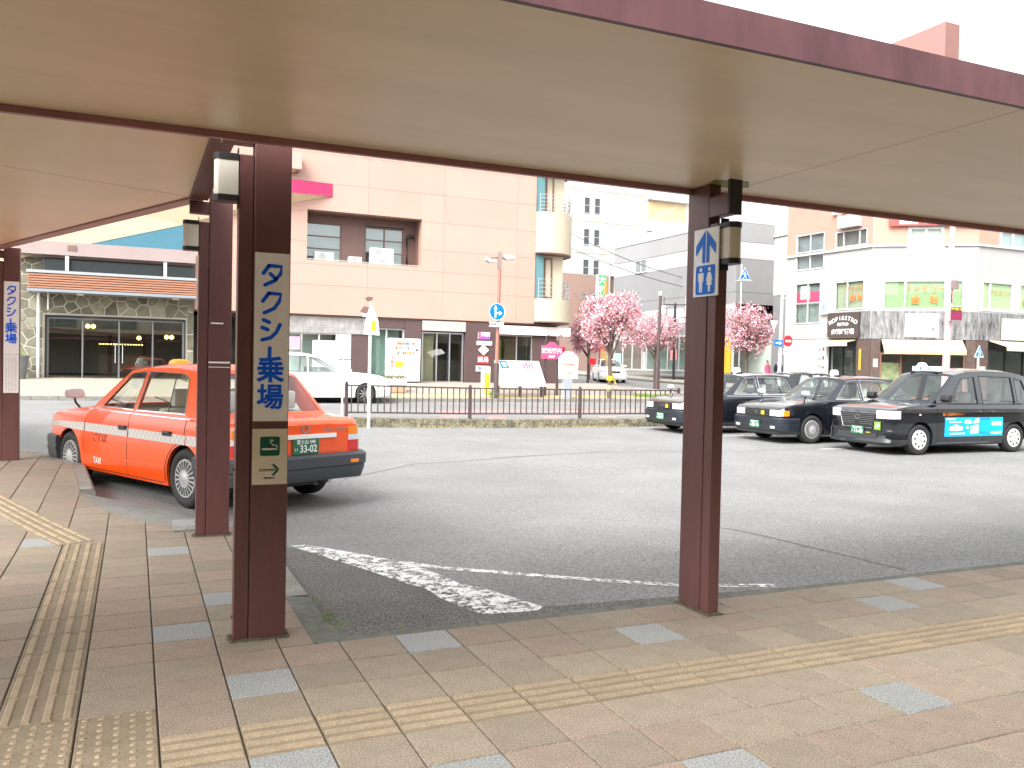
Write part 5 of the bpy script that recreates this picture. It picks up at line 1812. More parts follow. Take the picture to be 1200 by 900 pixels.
# ------------------------------------------------------------------ hotel entrance at the left
hb = placed('stone_building', 'rubble stone entrance front with glass doors below a slatted canopy', 'building', (-1, 31, .58))
HY = 31.1
ST = dict(x0=-9.0, x1=1.98, z0=.5, z1=5.05)
door = (-3.12, 1.68, .5, 2.92)
for r in rect_minus([(ST['x0'], ST['x1'], ST['z0'], ST['z1'])], door):
    MB().box(r[0], r[1], HY + .03, HY + .5, r[2], r[3]).build('wall', M_mortar, hb)


def half(poly, m, n):
    out = []
    for i in range(len(poly)):
        p, q = poly[i - 1], poly[i]
        dp, dq = (p[0] - m[0]) * n[0] + (p[1] - m[1]) * n[1], (q[0] - m[0]) * n[0] + (q[1] - m[1]) * n[1]
        if (dp <= 0) != (dq <= 0):
            t_ = dp / (dp - dq)
            out.append((p[0] + (q[0] - p[0]) * t_, p[1] + (q[1] - p[1]) * t_))
        if dq <= 0:
            out.append(q)
    return out


def stones(rects, ds, parent, y):
    for (a, b, c, d) in rects:
        n = max(2, int((b - a) * (d - c) / ds ** 2))
        sd_ = []
        for _ in range(n):
            best = max(((random.uniform(a, b), random.uniform(c, d)) for _ in range(12)), key=lambda p: min([(p[0] - s[0]) ** 2 + (p[1] - s[1]) ** 2 for s in sd_] or [9]))
            sd_.append(best)
        for i, s in enumerate(sd_):
            pl = [(a, c), (b, c), (b, d), (a, d)]
            for k, o in enumerate(sd_):
                if k != i and pl:
                    dx, dz = o[0] - s[0], o[1] - s[1]
                    L = math.hypot(dx, dz)
                    pl = half(pl, ((s[0] + o[0]) / 2 - dx / L * .016, (s[1] + o[1]) / 2 - dz / L * .016), (dx / L, dz / L))
            if len(pl) < 3: continue
            cx, cz = sum(p[0] for p in pl) / len(pl), sum(p[1] for p in pl) / len(pl)
            f = lambda p, k: (cx + (p[0] - cx) * k, cz + (p[1] - cz) * k)
            m = len(pl)
            y0 = y - random.uniform(.005, .03)
            mb = MB()
            mb.add([(f(p, .93)[0], y0, f(p, .93)[1]) for p in pl] + [(p[0], y0 + .02, p[1]) for p in pl] + [(p[0], y + .035, p[1]) for p in pl],
                   [tuple(range(m))] + [(k, (k + 1) % m, m + (k + 1) % m, m + k) for k in range(m)] + [(m + k, m + (k + 1) % m, 2 * m + (k + 1) % m, 2 * m + k) for k in range(m)])
            mb.build('stone', M_stone, parent)


stones([(-5.2, -3.22, .52, 5.0), (-3.20, 1.75, 3.0, 3.86), (1.76, 1.97, .52, 3.9)], .36, hb, HY + .03)
G_door = glass('door_mirror_glass', (.82, .88, .86), .25, .01, .10)
F = frame_map(0, HY + .2, 0)
df = window(F, hb, -3.05, 1.62, .58, 2.84, 1, 1, mat('door_frame_grey', (.20, .21, .21), .4, metal=.5), G_door, t=.07, d=.07, splits=[-3.05, -1.9, -.66, .52, 1.62], name='door', pname='door_glass')
MB().box(-3.13, -3.10, HY - .02, HY + .4, .52, 2.93).build('door_reveal', M_black, hb)
MB().box(1.66, 1.69, HY - .02, HY + .4, .52, 2.93).build('door_reveal', M_black, hb)
MB().box(-3.1, 1.66, HY - .01, HY + .4, 2.89, 2.935).build('door_head', M_black, hb)
for x in (-.78, -.53):
    MB().cyl(.018, (x, HY + .13, 1.2), (x, HY + .13, 1.95), 8).build('door_pull', M_alu, df)
mb = MB().box(-6, 3, 38, 38.1, .5, 4).box(-6.1, -6, 31.6, 38, .5, 4).box(3, 3.1, 31.6, 38, .5, 4).box(-6, 3, 31.62, 38, 3.3, 3.4)
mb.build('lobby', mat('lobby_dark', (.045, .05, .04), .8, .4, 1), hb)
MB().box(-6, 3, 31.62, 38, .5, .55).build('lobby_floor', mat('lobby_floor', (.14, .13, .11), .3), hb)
mb = MB()
for x, y, z in ((-1.85, 34, 2.65), (-1.65, 34, 2.65), (1.1, 34, 2.3), (.05, 35, 2.25), (1.3, 34, 2.3)):
    mb.lathe([(.0005, -.09), (.07, -.06), (.09, 0), (.06, .06), (.0005, .09)], 10, (x, y, z))
mb.split('lobby_lamp', M_bulb, hb)
mb = MB()
for k in range(16):
    mb.box(-1.5 + k * .11, -1.45 + k * .11, 36, 36.02, 1.95, 1.99)
mb.split('lobby_lamp', M_bulb, hb)
MB().box(-1.5, .4, 35.2, 36, .55, 1.5).build('lobby_counter', mat('counter_wood', (.16, .09, .05), .5), hb)
# slatted canopy
MB().box(-3.62, 2.0, 29.9, 31.05, 4.36, 4.46).build('canopy_top', mat('canopy_top_grey', (.30, .32, .33), .5), hb)
MB().box(-3.60, 2.0, 29.9, 31.05, 3.70, 3.80).build('canopy_edge', mat('canopy_grey', (.22, .25, .27), .5), hb)
MB().box(-3.55, 1.98, 29.99, 31.0, 3.81, 4.35).build('canopy_core', M_recess, hb)
for k in range(6):
    MB().box(-3.58, 2.0, 29.92, 29.985, 3.825 + k * .088, 3.825 + k * .088 + .058).build('slat', M_wood, hb)
for x in (-2.35, .9):
    MB().box(x - .06, x + .06, 29.95, 30.0, 4.465, 5.0).build('hanger', M_alu, hb)
    MB().lathe([(.14, 0), (.12, -.05), (.0005, -.06)], 14, (x + .4, 30.4, 3.698)).build('downlight', M_signb, hb)
MB().box(-3.15, 1.95, 30.8, 31.1, 4.47, 5.04).build('clerestory', mat('clerestory_dark', (.03, .045, .05), .15), hb)
MB().box(-3.95, 1.98, 30.2, 31.4, 5.05, 5.52).build('upper_beam', M_beam, hb)
MB().box(-3.2, 1.98, 30.4, 31.4, 4.985, 5.045).build('beam_soffit', M_recess, hb)
MB().box(-2.35, -2.05, 30.18, 30.199, 5.22, 5.42).build('beam_lamp', M_recess, hb)
MB().box(-9, 1.98, 31.0, 31.4, 5.53, 15).build('upper_wall', M_tealw, hb)
MB().cyl(.05, (-3.33, 30.98, .55), (-3.33, 30.98, 3.7), 10).build('downpipe', M_white, hb)
MB().cyl(.03, (-3.02, 30.98, 3.1), (-3.02, 30.98, 3.7), 8).build('downpipe', M_white, hb)
t = placed('planter', 'grey round planter tub in front of the rubble stone wall', 'planter', (-3.95, 30.3, .58))
zb_ = zs(-3.95, 30.3) + .003
MB().lathe([(.0005, 0), (.30, 0), (.34, .3), (.40, .72), (.43, .74), (.43, .82), (.38, .82), (.36, .70), (.0005, .68)], 28, (-3.95, 30.3, zb_)).build('tub', mat('tub_grey', (.16, .18, .19), .6, .15, 6), t, smooth=40)
mb = MB()
for k in range(60):
    a, r_ = random.uniform(0, 6.3), random.uniform(0, .3)
    x, y = -3.95 + r_ * math.cos(a), 30.3 + r_ * math.sin(a)
    b = random.uniform(0, 6.3)
    mb.quad((x, y, zb_ + .68), (x + .06 * math.cos(b), y + .06 * math.sin(b), zb_ + .8), (x + .03 * math.cos(b + 1), y + .03 * math.sin(b + 1), zb_ + random.uniform(.85, 1.05)))
mb.build('shrub', M_leafg, t)

# ------------------------------------------------------------------ vending machine and street clutter before the shops
t = placed('vending_machine', 'white drinks vending machine before the shop windows', 'vending machine', (10.3, 30.4, .62))
MB().box(9.62, 10.96, 30.2, 30.85, .66, 2.46).build('cabinet', M_white, t, bevel=.02)
MB().box(9.66, 10.92, 30.3, 30.8, .60, .66).build('foot', M_dark, t)
MB().box(9.85, 10.72, 30.185, 30.199, 1.72, 2.38).build('display', mat('display_white', (.85, .86, .86), .15, coat=.5), t)
cols = [M_red, M_orgp, M_wframe, M_yel, M_dark, M_blue2, M_awn2, M_white]
mb = MB()
mb2 = [MB() for _ in cols]
for r_ in range(3):
    for k in range(11):
        mb2[random.randrange(len(cols))].box(9.88 + k * .076, 9.93 + k * .076, 30.172, 30.184, 1.79 + r_ * .2, 1.79 + r_ * .2 + .12)
for m_, b_ in zip(cols, mb2):
    if b_.v: b_.build('drinks', m_, t)
MB().box(9.86, 10.2, 30.186, 30.199, 1.26, 1.50).build('price_panel', M_yel, t)
MB().box(9.86, 10.65, 30.186, 30.199, 1.0, 1.16).build('slot', M_signw, t)
MB().box(9.9, 10.62, 30.182, 30.1855, 1.02, 1.05).build('slot_flap', M_grayp, t)
MB().box(10.74, 10.86, 30.186, 30.199, 1.95, 2.02).build('coin_slot', M_dark, t)
text('つめた〜い', .12, M_red, (10.25, 30.192, .86), parent=t, off=.01)
for k in range(7):
    text('ドリンク自販機'[k], .15, M_red, (9.74, 30.192, 2.32 - k * .17), parent=t, off=.01)

t = placed('flower_box', 'low brick planter box with shrubs beside the white minivan', 'planter', (9.05, 27.7, .3))
z_ = zs(9, 27.7)
MB().box(8.7, 9.55, 27.5, 28.0, z_, z_ + .30).build('brick_base', mat('planter_tan', (.48, .27, .17), .8, .25, 8), t, bevel=.01)
MB().box(8.68, 9.57, 27.48, 28.02, z_ + .302, z_ + .52).build('trough', M_white, t, bevel=.01)
mb = MB()
for k in range(260):
    x, y = random.uniform(8.7, 9.55), random.uniform(27.5, 28)
    b = random.uniform(0, 6.3)
    h = z_ + .50 + random.uniform(0, .12)
    mb.quad((x, y, h), (x + .05 * math.cos(b), y + .05 * math.sin(b), h + .02), (x + .03 * math.cos(b + 1), y + .03, h + .07))
mb.build('shrub', mat('shrub_dark', (.12, .12, .06), .8), t, recalc=False)

t = placed('information_board', 'large white sloping board with a blue corner and red print', 'board', (13.9, 26.4, .3))
z_ = zs(13.9, 26.4)
MB().add([(12.95, 26.2, .62), (14.98, 26.2, .62), (14.72, 26.45, 1.62), (12.95, 26.45, 1.62), (12.95, 26.8, .62), (14.98, 26.8, .62), (14.72, 26.8, 1.62), (12.95, 26.8, 1.62)],
         [(0, 1, 2, 3), (4, 5, 6, 7), (0, 1, 5, 4), (1, 2, 6, 5), (2, 3, 7, 6), (3, 0, 4, 7)]).build('board', M_white, t)
sl = lambda x, v: (x, 26.2 + .25 * v - .004, .62 + v)
MB().quad(sl(12.97, .98), sl(13.30, .98), sl(13.42, .70), sl(13.09, .70)).build('print', M_blue2, t)
MB().quad(sl(13.06, .93), sl(13.26, .93), sl(13.33, .76), sl(13.15, .76)).build('print', mat('print_pale', (.6, .72, .85), .5), t).location = (0, -.003, 0)
mb = MB()
for k in range(4):
    mb.quad(sl(14.02 + k * .11, .92), sl(14.09 + k * .11, .92), sl(14.13 + k * .11, .68), sl(14.06 + k * .11, .68))
mb.build('print', M_pink, t)
mb = MB()
for k in range(3):
    mb.box(12.98 + k * .95, 13.06 + k * .95, 26.5, 26.6, z_ - .02, .62)
mb.split('leg', M_rail, t)
MB().lathe([(.09, 0), (.09, -.004), (.07, -.004), (.07, 0)], 16, (14.55, 26.40, 1.43), 'y').build('print', M_darkp, t)
t = placed('collection_box', 'narrow yellow and white box behind the street lamp post', 'box', (12.6, 26.9, .4))
MB().box(12.5, 12.78, 26.8, 27.1, zs(12.6, 26.9), 1.36).build('case', M_white, t, bevel=.01)
MB().box(12.53, 12.75, 26.785, 26.799, zs(12.6, 26.9) + .05, 1.12).build('front', M_yel, t)
t = placed('map_sign', 'pink and red double sided map sign on two dark posts', 'sign', (15.7, 27.1, .4))
MB().box(15.12, 16.06, 27.0, 27.06, 1.72, 2.28).build('board', M_pink, t)
MB().prism([(15.35, 2.281), (15.85, 2.281), (15.68, 2.42), (15.52, 2.42)], 27.0, 27.06).build('gable', M_pink, t)
MB().add([(16.07, 27.0, 1.70), (16.32, 27.25, 1.70), (16.32, 27.25, 2.22), (16.07, 27.0, 2.22), (16.05, 27.06, 1.70), (16.30, 27.31, 1.70), (16.30, 27.31, 2.22), (16.05, 27.06, 2.22)], [(0, 1, 2, 3), (4, 5, 6, 7), (3, 2, 6, 7), (0, 1, 5, 4), (1, 2, 6, 5)]).build('side_board', M_red, t)
text('観光案内', .23, M_white, (15.58, 26.997, 2.05), parent=t, off=.02)
text('MAP', .15, M_white, (15.58, 26.997, 1.82), parent=t, off=.02)
mb = MB()
for x in (15.35, 15.9):
    mb.box(x - .045, x + .045, 27.065, 27.15, zs(x, 27.1) - .02, 2.5)
    mb.tube([(x, 27.1, 2.5), (x + .03, 27.1, 2.66), (x + .14, 27.1, 2.72), (x + .17, 27.1, 2.62)], .02, 6)
mb.split('post', M_rail, t)
t = placed('shop_sign_stand', 'white arched free standing sign with cream face and red lettering', 'sign', (15.77, 25.9, .2))
z_ = zs(15.8, 25.9)
arch = lambda k: [(15.76 + (15.36 - 15.76) * k, .95 + .03 * (1 - k)), (15.76 + .4 * k, .95 + .03 * (1 - k)), (15.76 + .41 * k, 1.80 - .05 * (1 - k)), (15.76 + .27 * k, 1.90 - .05 * (1 - k)), (15.76 + .15 * k, 2.02 - .07 * (1 - k)), (15.76 - .15 * k, 2.02 - .07 * (1 - k)), (15.76 - .27 * k, 1.90 - .05 * (1 - k)), (15.76 - .41 * k, 1.80 - .05 * (1 - k))]
MB().prism(arch(1), 25.8, 25.92).build('frame', M_white, t)
MB().prism([(x, z * .80 + .29) for x, z in arch(.76)], 25.79, 25.799).build('face', mat('sign_cream', (.74, .66, .48), .5), t)
text('Flower', .17, M_red, (15.76, 25.787, 1.52), parent=t, off=.015)
text('OPEN', .11, M_red, (15.76, 25.787, 1.16), parent=t, off=.012)
MB().box(15.54, 15.92, 25.78, 25.98, z_, .95).build('pedestal', mat('pedestal_grey', (.30, .32, .35), .6), t, bevel=.008)

# street lamp with two heads
t = placed('street_lamp', 'tall brown street lamp with two pale heads before the peach building', 'street lamp', (11.83, 23.9, .07))
zk = zg(11.8, 23.9)
zk = .06
lx = 12.98; ly = 25.95
K = (ly + 4.46) / (23.9 + 4.46)
Pz = lambda z: 1.4865 + (z - 1.4865) * K
Px = lambda x: -.1 + (x + .1) * K
MB().cyl(.10, (Px(11.82), ly, zs(12.9, ly) - .05), (Px(11.83), ly, 1.5), 14).build('base_post', M_rail, t, smooth=50)
MB().cyl(.075, (Px(11.83), ly, 1.5), (Px(11.865), ly, Pz(4.9)), 14, .06).build('pole', mat('lamp_post_pink', (.30, .13, .10), .5, .1, 3), t, smooth=50)
MB().box(Px(11.865) - .075, Px(11.865) + .075, ly - .06, ly + .06, Pz(4.9), Pz(5.5)).build('bracket', mat('lamp_bracket', (.26, .20, .18), .5), t)
for pts in ([(Px(11.92), Pz(5.34)), (Px(12.12), Pz(5.42)), (Px(12.42), Pz(5.40)), (Px(12.48), Pz(5.34)), (Px(12.42), Pz(5.26)), (Px(12.1), Pz(5.22))], [(Px(11.32), Pz(5.28)), (Px(11.28), Pz(5.18)), (Px(11.45), Pz(5.08)), (Px(11.7), Pz(5.10)), (Px(11.72), Pz(5.16)), (Px(11.6), Pz(5.2))]):
    MB().prism(pts, ly - .13, ly + .13).build('lamp_head', M_wframe, t, bevel=.03, smooth=50)
MB().tube([(Px(11.86), ly, Pz(5.30)), (Px(11.3), ly, Pz(5.24))], .03, 6).build('arm', M_recess, t)
t = placed('traffic_sign', 'round blue sign with straight and right arrows on the street lamp', 'sign', (Px(11.74), ly - .15, Pz(3.32)))
cx, cz, rr_ = Px(11.74), Pz(3.34), .33
MB().lathe([(.0005, 0), (rr_, 0), (rr_, .02), (.0005, .02)], 32, (cx, ly - .16, cz), 'y').build('disc', M_blue2, t)
MB().lathe([(rr_ - .022, -.002), (rr_, -.002)], 32, (cx, ly - .16, cz), 'y').build('rim', M_white, t)
mb = MB()
y = ly - .164
mb.quad((cx - .10, y, cz - .24), (cx - .04, y, cz - .24), (cx - .04, y, cz + .10), (cx - .10, y, cz + .10)).quad((cx - .15, y, cz + .10), (cx + .01, y, cz + .10), (cx - .07, y, cz + .25))
mb.quad((cx - .04, y, cz - .08), (cx + .09, y, cz - .08), (cx + .09, y, cz - .02), (cx - .04, y, cz - .02)).quad((cx + .09, y, cz - .14), (cx + .22, y, cz - .05), (cx + .09, y, cz + .04))
mb.build('arrow', M_white, t)
t = placed('supplementary_plate', 'small white plate of dark print under the round blue arrow sign', 'sign', (cx, ly - .15, Pz(2.91)))
MB().box(cx - .32, cx + .28, ly - .165, ly - .15, Pz(2.80), Pz(2.97)).build('plate', M_white, t)
text('自転車を除く', .11, M_darkp, (cx - .02, ly - .168, Pz(2.885)), parent=t, off=.01)
mb = MB()
for k in range(40):
    b = random.uniform(0, 6.3)
    x, y, h = Px(11.7) + random.gauss(-.15, .2), ly - .2 + random.gauss(0, .05), zs(12.8, 26) + random.uniform(0, .25)
    mb.quad((x, y, h), (x + .09 * math.cos(b), y, h + .04), (x + .05 * math.cos(b), y, h + .1))
tag(mb.build('shrub', mat('weed_green', (.12, .20, .05), .8), recalc=False), 'low green weeds at the foot of the brown street lamp', 'plant')

# ------------------------------------------------------------------ apartment block beyond
ab = placed('apartment_block', 'tall white apartment block with a brown tiled base and an open stair', 'building', (44, 70, 1.3))
dA = math.atan2(0, 1)
AY = 70.0
F = frame_map(0, AY, 0)
MB(F).box(36, 58, -14, 0, 10.5, 38).build('wall', mat('apartment_white', (.52, .50, .46), .6, .03, .3), ab)
MB(F).box(36, 43.2, -14, .02, 1, 10.49).build('tiled_base', M_brickb, ab)
MB(F).box(43.2, 58, -14, -.3, 1, 10.49).build('tiled_base', mat('brown_tile_shaded', (.19, .13, .11), .7, .1, 4), ab)  # recessed part: shade put into a darker copy of the tile colour
for k, z in enumerate((7.2, 10.6, 13.6, 16.7, 19.8)):
    for u in (40.2, 41.35):
        window(F, ab, u, u + .62, z - .2, z + 1.35, 1, 2, M_alu, mat('dark_pane', (.06, .065, .07), .15), t=.08, w0=.05)
MB(F).box(43.15, 43.3, .0, .12, 1, 38).build('drainpipe', M_grayp, ab)
for z in (12.6, 15.7, 18.8, 21.9):
    MB(F).box(36, 50, .021, .05, z, z + .06).build('string_course', M_creamw, ab)
# open stair at the right
for z in (16.4, 19.6, 22.8):
    MB(F).box(47.6, 52.2, .01, .03, z, z + 2.0).build('stair_opening', mat('stair_shade', (.50, .38, .22), .7), ab)
    MB(F).add([(48.3, .05, z + .1), (51.2, .05, z + 1.7), (51.2, .05, z + 1.95), (48.3, .05, z + .4)], [(0, 1, 2, 3)]).build('stair_flight', M_creamw, ab)
    MB(F).box(47.4, 52.4, .0, .5, z - 1.1, z - .02).build('stair_parapet', mat('parapet_white', (.52, .5, .47), .6), ab)
    MB(F).box(47.7, 48.1, .035, .06, z + .2, z + 1.9).build('stair_post', M_awn2, ab)
MB().box(48.5, 58, 64, 69, 12, 14.6).build('stair_annex', mat('parapet_white', (.8, .78, .74)), ab)
t = placed('vertical_sign', 'tall green vertical sign with white characters on the brown tiled wall', 'sign', (41.2, 68, 7))
MB().box(40.85, 41.65, 67.9, 68.15, 6.4, 10.3).build('board', mat('bright_green', (.05, .55, .10), .4), t)
MB().box(40.70, 40.845, 67.9, 68.15, 6.4, 10.3).build('edge', M_white, t)
for k, ch in enumerate('大和薬局'):
    text(ch, .80, M_white, (41.25, 67.895, 9.75 - k * .92), parent=t, off=.02)
t = placed('orange_pole', 'rusty orange steel pole rising behind the pink trees', 'pole', (27.97, 44.4, .5))
MB().tube([(27.97, 44.4, .4), (28.17, 44.43, 7.02)], .16, 10, .13).build('shaft', mat('rust_orange', (.62, .20, .05), .6, .15, 3), t, smooth=50)
MB().box(27.78, 28.16, 44.2, 44.6, .38, .62).build('foot', M_kerbd, t)
t = placed('red_banner_rack', 'red shop signs on a frame beside the rusty orange pole', 'sign', (26.5, 42.9, .5))
MB().box(26.25, 26.90, 42.78, 42.84, 2.42, 3.30).build('banner', M_red, t)
MB().box(26.17, 26.60, 42.85, 42.9, 1.55, 1.95).build('banner', M_red, t)
text('売出中', .26, M_white, (26.57, 42.777, 2.9), parent=t, off=.015)
mb = MB()
for x in (26.2, 26.88):
    mb.cyl(.03, (x, 42.9, zg(26, 43) + .1), (x, 42.9, 3.3), 6)
mb.split('frame_post', M_rail, t)

# ------------------------------------------------------------------ grey building along the side street
gb = placed('grey_building', 'grey banded two storey building along the side street with shopfront glass', 'building', (35, 47, 1.1))
GX = 35.0
F = frame_map(GX, 55.1, -PI / 2)                    # u = 55.1 - y
L = 55.1 - 39.8
for z0, z1, mt in ((3.75, 6.4, M_grey2), (6.42, 8.55, M_grey2), (8.57, 9.62, mat('grey_pale', (.40, .385, .395), .6, .04, .8)), (9.64, 10.85, M_grey)):
    MB(F).box(0, L, -10, 0 if mt is not M_grey else .03, z0, z1).build('wall_band', mt, gb)
MB(F).box(0, L, -10, .02, 4.6, 5.66).build('wall_band', mat('grey_pale', (.6, .58, .6)), gb)
MB(F).box(0, L, .01, .04, 5.0, 5.03).build('joint', M_grayp, gb)
for k in range(4):
    MB(F).box(-.02, L, -10, .08 - k * .25, 10.87 + k * .22, 11.07 + k * .22).build('roof_slat', mat('roof_white', (.44, .44, .45), .5), gb)
window(F, gb, 3.3, 4.8, 8.62, 9.55, 2, 1, M_wframe, mat('grey_pane', (.16, .18, .18), .15), w0=.06)
for u in (6.5, 7.9, 9.25):
    MB(F).box(u - .05, u + .05, .0, .03, 8.58, 9.61).build('fin', M_grayp, gb)
for u in (7.3, 9.9, 12.1):
    MB(F).box(u - .04, u + .04, .0, .035, 5.67, 6.4).build('fin', M_grayp, gb)
for u, z in ((10.6, 10.25), (11.0, 10.25), (10.4, 6.95), (10.9, 6.95)):
    MB(F).box(u, u + .22, .031, .10, z, z + .14).build('vent', M_grayp, gb)
window(F, gb, .3, L - .2, 1.25, 3.7, 1, 1, M_wframe, G_shop, t=.12, splits=[.3, 1.6, 3.0, 4.4, 5.0, 6.4, 7.8, 9.2, 10.8, 12.4, 14.0, L - .2])
MB(F).box(0, L, -3, -2.9, 1.1, 3.74).build('shop_back', M_light, gb)
MB(F).box(0, L, -2.9, .04, 1.0, 1.22).build('plinth', M_kerb, gb)
for u0, u1, z0, z1, mt in ((8.2, 9.0, 2.0, 2.7, mat('pale_red_print', (.8, .3, .28), .5)), (.5, 1.4, 1.8, 2.5, mat('teal_print', (.25, .5, .45), .5)), (4.6, 4.9, 1.3, 2.6, M_wframe)):
    MB(F).box(u0, u1, .021, .03, z0, z1).build('window_poster', mt, gb)
MB(F).box(13.3, 13.9, .03, .06, 1.22, 3.6).build('frame', M_wframe, gb)
MB(F).box(13.95, 15.0, .03, .08, 1.22, 3.65).build('orange_door', M_door, gb)
t = placed('shop_sign', 'white box sign with a green mark on the grey building, behind the lamp posts', 'sign', (34.8, 48, 4))
F2 = frame_map(34.9, 55.1, -PI / 2)
MB(F2).box(6.2, 8.3, -.05, .12, 3.66, 4.7).build('box', mat('sign_pale_blue', (.66, .74, .78), .4), t)
for k in range(2):
    MB(F2).add([(6.7 + k * .4, .125, 4.4), (7.1 + k * .4, .125, 4.5), (6.9 + k * .4, .125, 3.85), (6.65 + k * .4, .125, 3.85), (6.85 + k * .4, .125, 4.25), (6.65 + k * .4, .125, 4.22)], [(0, 1, 2, 3, 4, 5)]).build('green_mark', mat('bright_green', (.05, .55, .1)), t)

# white building beyond
wb_ = placed('white_building', 'white building with a grey lower storey behind the white sign pole', 'building', (38, 38, .6))
F = frame_map(38.0, 46.0, -PI / 2)
for r in rect_minus(rect_minus([(0, 18, 6.3, 11.9)], (8.2, 9.6, 6.4, 7.9)), (3.6, 4.8, 6.35, 7.3)):
    MB(F).box(r[0], r[1], -8, 0, r[2], r[3]).build('wall', M_lwall, wb_)
MB(F).box(0, 18, -8, -.02, .5, 6.28).build('lower_wall', M_grey2, wb_)
MB(F).box(0, 18, .0, .12, 10.1, 10.2).build('ledge', mat('ledge_grey', (.5, .5, .5), .6), wb_)
window(F, wb_, 8.25, 9.55, 6.45, 7.85, 2, 1, M_wframe, mat('grey_pane', (.16, .18, .18)), w0=.06)
window(F, wb_, 3.65, 4.75, 6.4, 7.25, 2, 1, M_wframe, G_refl)
window(F, wb_, 7.6, 9.4, 4.3, 5.7, 2, 1, M_wframe, mat('grey_pane', (.16, .18, .18)), w0=.1)
window(F, wb_, 9.0, 10.0, 9.0, 9.9 if False else 9.95, 1, 1, M_wframe, mat('brown_blind', (.4, .28, .2), .7), w0=.1)
MB(F).box(4.4, 6.0, .0, .05, 1.0, 3.4).build('orange_door', M_door, wb_)
MB(F).box(9.8, 12.2, .0, .05, 1.0, 3.2).build('pale_shutter', mat('shutter_blue', (.50, .54, .66), .5), wb_)

# ------------------------------------------------------------------ corner building
cb = placed('corner_building', 'salmon and white corner building with awnings, bistro sign and dentist windows', 'building', (31, 24, .3))
P0, P1, P2, P3 = Vector((29.68, 29.2)), Vector((29.94, 23.96)), Vector((33.31, 21.37)), Vector((46, 21.15))
FR = []
for a, b in ((P0, P1), (P1, P2), (P2, P3)):
    FR.append((frame_map(a.x, a.y, math.atan2(b.y - a.y, b.x - a.x)), (b - a).length))


def facet(F, L, z0, z1, holes, mt, t=.25, nm='wall', w0=0.):
    rs = [(0.0, L, z0, z1)]
    for h in holes: rs = rect_minus(rs, h)
    mb = MB(F)
    for r in rs: mb.box(r[0], r[1], w0 - t, w0, r[2], r[3])
    return mb.build(nm, mt, cb)


(FA, LA), (FB, LB), (FC, LC) = FR
# F1 (side street), u = distance from P0
uA = lambda y: 29.2 - y
w1 = [(uA(28.6), uA(26.75), 6.33, 8.12), (uA(28.6), uA(26.9), 3.72, 5.76), (uA(26.1), uA(24.36), 4.28, 5.66)]
w1u = [(uA(26.15), uA(24.27), 7.2, 7.98)]
facet(FA, LA, 3.0, 7.12, w1, M_siding)
facet(FA, LA, 7.121, 12.0, w1 + w1u, M_salmon)
MB(FA).box(0, LA, .0, .10, 7.04, 7.14).build('ledge', M_wframe, cb)
window(FA, cb, w1[0][0] + .05, w1[0][1] - .05, 6.38, 8.07, 2, 2, M_wframe, G_refl)
window(FA, cb, w1[1][0] + .05, w1[1][1] - .05, 3.77, 5.71, 2, 2, M_wframe, G_win)
window(FA, cb, w1[2][0] + .05, w1[2][1] - .05, 4.33, 5.61, 1, 1, M_wframe, G_win, splits=[w1[2][0] + .05, w1[2][0] + .75, w1[2][1] - .05])
window(FA, cb, w1u[0][0] + .05, w1u[0][1] - .05, 7.22, 7.93, 1, 1, M_wframe, G_refl, splits=[w1u[0][0] + .05, w1u[0][0] + .5, w1u[0][0] + 1.4, w1u[0][1] - .05])
MB(FA).box(w1[1][0] + .1, w1[1][1] - .1, -.14, -.11, 4.80, 5.3).build('red_banner', mat('banner_red', (.72, .03, .14), .6, .2, 3), cb)
MB(FA).box(w1[1][0] + .3, w1[1][0] + .9, -.105, -.09, 4.95, 5.6).build('white_notice', M_white, cb)
MB(FA).box(w1[0][0] + .08, w1[0][1] - .08, -.16, -.13, 6.4, 8.05).build('blind_or_backing', mat('pale_sky_backing', (.40, .42, .42), .8, .3, 2), cb)  # sky reflection imitated by a pale sheet behind the panes
MB(FA).box(w1[1][0] + .08, w1[1][1] - .08, -.2, -.17, 3.8, 5.7).build('blind_or_backing', mat('mid_grey_blind', (.22, .24, .24), .8, .3, 2), cb)
MB(FA).box(w1u[0][0] + .08, w1u[0][1] - .08, -.16, -.13, 7.24, 7.92).build('blind_or_backing', mat('warm_grey_blind', (.32, .29, .27), .8, .2, 2), cb)
MB(FA).box(w1[2][0] + .1, w1[2][1] - .1, -.14, -.11, 4.3, 5.6).build('blind_or_backing', mat('olive_blind', (.33, .34, .24), .8), cb)
text('ファミリー', .27, M_orgp, FA(w1[2][0] + 1.25, -.015, 5.25), parent=cb, rot=(PI / 2, 0, math.atan2(P1.y - P0.y, P1.x - P0.x)), off=.012)
text('歯 科', .34, M_orgp, FA(w1[2][0] + 1.25, -.015, 4.82), parent=cb, rot=(PI / 2, 0, math.atan2(P1.y - P0.y, P1.x - P0.x)), off=.014)
# twin fan unit over the upper window
for k, (lab, du) in enumerate((('twin fan air conditioner above the small upper window of the corner building', .75),)):
    t = placed('air_conditioner', lab, 'air conditioner', tuple(FA(w1u[0][0] + du, .2, 8.0)))
    MB(FA).box(w1u[0][0] + .40, w1u[0][0] + 1.55, .02, .32, 8.05, 8.6).build('casing', M_wframe, t, bevel=.01)
    for q in (.7, 1.22):
        mb = MB(FA)
        mb.add([(w1u[0][0] + q + .19 * math.cos(a), .325, 8.32 + .19 * math.sin(a)) for a in [2 * PI * i / 16 for i in range(16)]], [tuple(range(16))])
        mb.build('fan_grille', M_grayp, t)
mb = MB(FA)
for q in (-.1, .45, 1.45):
    mb.box(w1u[0][0] + q, w1u[0][0] + q + .2, .0, .18, 8.75, 8.95)
mb.split('floodlight', M_wframe, cb)
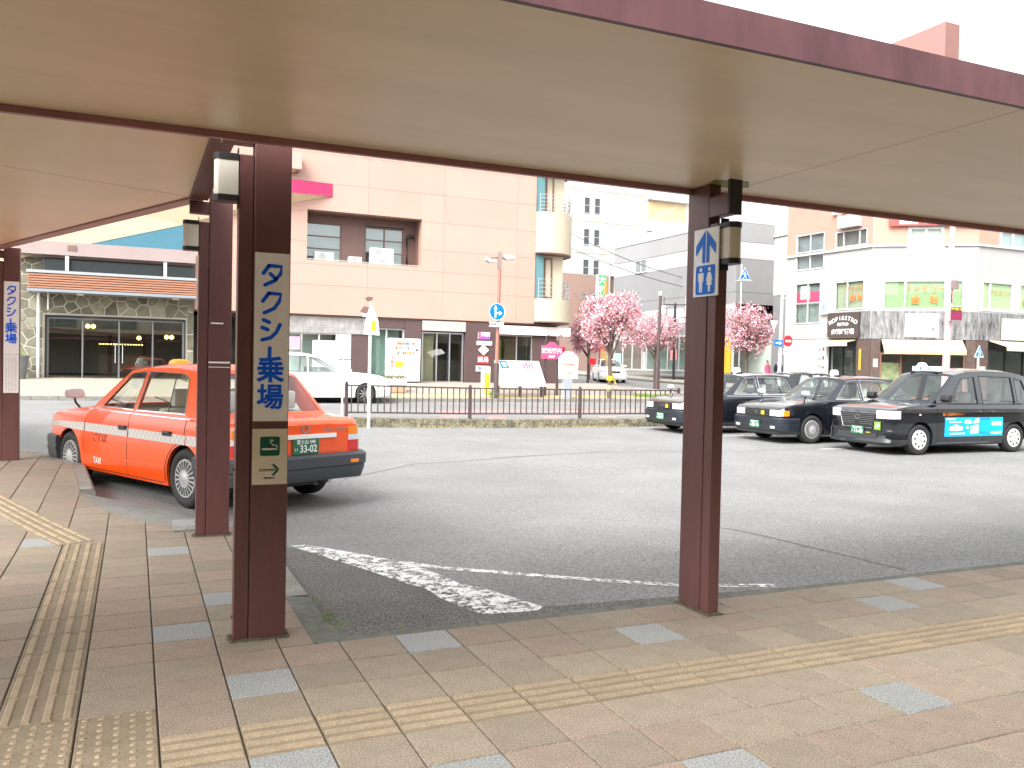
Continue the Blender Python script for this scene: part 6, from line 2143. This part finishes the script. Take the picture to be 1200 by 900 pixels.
# chamfer facet
w2 = [(1.42, 2.84, 6.6, 7.9), (.42, 3.76, 4.22, 5.6)]
facet(FB, LB, 3.0, 7.12, w2, M_siding)
facet(FB, LB, 7.121, 12.0, [w2[0]], mat('salmon_light', (.42, .235, .175), .65, .05, 1))
MB(FB).box(0, 1.35, .0, .10, 7.04, 7.14).build('ledge', M_wframe, cb)
MB(FB).box(2.9, LB, .0, .10, 7.04, 7.14).build('ledge', M_wframe, cb)
window(FB, cb, 1.47, 2.79, 6.65, 7.85, 2, 1, M_wframe, G_win, t=.14)
MB(FB).box(1.45, 2.8, -.14, -.11, 6.62, 7.88).build('blind_or_backing', mat('grey_blind', (.5, .5, .48), .8), cb)
window(FB, cb, .47, 3.71, 4.27, 5.55, 1, 1, M_wframe, G_win, t=.10, splits=[.47, 1.42, 3.0, 3.71] if False else [.47, 1.36, 2.98, 3.71])
MB(FB).box(.45, 3.75, -.13, -.10, 4.25, 5.58).build('blind_or_backing', M_curt, cb)
angB = math.atan2(P2.y - P1.y, P2.x - P1.x)
rB = (PI / 2, 0, angB)
text('ファミリー', .36, mat('brown_print', (.36, .16, .05), .6), FB(2.17, -.02, 5.15), parent=cb, rot=rB, off=.012)
text('歯　科', .38, M_orgp, FB(2.17, -.02, 4.66), parent=cb, rot=rB, off=.016)
mb = MB(FB)
for k in range(28):
    mb.box(.15 * k + .02, .15 * k + .032, .001, .008, 5.62, 6.58)
mb.build('siding_ribs', mat('rib_grey', (.52, .51, .48), .6), cb)
# third facet, facing the square
w3 = [(.25, 2.26, 4.24, 5.58), (2.6, 5, 4.24, 5.58), (1.3, 3.0, 7.1, 7.9), (3.6, 5.6, 7.0, 7.9)]
facet(FC, LC, 3.0, 7.12, w3[:2], M_siding)
facet(FC, LC, 7.121, 12.0, w3[2:], mat('salmon_light', (.66, .36, .26)))
MB(FC).box(0, LC, .0, .10, 7.02, 7.10).build('ledge', M_wframe, cb)
window(FC, cb, .30, 2.21, 4.29, 5.53, 1, 1, M_wframe, G_win, t=.12, splits=[.30, .80, 2.21])
window(FC, cb, 2.65, 4.95, 4.29, 5.53, 2, 1, M_wframe, G_win, t=.12)
window(FC, cb, 1.35, 2.95, 7.12, 7.85, 2, 1, M_wframe, G_win, t=.12)
window(FC, cb, 3.65, 5.55, 7.12, 7.85, 2, 1, M_wframe, G_win, t=.12)
MB(FC).box(.27, 4.98, -.13, -.10, 4.26, 5.56).build('blind_or_backing', mat('lime_blind', (.50, .62, .32), .7, .04, 2), cb)
MB(FC).box(1.32, 5.58, -.14, -.11, 7.02, 7.88).build('blind_or_backing', mat('grey_blue_blind', (.45, .5, .54), .7), cb)
rC = (PI / 2, 0, math.atan2(P3.y - P2.y, P3.x - P2.x))
text('ファミリー', .30, mat('brown_print', (.36, .16, .05)), FC(1.52, -.02, 5.05), parent=cb, rot=rC, off=.012)
text('歯科', .36, M_orgp, FC(3.3, -.02, 4.7), parent=cb, rot=rC, off=.014)
# body behind the facets
MB().prism([tuple(P0 + Vector((.9, -.1))), tuple(P1 + Vector((.9, .45))), tuple(P2 + Vector((.25, .85))), tuple(P3 + Vector((0, .9))), (46, 29.3), (30.54, 29.3)], .1, 11.9, 'z').build('core', M_dark2, cb)
for F_, L_ in FR:
    MB(F_).box(0, L_, -.35, .02, 11.98, 12.1).build('parapet', M_wframe, cb)
# scuffed metal band over the shops, brown piers, awnings, shop windows
facet(FA, LA, 2.95, 4.20, [(0, uA(24.6), 2.9, 4.3)], M_metalb, .12, 'fascia_band', .05)
facet(FB, LB, 2.95, 4.18, [], M_metalb, .12, 'fascia_band', .05)
facet(FC, LC, 2.95, 4.16, [], M_metalb, .12, 'fascia_band', .05)
pier = mat('dark_brick', (.085, .055, .045), .8, .25, 7, .4, 30)
zA = .2
for F_, u0, u1 in ((FA, LA - .75, LA), (FB, 0, .40), (FB, 3.85, LB), (FC, 0, .75)):
    MB(F_).box(u0, u1, -.2, .03, zA, 2.94).build('pier', pier, cb)
MB(FA).box(LA - .58, LA - .48, .031, .06, 1.55, 2.5).build('yellow_plate', mat('ochre_board', (.70, .36, .03), .5), cb)
MB(FB).box(.12, .3, .031, .04, 1.7, 2.05).build('notice', M_white, cb)
MB(FC).box(.25, .6, .031, .04, 1.5, 1.8).build('notice', M_white, cb)
def awning(F_, u0, u1, z0, z1, out, c1, c2):
    MB(F_).add([(u0, .06, z1), (u1, .06, z1), (u1, out, z0 + .18), (u0, out, z0 + .18), (u0, .06, z1 - .03), (u1, .06, z1 - .03), (u1, out - .02, z0 + .17), (u0, out - .02, z0 + .17)], [(0, 1, 2, 3), (4, 5, 6, 7), (0, 3, 7, 4), (1, 2, 6, 5)]).build('awning', c1, cb)
    MB(F_).box(u0, u1, out - .01, out + .01, z0, z0 + .178).build('awning_valance', c2, cb)
awning(FB, .44, 3.72, 2.28, 2.92, .75, M_awn, M_awn2)
awning(FC, .8, 6.5, 2.5, 2.95, .9, M_awn, mat('valance_cream', (.72, .60, .36), .7))
awning(FA, uA(26.3), uA(24.75), 2.62, 2.92, .6, M_awn2, M_awn)
window(FA, cb, uA(26.3), uA(24.75), .35, 2.6, 2, 2, M_black, G_win, t=.05)
window(FB, cb, .42, 3.83, .35, 2.3, 4, 1, mat('brown_door_frame', (.20, .09, .06), .5), G_win, t=.09)
window(FC, cb, .78, 6.5, .35, 2.5, 5, 1, M_black, G_win, t=.08)
MB(FB).box(.45, 1.25, -.12, -.08, .4, 1.9).build('shop_display', mat('display_olive', (.30, .30, .16), .7, .5, 5), cb)
MB(FA).box(uA(28.9), uA(26.4), -.3, -.02, .2, 3.0).build('wall', M_grey2, cb)
MB(FA).box(0, uA(26.3), -.25, .0, .2, 2.96).build('wall', mat('wall_grey_lower', (.50, .49, .46), .6, .05, 1), cb)
MB(FA).box(uA(28.2), uA(27.0), .001, .02, .3, 2.6).build('shutter', M_grayp, cb)
MB(FA).box(LA - .0, LA + .0 + .01, .0, .06, 3, 12).build('corner_trim', M_wframe, cb)
# signs on it
t = placed('bistro_sign', 'dark brown bistro sign with white arched lettering', 'sign', tuple(FA(uA(25.4), .2, 3.1)))
MB(FA).box(uA(26.32), uA(24.50), .06, .16, 3.05, 4.18).build('board', mat('bistro_brown', (.055, .042, .038), .5), t)
for k, ch in enumerate('MOPI&STRO'):
    a = (k - 4) / 4
    text(ch, .27, M_white, FA(uA(25.41) + a * .72, .165, 3.92 - .20 * a * a), parent=t, rot=(PI / 2, a * .35, math.atan2(P1.y - P0.y, P1.x - P0.x)), off=.01)
text('BISTRO', .20, M_white, FA(uA(25.41), .165, 3.63), parent=t, rot=(PI / 2, 0, math.atan2(P1.y - P0.y, P1.x - P0.x)), off=.01)
text('肉料理酒場', .26, M_white, FA(uA(25.41), .165, 3.28), parent=t, rot=(PI / 2, 0, math.atan2(P1.y - P0.y, P1.x - P0.x)), off=.03)
t = placed('blade_sign', 'narrow white vertical dentist sign with blue characters', 'sign', tuple(FA(uA(26.6), .2, 4.3)))
MB(FA).box(uA(26.82), uA(26.38), .02, .14, 4.15, 5.68).build('board', M_white, t)
for k, ch in enumerate('ファミリー歯科'):
    text(ch if ch != 'ー' else '｜', .23, M_blue, FA(uA(26.6), .145, 5.52 - k * .205), parent=t, rot=(PI / 2, 0, math.atan2(P1.y - P0.y, P1.x - P0.x)), off=.014)
t = placed('menu_board', 'tall white menu board with dark pictures beside the bistro window', 'sign', tuple(FA(uA(26.6), .2, 1.2)))
MB(FA).box(uA(26.95), uA(26.4), .02, .10, .9, 2.85).build('board', M_white, t)
mb = MB(FA)
for k in range(4):
    for q in range(2):
        mb.box(uA(26.88) + q * .23, uA(26.88) + q * .23 + .15, .101, .105, 1.15 + k * .42, 1.15 + k * .42 + random.uniform(.08, .2))
mb.build('print', mat('menu_print', (.16, .12, .10), .6), t)
t = placed('phone_sign', 'white and red roof sign with a telephone number', 'sign', tuple(FB(2.2, .3, 8.0)))
MB(FB).box(.58, 4.2, .12, .2, 8.24, 9.4).build('board', M_white, t)
MB(FB).box(.58, 4.2, .13, .205, 7.92, 8.235).build('red_band', mat('band_red', (.72, .06, .05), .5), t)
text('0550-89-0120', .27, M_white, FB(2.75, .21, 8.07), parent=t, rot=rB, off=.012)
MB(FB).box(1.0, 1.75, .206, .21, 8.0, 8.16).build('print', M_signw, t)
text('ファミリー歯科医院', .34, M_darkp, FB(2.4, .21, 8.55), parent=t, rot=rB)
t = placed('blank_sign', 'blank white sign on the scuffed band above the cream awning', 'sign', tuple(FB(2.05, .2, 3.1)))
MB(FB).box(1.38, 2.74, .06, .13, 3.05, 4.08).build('board', M_white, t)
MB(FB).box(2.46, 2.56, .131, .134, 3.32, 3.46).build('print', M_pink, t)
t = placed('shop_sign', 'pale olive shop sign with white lettering at the right edge', 'sign', tuple(FC(2.4, .2, 3.1)))
MB(FC).box(1.5, 3.6, .06, .16, 3.0, 3.95).build('board', mat('olive_sign', (.42, .42, .34), .5, .1, 3), t)
text('LES', .34, M_white, FC(2.5, .165, 3.74), parent=t, rot=rC, off=.012)
text('MARCHE', .34, M_white, FC(2.45, .165, 3.48), parent=t, rot=rC, off=.012)
MB(FC).box(1.8, 3.3, .165, .17, 3.08, 3.26).build('print', M_white, t)

# ------------------------------------------------------------------ poles, traffic signs
def tri_sign(t, cx, cy, cz, s, ang=0):
    F = frame_map(cx, cy, ang)
    MB(F).prism([(-s, -.58 * s), (s, -.58 * s), (0, 1.15 * s)], -.01, .0) if False else None
    mb = MB(F)
    f = lambda k, w_: [(-s * k, w_, -.58 * s * k), (s * k, w_, -.58 * s * k), (0, w_, 1.15 * s * k)]
    mb.add(f(1, 0) + f(1, -.02), [(0, 1, 2), (3, 4, 5), (0, 1, 4, 3), (1, 2, 5, 4), (2, 0, 3, 5)])
    mb.v = [(v[0], v[1], v[2] + cz) for v in mb.v]
    mb.build('plate', M_white, t)
    mb = MB(F)
    mb.add(f(.9, .003), [(0, 1, 2)])
    mb.v = [(v[0], v[1], v[2] + cz) for v in mb.v]
    mb.build('field', M_blue2, t)
    mb = MB(lambda u, w_, z: tuple(Vector(F(u * s, .006, 0)) + Vector((0, 0, cz + z * s))))
    mb.add([(.07 * math.cos(a) * 1.0, 0, .52 + .09 * math.sin(a)) for a in [2 * PI * k / 10 for k in range(10)]], [tuple(range(10))])
    for q in ([(-.12, .40), (.10, .42), (.12, 0), (-.08, 0)], [(-.08, .0), (.02, .0), (-.22, -.45), (-.34, -.45)], [(.0, .0), (.12, 0), (.36, -.45), (.24, -.45)], [(.08, .4), (.12, .3), (.34, .12), (.28, .04)], [(-.1, .4), (-.12, .28), (-.32, .10), (-.36, .18)],
              [(-.75, -.47), (.75, -.47), (.75, -.53), (-.75, -.53)]):
        mb.quad(*[(u, 0, z) for u, z in q])
    mb.build('symbol', M_white, t)


t = placed('crossing_sign', 'blue triangular crossing sign high up beside the frosted lamp', 'sign', (32.6, 35.9, .4))
tri_sign(t, 32.54, 35.92, 6.95, .42)
MB().cyl(.05, (32.35, 36.0, zg(32, 36) + .1), (32.35, 36.0, 7.6), 10).build('pole', M_wframe, t)
MB().tube([(31.9, 35.95, 6.62), (33.1, 35.95, 6.66)], .03, 6).build('arm', M_wframe, t)
t = placed('crossing_sign', 'small blue triangular crossing sign on a white post behind the tall black taxi', 'sign', (30.65, 19.15, .2))
tri_sign(t, 30.62, 19.1, 2.30, .27)
MB().cyl(.045, (30.64, 19.16, zg(30, 19)), (30.64, 19.16, 2.2), 10).build('pole', M_wframe, t)
t = placed('sign_pole', 'tall white pole carrying no entry and one way signs beside the corner building', 'pole', (27.55, 27.06, .3))
MB().tube([(27.5, 27.05, .1), (27.63, 27.1, 5.66)], .095, 12, .07).build('pole', M_wframe, t, smooth=50)
mb = MB().tube([(27.5, 27.0, 5.25), (28.1, 26.7, 5.45)], .024, 6)
mb.tube([(27.5, 27.0, 4.78), (28.1, 26.7, 4.94)], .024, 6)
mb.split('arm', M_grayp, t)
MB().prism([(26.98, 3.78), (27.46, 3.78), (27.22, 3.30)], 27.15, 27.17).build('back_plate', M_wframe, t)
t = placed('no_entry_sign', 'round red no entry sign on the tall white pole', 'sign', (27.84, 26.88, 2.8))
MB().lathe([(.0005, 0), (.265, 0), (.265, .02), (.0005, .02)], 24, (27.84, 26.88, 2.83), 'y').build('disc', M_red, t)
MB().box(27.67, 28.01, 26.872, 26.878, 2.78, 2.88).build('bar', M_white, t)
MB().box(27.58, 28.06, 26.88, 26.90, 2.19, 2.47).build('plate', M_white, t)
text('自転車を除く', .08, M_darkp, (27.82, 26.877, 2.33), parent=t, off=.01)
t = placed('one_way_sign', 'blue one way arrow plate on the tall white pole', 'sign', (27.4, 26.96, 2.7))
MB().box(27.10, 27.56, 26.94, 26.96, 2.58, 2.87).build('plate', M_blue2, t)
MB().quad((27.16, 26.935, 2.69), (27.38, 26.935, 2.69), (27.38, 26.935, 2.63), (27.52, 26.935, 2.725), (27.38, 26.935, 2.82), (27.38, 26.935, 2.76), (27.16, 26.935, 2.76)).build('arrow', M_white, t)
t = placed('board_pole', 'pink painted pole carrying a maroon message board', 'pole', (28.6, 18.95, .1))
MB().tube([(28.56, 18.96, zg(28, 19)), (28.79, 19.0, 8.2)], .15, 12, .10).build('pole', mat('pole_pink', (.66, .34, .36), .5, .06, 2), t, smooth=50)
MB().box(28.36, 28.96, 18.62, 18.72, 3.53, 3.86).build('board', mat('maroon_board', (.22, .01, .06), .4), t)
MB().box(28.33, 28.99, 18.64, 18.74, 3.50, 4.06).build('frame', M_wframe, t)
MB().box(28.36, 28.96, 18.62, 18.72, 3.865, 4.03).build('header', M_darkp, t)
text('歩行者優先', .12, M_yel, (28.66, 18.618, 3.945), parent=t, off=.012)
MB().box(28.58, 28.82, 18.68, 18.84, 4.72, 5.06).build('control_box', mat('box_brown', (.20, .15, .14), .5), t, bevel=.01)
MB().tube([(28.62, 18.8, 4.75), (28.55, 18.78, 4.5), (28.6, 18.8, 4.2)], .02, 6).build('cable', M_black, t)
# two plain lamp posts in the side street
t = placed('street_lamp', 'plain tall brown post standing in front of the pink trees', 'street lamp', (24.8, 33.2, .4))
MB().tube([(24.8, 33.2, .3), (24.95, 33.25, 5.2)], .10, 10, .075).build('post', M_rail, t, smooth=50)
MB().cyl(.17, (24.8, 33.2, .3), (24.81, 33.2, 2.0), 10, .13).build('base_post', M_rail, t, smooth=50)
MB().cyl(.12, (24.95, 33.25, 5.2), (24.95, 33.25, 5.45), 10).build('cap', M_grayp, t)
t = placed('street_lamp', 'dark lantern post with two hanging glass lanterns before the grey building', 'street lamp', (34.0, 45.0, .7))
MB().cyl(.10, (33.9, 44.9, .6), (33.9, 44.9, 5.9), 10, .08).build('post', M_black, t, smooth=50)
MB().tube([(33.2, 45.3, 5.8), (34.7, 44.5, 5.8)], .04, 6).build('arm', M_black, t)
for x, y in ((33.25, 45.28), (34.65, 44.52)):
    MB().tube([(x, y, 5.78), (x, y, 6.3)], .03, 5).build('finial', M_black, t)
    MB().lathe([(.0005, .15), (.16, .1), (.26, .02), (.22, 0), (.22, -.55), (.0005, -.56)], 8, (x, y, 5.6)).build('lantern', M_wframe, t)
    mb = MB()
    for k in range(6):
        a = 2 * PI * k / 6
        mb.tube([(x + .225 * math.cos(a), y + .225 * math.sin(a), 5.6), (x + .225 * math.cos(a), y + .225 * math.sin(a), 5.05)], .014, 4)
    mb.build('lantern_bars', M_black, t)
t = placed('overhead_wires', 'two thin dark overhead wires crossing before the grey building', 'wires', (31.7, 47.3, 9))
for dz, dx in ((0, 0), (-.75, -.8)):
    a, b = Vector((27.6 + dx, 49.1, 10.85 + dz)), Vector((36.2, 45.2, 7.5 + dz * .8))
    MB().tube([a.lerp(b, k / 12) - Vector((0, 0, .35 * math.sin(PI * k / 12))) for k in range(13)], .022, 5).build('wire', M_black, t)

# yellow stake leaning by the small tree
t = placed('stake', 'yellow stake leaning in the bare pavement near the pink trees', 'stake', (25.6, 40.5, .6))
MB().tube([(25.75, 38.9, zg(25, 39)), (25.0, 39.1, 2.3)], .07, 8).build('rod', mat('stake_yellow', (.72, .58, .18), .6), t)


# ------------------------------------------------------------------ blossom trees
def blossom_tree(label, x, y, z, h, crown_z, rx, trunk_r, n, seed, band=False):
    rnd_ = random.Random(seed)
    t = placed('blossom_tree', label, 'tree', (x, y, z), 'pink blossom trees')
    mb = MB()
    top = Vector((x + rnd_.uniform(-.1, .1), y, crown_z))
    mb.tube([(x, y, z - .1), (x + .02, y, z + (crown_z - z) * .5), tuple(top)], trunk_r, 8, trunk_r * .7)
    mb.build('trunk', M_bark, t, smooth=60)
    if band:
        MB().cyl(trunk_r * 1.25, (x, y, z + .75), (x + .01, y, z + .92), 12).build('tape_band', M_yel, t)
        MB().cyl(trunk_r * 1.3, (x, y, z + .30), (x + .01, y, z + .55), 12).build('tape_band', mat('straw_wrap', (.50, .42, .22), .8), t)
    mbl = MB()
    tips = []
    for k in range(9):
        a = 2 * PI * k / 9 + rnd_.uniform(-.3, .3)
        q = rnd_.uniform(.55, .9)
        e = Vector((x + rx * q * math.cos(a), y + rx * q * math.sin(a), crown_z + (h - crown_z) * rnd_.uniform(.45, .95)))
        m = top.lerp(e, .5) + Vector((rnd_.uniform(-.15, .15), rnd_.uniform(-.15, .15), -.08 * h * .3))
        st = Vector((x, y, z + (crown_z - z) * rnd_.uniform(.7, 1)))
        mbl.tube([st, m, e], trunk_r * .42, 5, trunk_r * .1, False)
        tips += [m, e]
        for _ in range(5):
            e2 = m.lerp(e, rnd_.random()) + Vector((rnd_.gauss(0, rx * .28), rnd_.gauss(0, rx * .28), rnd_.uniform(0, (h - crown_z) * .35)))
            mbl.tube([m.lerp(e, .3), e2], trunk_r * .16, 4, trunk_r * .06, False)
            tips.append(e2)
    mbl.build('limbs', M_bark, t)
    mc = MB()
    cz = (crown_z + h) / 2
    hz = (h - crown_z) / 2 * 1.12
    cl = []
    while len(cl) < n // 26:
        if rnd_.random() < .45:
            p = rnd_.choice(tips) + Vector((rnd_.gauss(0, .13 * rx), rnd_.gauss(0, .13 * rx), rnd_.gauss(0, .10 * rx)))
        else:
            d = Vector((rnd_.gauss(0, 1), rnd_.gauss(0, 1), rnd_.gauss(0, 1))).normalized() * rnd_.random() ** .36
            p = Vector((x + d.x * rx, y + d.y * rx, cz + d.z * hz))
        q = Vector(((p.x - x) / (rx * 1.05), (p.y - y) / (rx * 1.05), (p.z - cz) / hz))
        if q.length > 1 + rnd_.uniform(-.12, .14): continue
        if q.z < -.2 and q.xy.length < .35: continue
        cl.append((p, rnd_.random(), rnd_.uniform(.05, .12) * rx))
    for p, tone, sp in cl:
        for _ in range(26):
            c = p + Vector((rnd_.gauss(0, sp), rnd_.gauss(0, sp), rnd_.gauss(0, sp)))
            u = Vector((rnd_.gauss(0, 1), rnd_.gauss(0, 1), rnd_.gauss(0, 1))).normalized()
            v = u.orthogonal().normalized()
            v.rotate(Matrix.Rotation(rnd_.uniform(0, 6.3), 3, u))
            s = rnd_.uniform(.026, .05) * (1 if rx < 2 else 1.35)
            r_ = rnd_.random()
            mc.cur = 0 if r_ < .28 * (1.6 - tone) else (1 if r_ < .62 else (2 if r_ < .93 else 3))
            w_ = u.cross(v)
            mc.add([tuple(c - v * s - w_ * s * .7), tuple(c + v * s - w_ * s * .5), tuple(c + v * s * .8 + w_ * s), tuple(c - v * s * .9 + w_ * s * .8)], [(0, 1, 2, 3)])
    mc.build('crown', M_petal, t, recalc=False)
    return t


blossom_tree('pink blossom tree with yellow taped trunk just behind the railing', 17.75, 24.9 + 1.1, zs(17.8, 26), 4.34, 2.32, 1.38, .10, 7600, 3, True)
blossom_tree('wider pink blossom tree standing at the far side of the street', 32.4, 44.9, zg(32, 46) + .1, 5.0, 2.5, 1.9, .13, 6500, 5)
blossom_tree('smaller pink blossom tree at the left beside the peach building', 23.2, 37.7, zg(23, 38) + .1, 4.3, 2.2, 1.12, .08, 4600, 9)
blossom_tree('pink blossom tree seen to the right of the column with the toilet sign', 30.9, 33.6, zg(31, 34) + .1, 5.0, 2.4, 1.45, .11, 6200, 12)


# ------------------------------------------------------------------ people, mostly hidden behind the cars
def person(label, x, y, h, ang, top, legs, hair, bag=None):
    z = zg(x, y) + .13
    t = thing('person', label, 'person', (x, y, z), ang, 'people on the far pavement')
    s = h / 1.7
    def skinned(name, nodes, edges, mt, lv=2):
        me = bpy.data.meshes.new(name)
        me.from_pydata([Vector(n[0]) * s for n in nodes], edges, [])
        o = bpy.data.objects.new(name, me)
        COL.objects.link(o)
        m = o.modifiers.new('s', 'SKIN')
        for i, n in enumerate(nodes):
            r_ = n[1] if isinstance(n[1], tuple) else (n[1], n[1])
            me.skin_vertices[0].data[i].radius = (r_[0] * s, r_[1] * s)
        me.skin_vertices[0].data[0].use_root = True
        m.use_smooth_shade = True
        m = o.modifiers.new('d', 'SUBSURF')
        m.levels = m.render_levels = lv
        bpy.context.view_layer.update()
        m2 = bpy.data.meshes.new_from_object(o.evaluated_get(bpy.context.evaluated_depsgraph_get()))
        bpy.data.objects.remove(o)
        m2.name = name
        m2.materials.clear()
        m2.materials.append(mt)
        m2.shade_smooth()
        q = bpy.data.objects.new(name, m2)
        COL.objects.link(q)
        q.parent = t
        return q
    body = [((0, 0, .92), (.13, .10)), ((0, 0, 1.10), (.13, .10)), ((0, 0, 1.30), (.15, .11)), ((0, 0, 1.42), (.10, .08)), ((0, 0, 1.49), .05), ((0, 0, 1.56), (.070, .08)), ((0, 0, 1.64), (.072, .085)),
            ((.17, 0, 1.38), .055), ((.23, .02, 1.12), .042), ((.22, -.08, .90), .034), ((.215, -.10, .84), (.03, .02)),
            ((-.17, 0, 1.38), .055), ((-.23, .02, 1.12), .042), ((-.22, -.08, .90), .034), ((-.215, -.10, .84), (.03, .02)),
            ((.09, 0, .84), .085), ((.10, -.06, .48), .058), ((.10, .03, .09), .042), ((.10, -.12, .04), (.04, .03)),
            ((-.09, 0, .84), .085), ((-.10, .04, .48), .058), ((-.10, .12, .09), .042), ((-.10, -.01, .04), (.04, .03))]
    ed = [(0, 1), (1, 2), (2, 3), (3, 4), (4, 5), (5, 6), (2, 7), (7, 8), (8, 9), (9, 10), (2, 11), (11, 12), (12, 13), (13, 14), (0, 15), (15, 16), (16, 17), (17, 18), (0, 19), (19, 20), (20, 21), (21, 22)]
    skinned('body', body, ed, M_skin)
    jk = [((0, 0, .86), (.165, .13)), ((0, 0, 1.10), (.155, .125)), ((0, 0, 1.30), (.17, .13)), ((0, 0, 1.44), (.10, .09)), ((.18, 0, 1.37), .072), ((.235, .02, 1.12), .06), ((.225, -.07, .93), .05), ((-.18, 0, 1.37), .072), ((-.235, .02, 1.12), .06), ((-.225, -.07, .93), .05)]
    skinned('jacket', jk, [(0, 1), (1, 2), (2, 3), (2, 4), (4, 5), (5, 6), (2, 7), (7, 8), (8, 9)], top)
    tr = [((0, 0, .90), (.14, .11)), ((.09, 0, .82), .10), ((.10, -.06, .48), .073), ((.10, .03, .12), .06), ((-.09, 0, .82), .10), ((-.10, .04, .48), .073), ((-.10, .12, .12), .06)]
    skinned('trousers', tr, [(0, 1), (1, 2), (2, 3), (0, 4), (4, 5), (5, 6)], legs)
    hr = [((0, .025, 1.58), (.076, .075)), ((0, .02, 1.68), (.082, .09))]
    skinned('hair', hr, [(0, 1)], hair)
    mb = MB()
    for dx in (-.028, .028):
        mb.lathe([(.0005, -.006), (.010, -.002), (.010, .006)], 8, (dx * s, -.083 * s, 1.615 * s), 'y')
    mb.build('eyes', M_darkp, t)
    mb = MB().prism([(-.012 * s, 1.575 * s), (.012 * s, 1.575 * s), (0, 1.61 * s)], -.105 * s, -.07 * s)
    mb.box(-.022 * s, .022 * s, -.086 * s, -.075 * s, 1.545 * s, 1.552 * s)
    mb.build('nose_and_mouth', mat('skin_rose', (.5, .25, .2), .6), t)
    return t


person('person in a pink jacket walking past the orange door', 32.5, 33.7, 1.66, .3, mat('jacket_pink', (.80, .18, .38), .8), M_darkp, M_hair)
person('person in a dark navy coat beside the person in pink', 33.1, 33.5, 1.72, -.2, mat('coat_navy', (.03, .035, .06), .8), M_darkp, M_hair)
person('person in a pale pink top behind the dark parked car', 34.05, 33.0, 1.64, .9, mat('top_pale_pink', (.80, .50, .54), .8), M_grayp, mat('hair_pink', (.55, .28, .3), .8))
person('person in a white and pink top in front of the bistro window', 29.0, 26.0, 1.60, .6, mat('top_white_pink', (.78, .66, .68), .8), M_darkp, mat('hair_brown', (.16, .06, .05), .7))
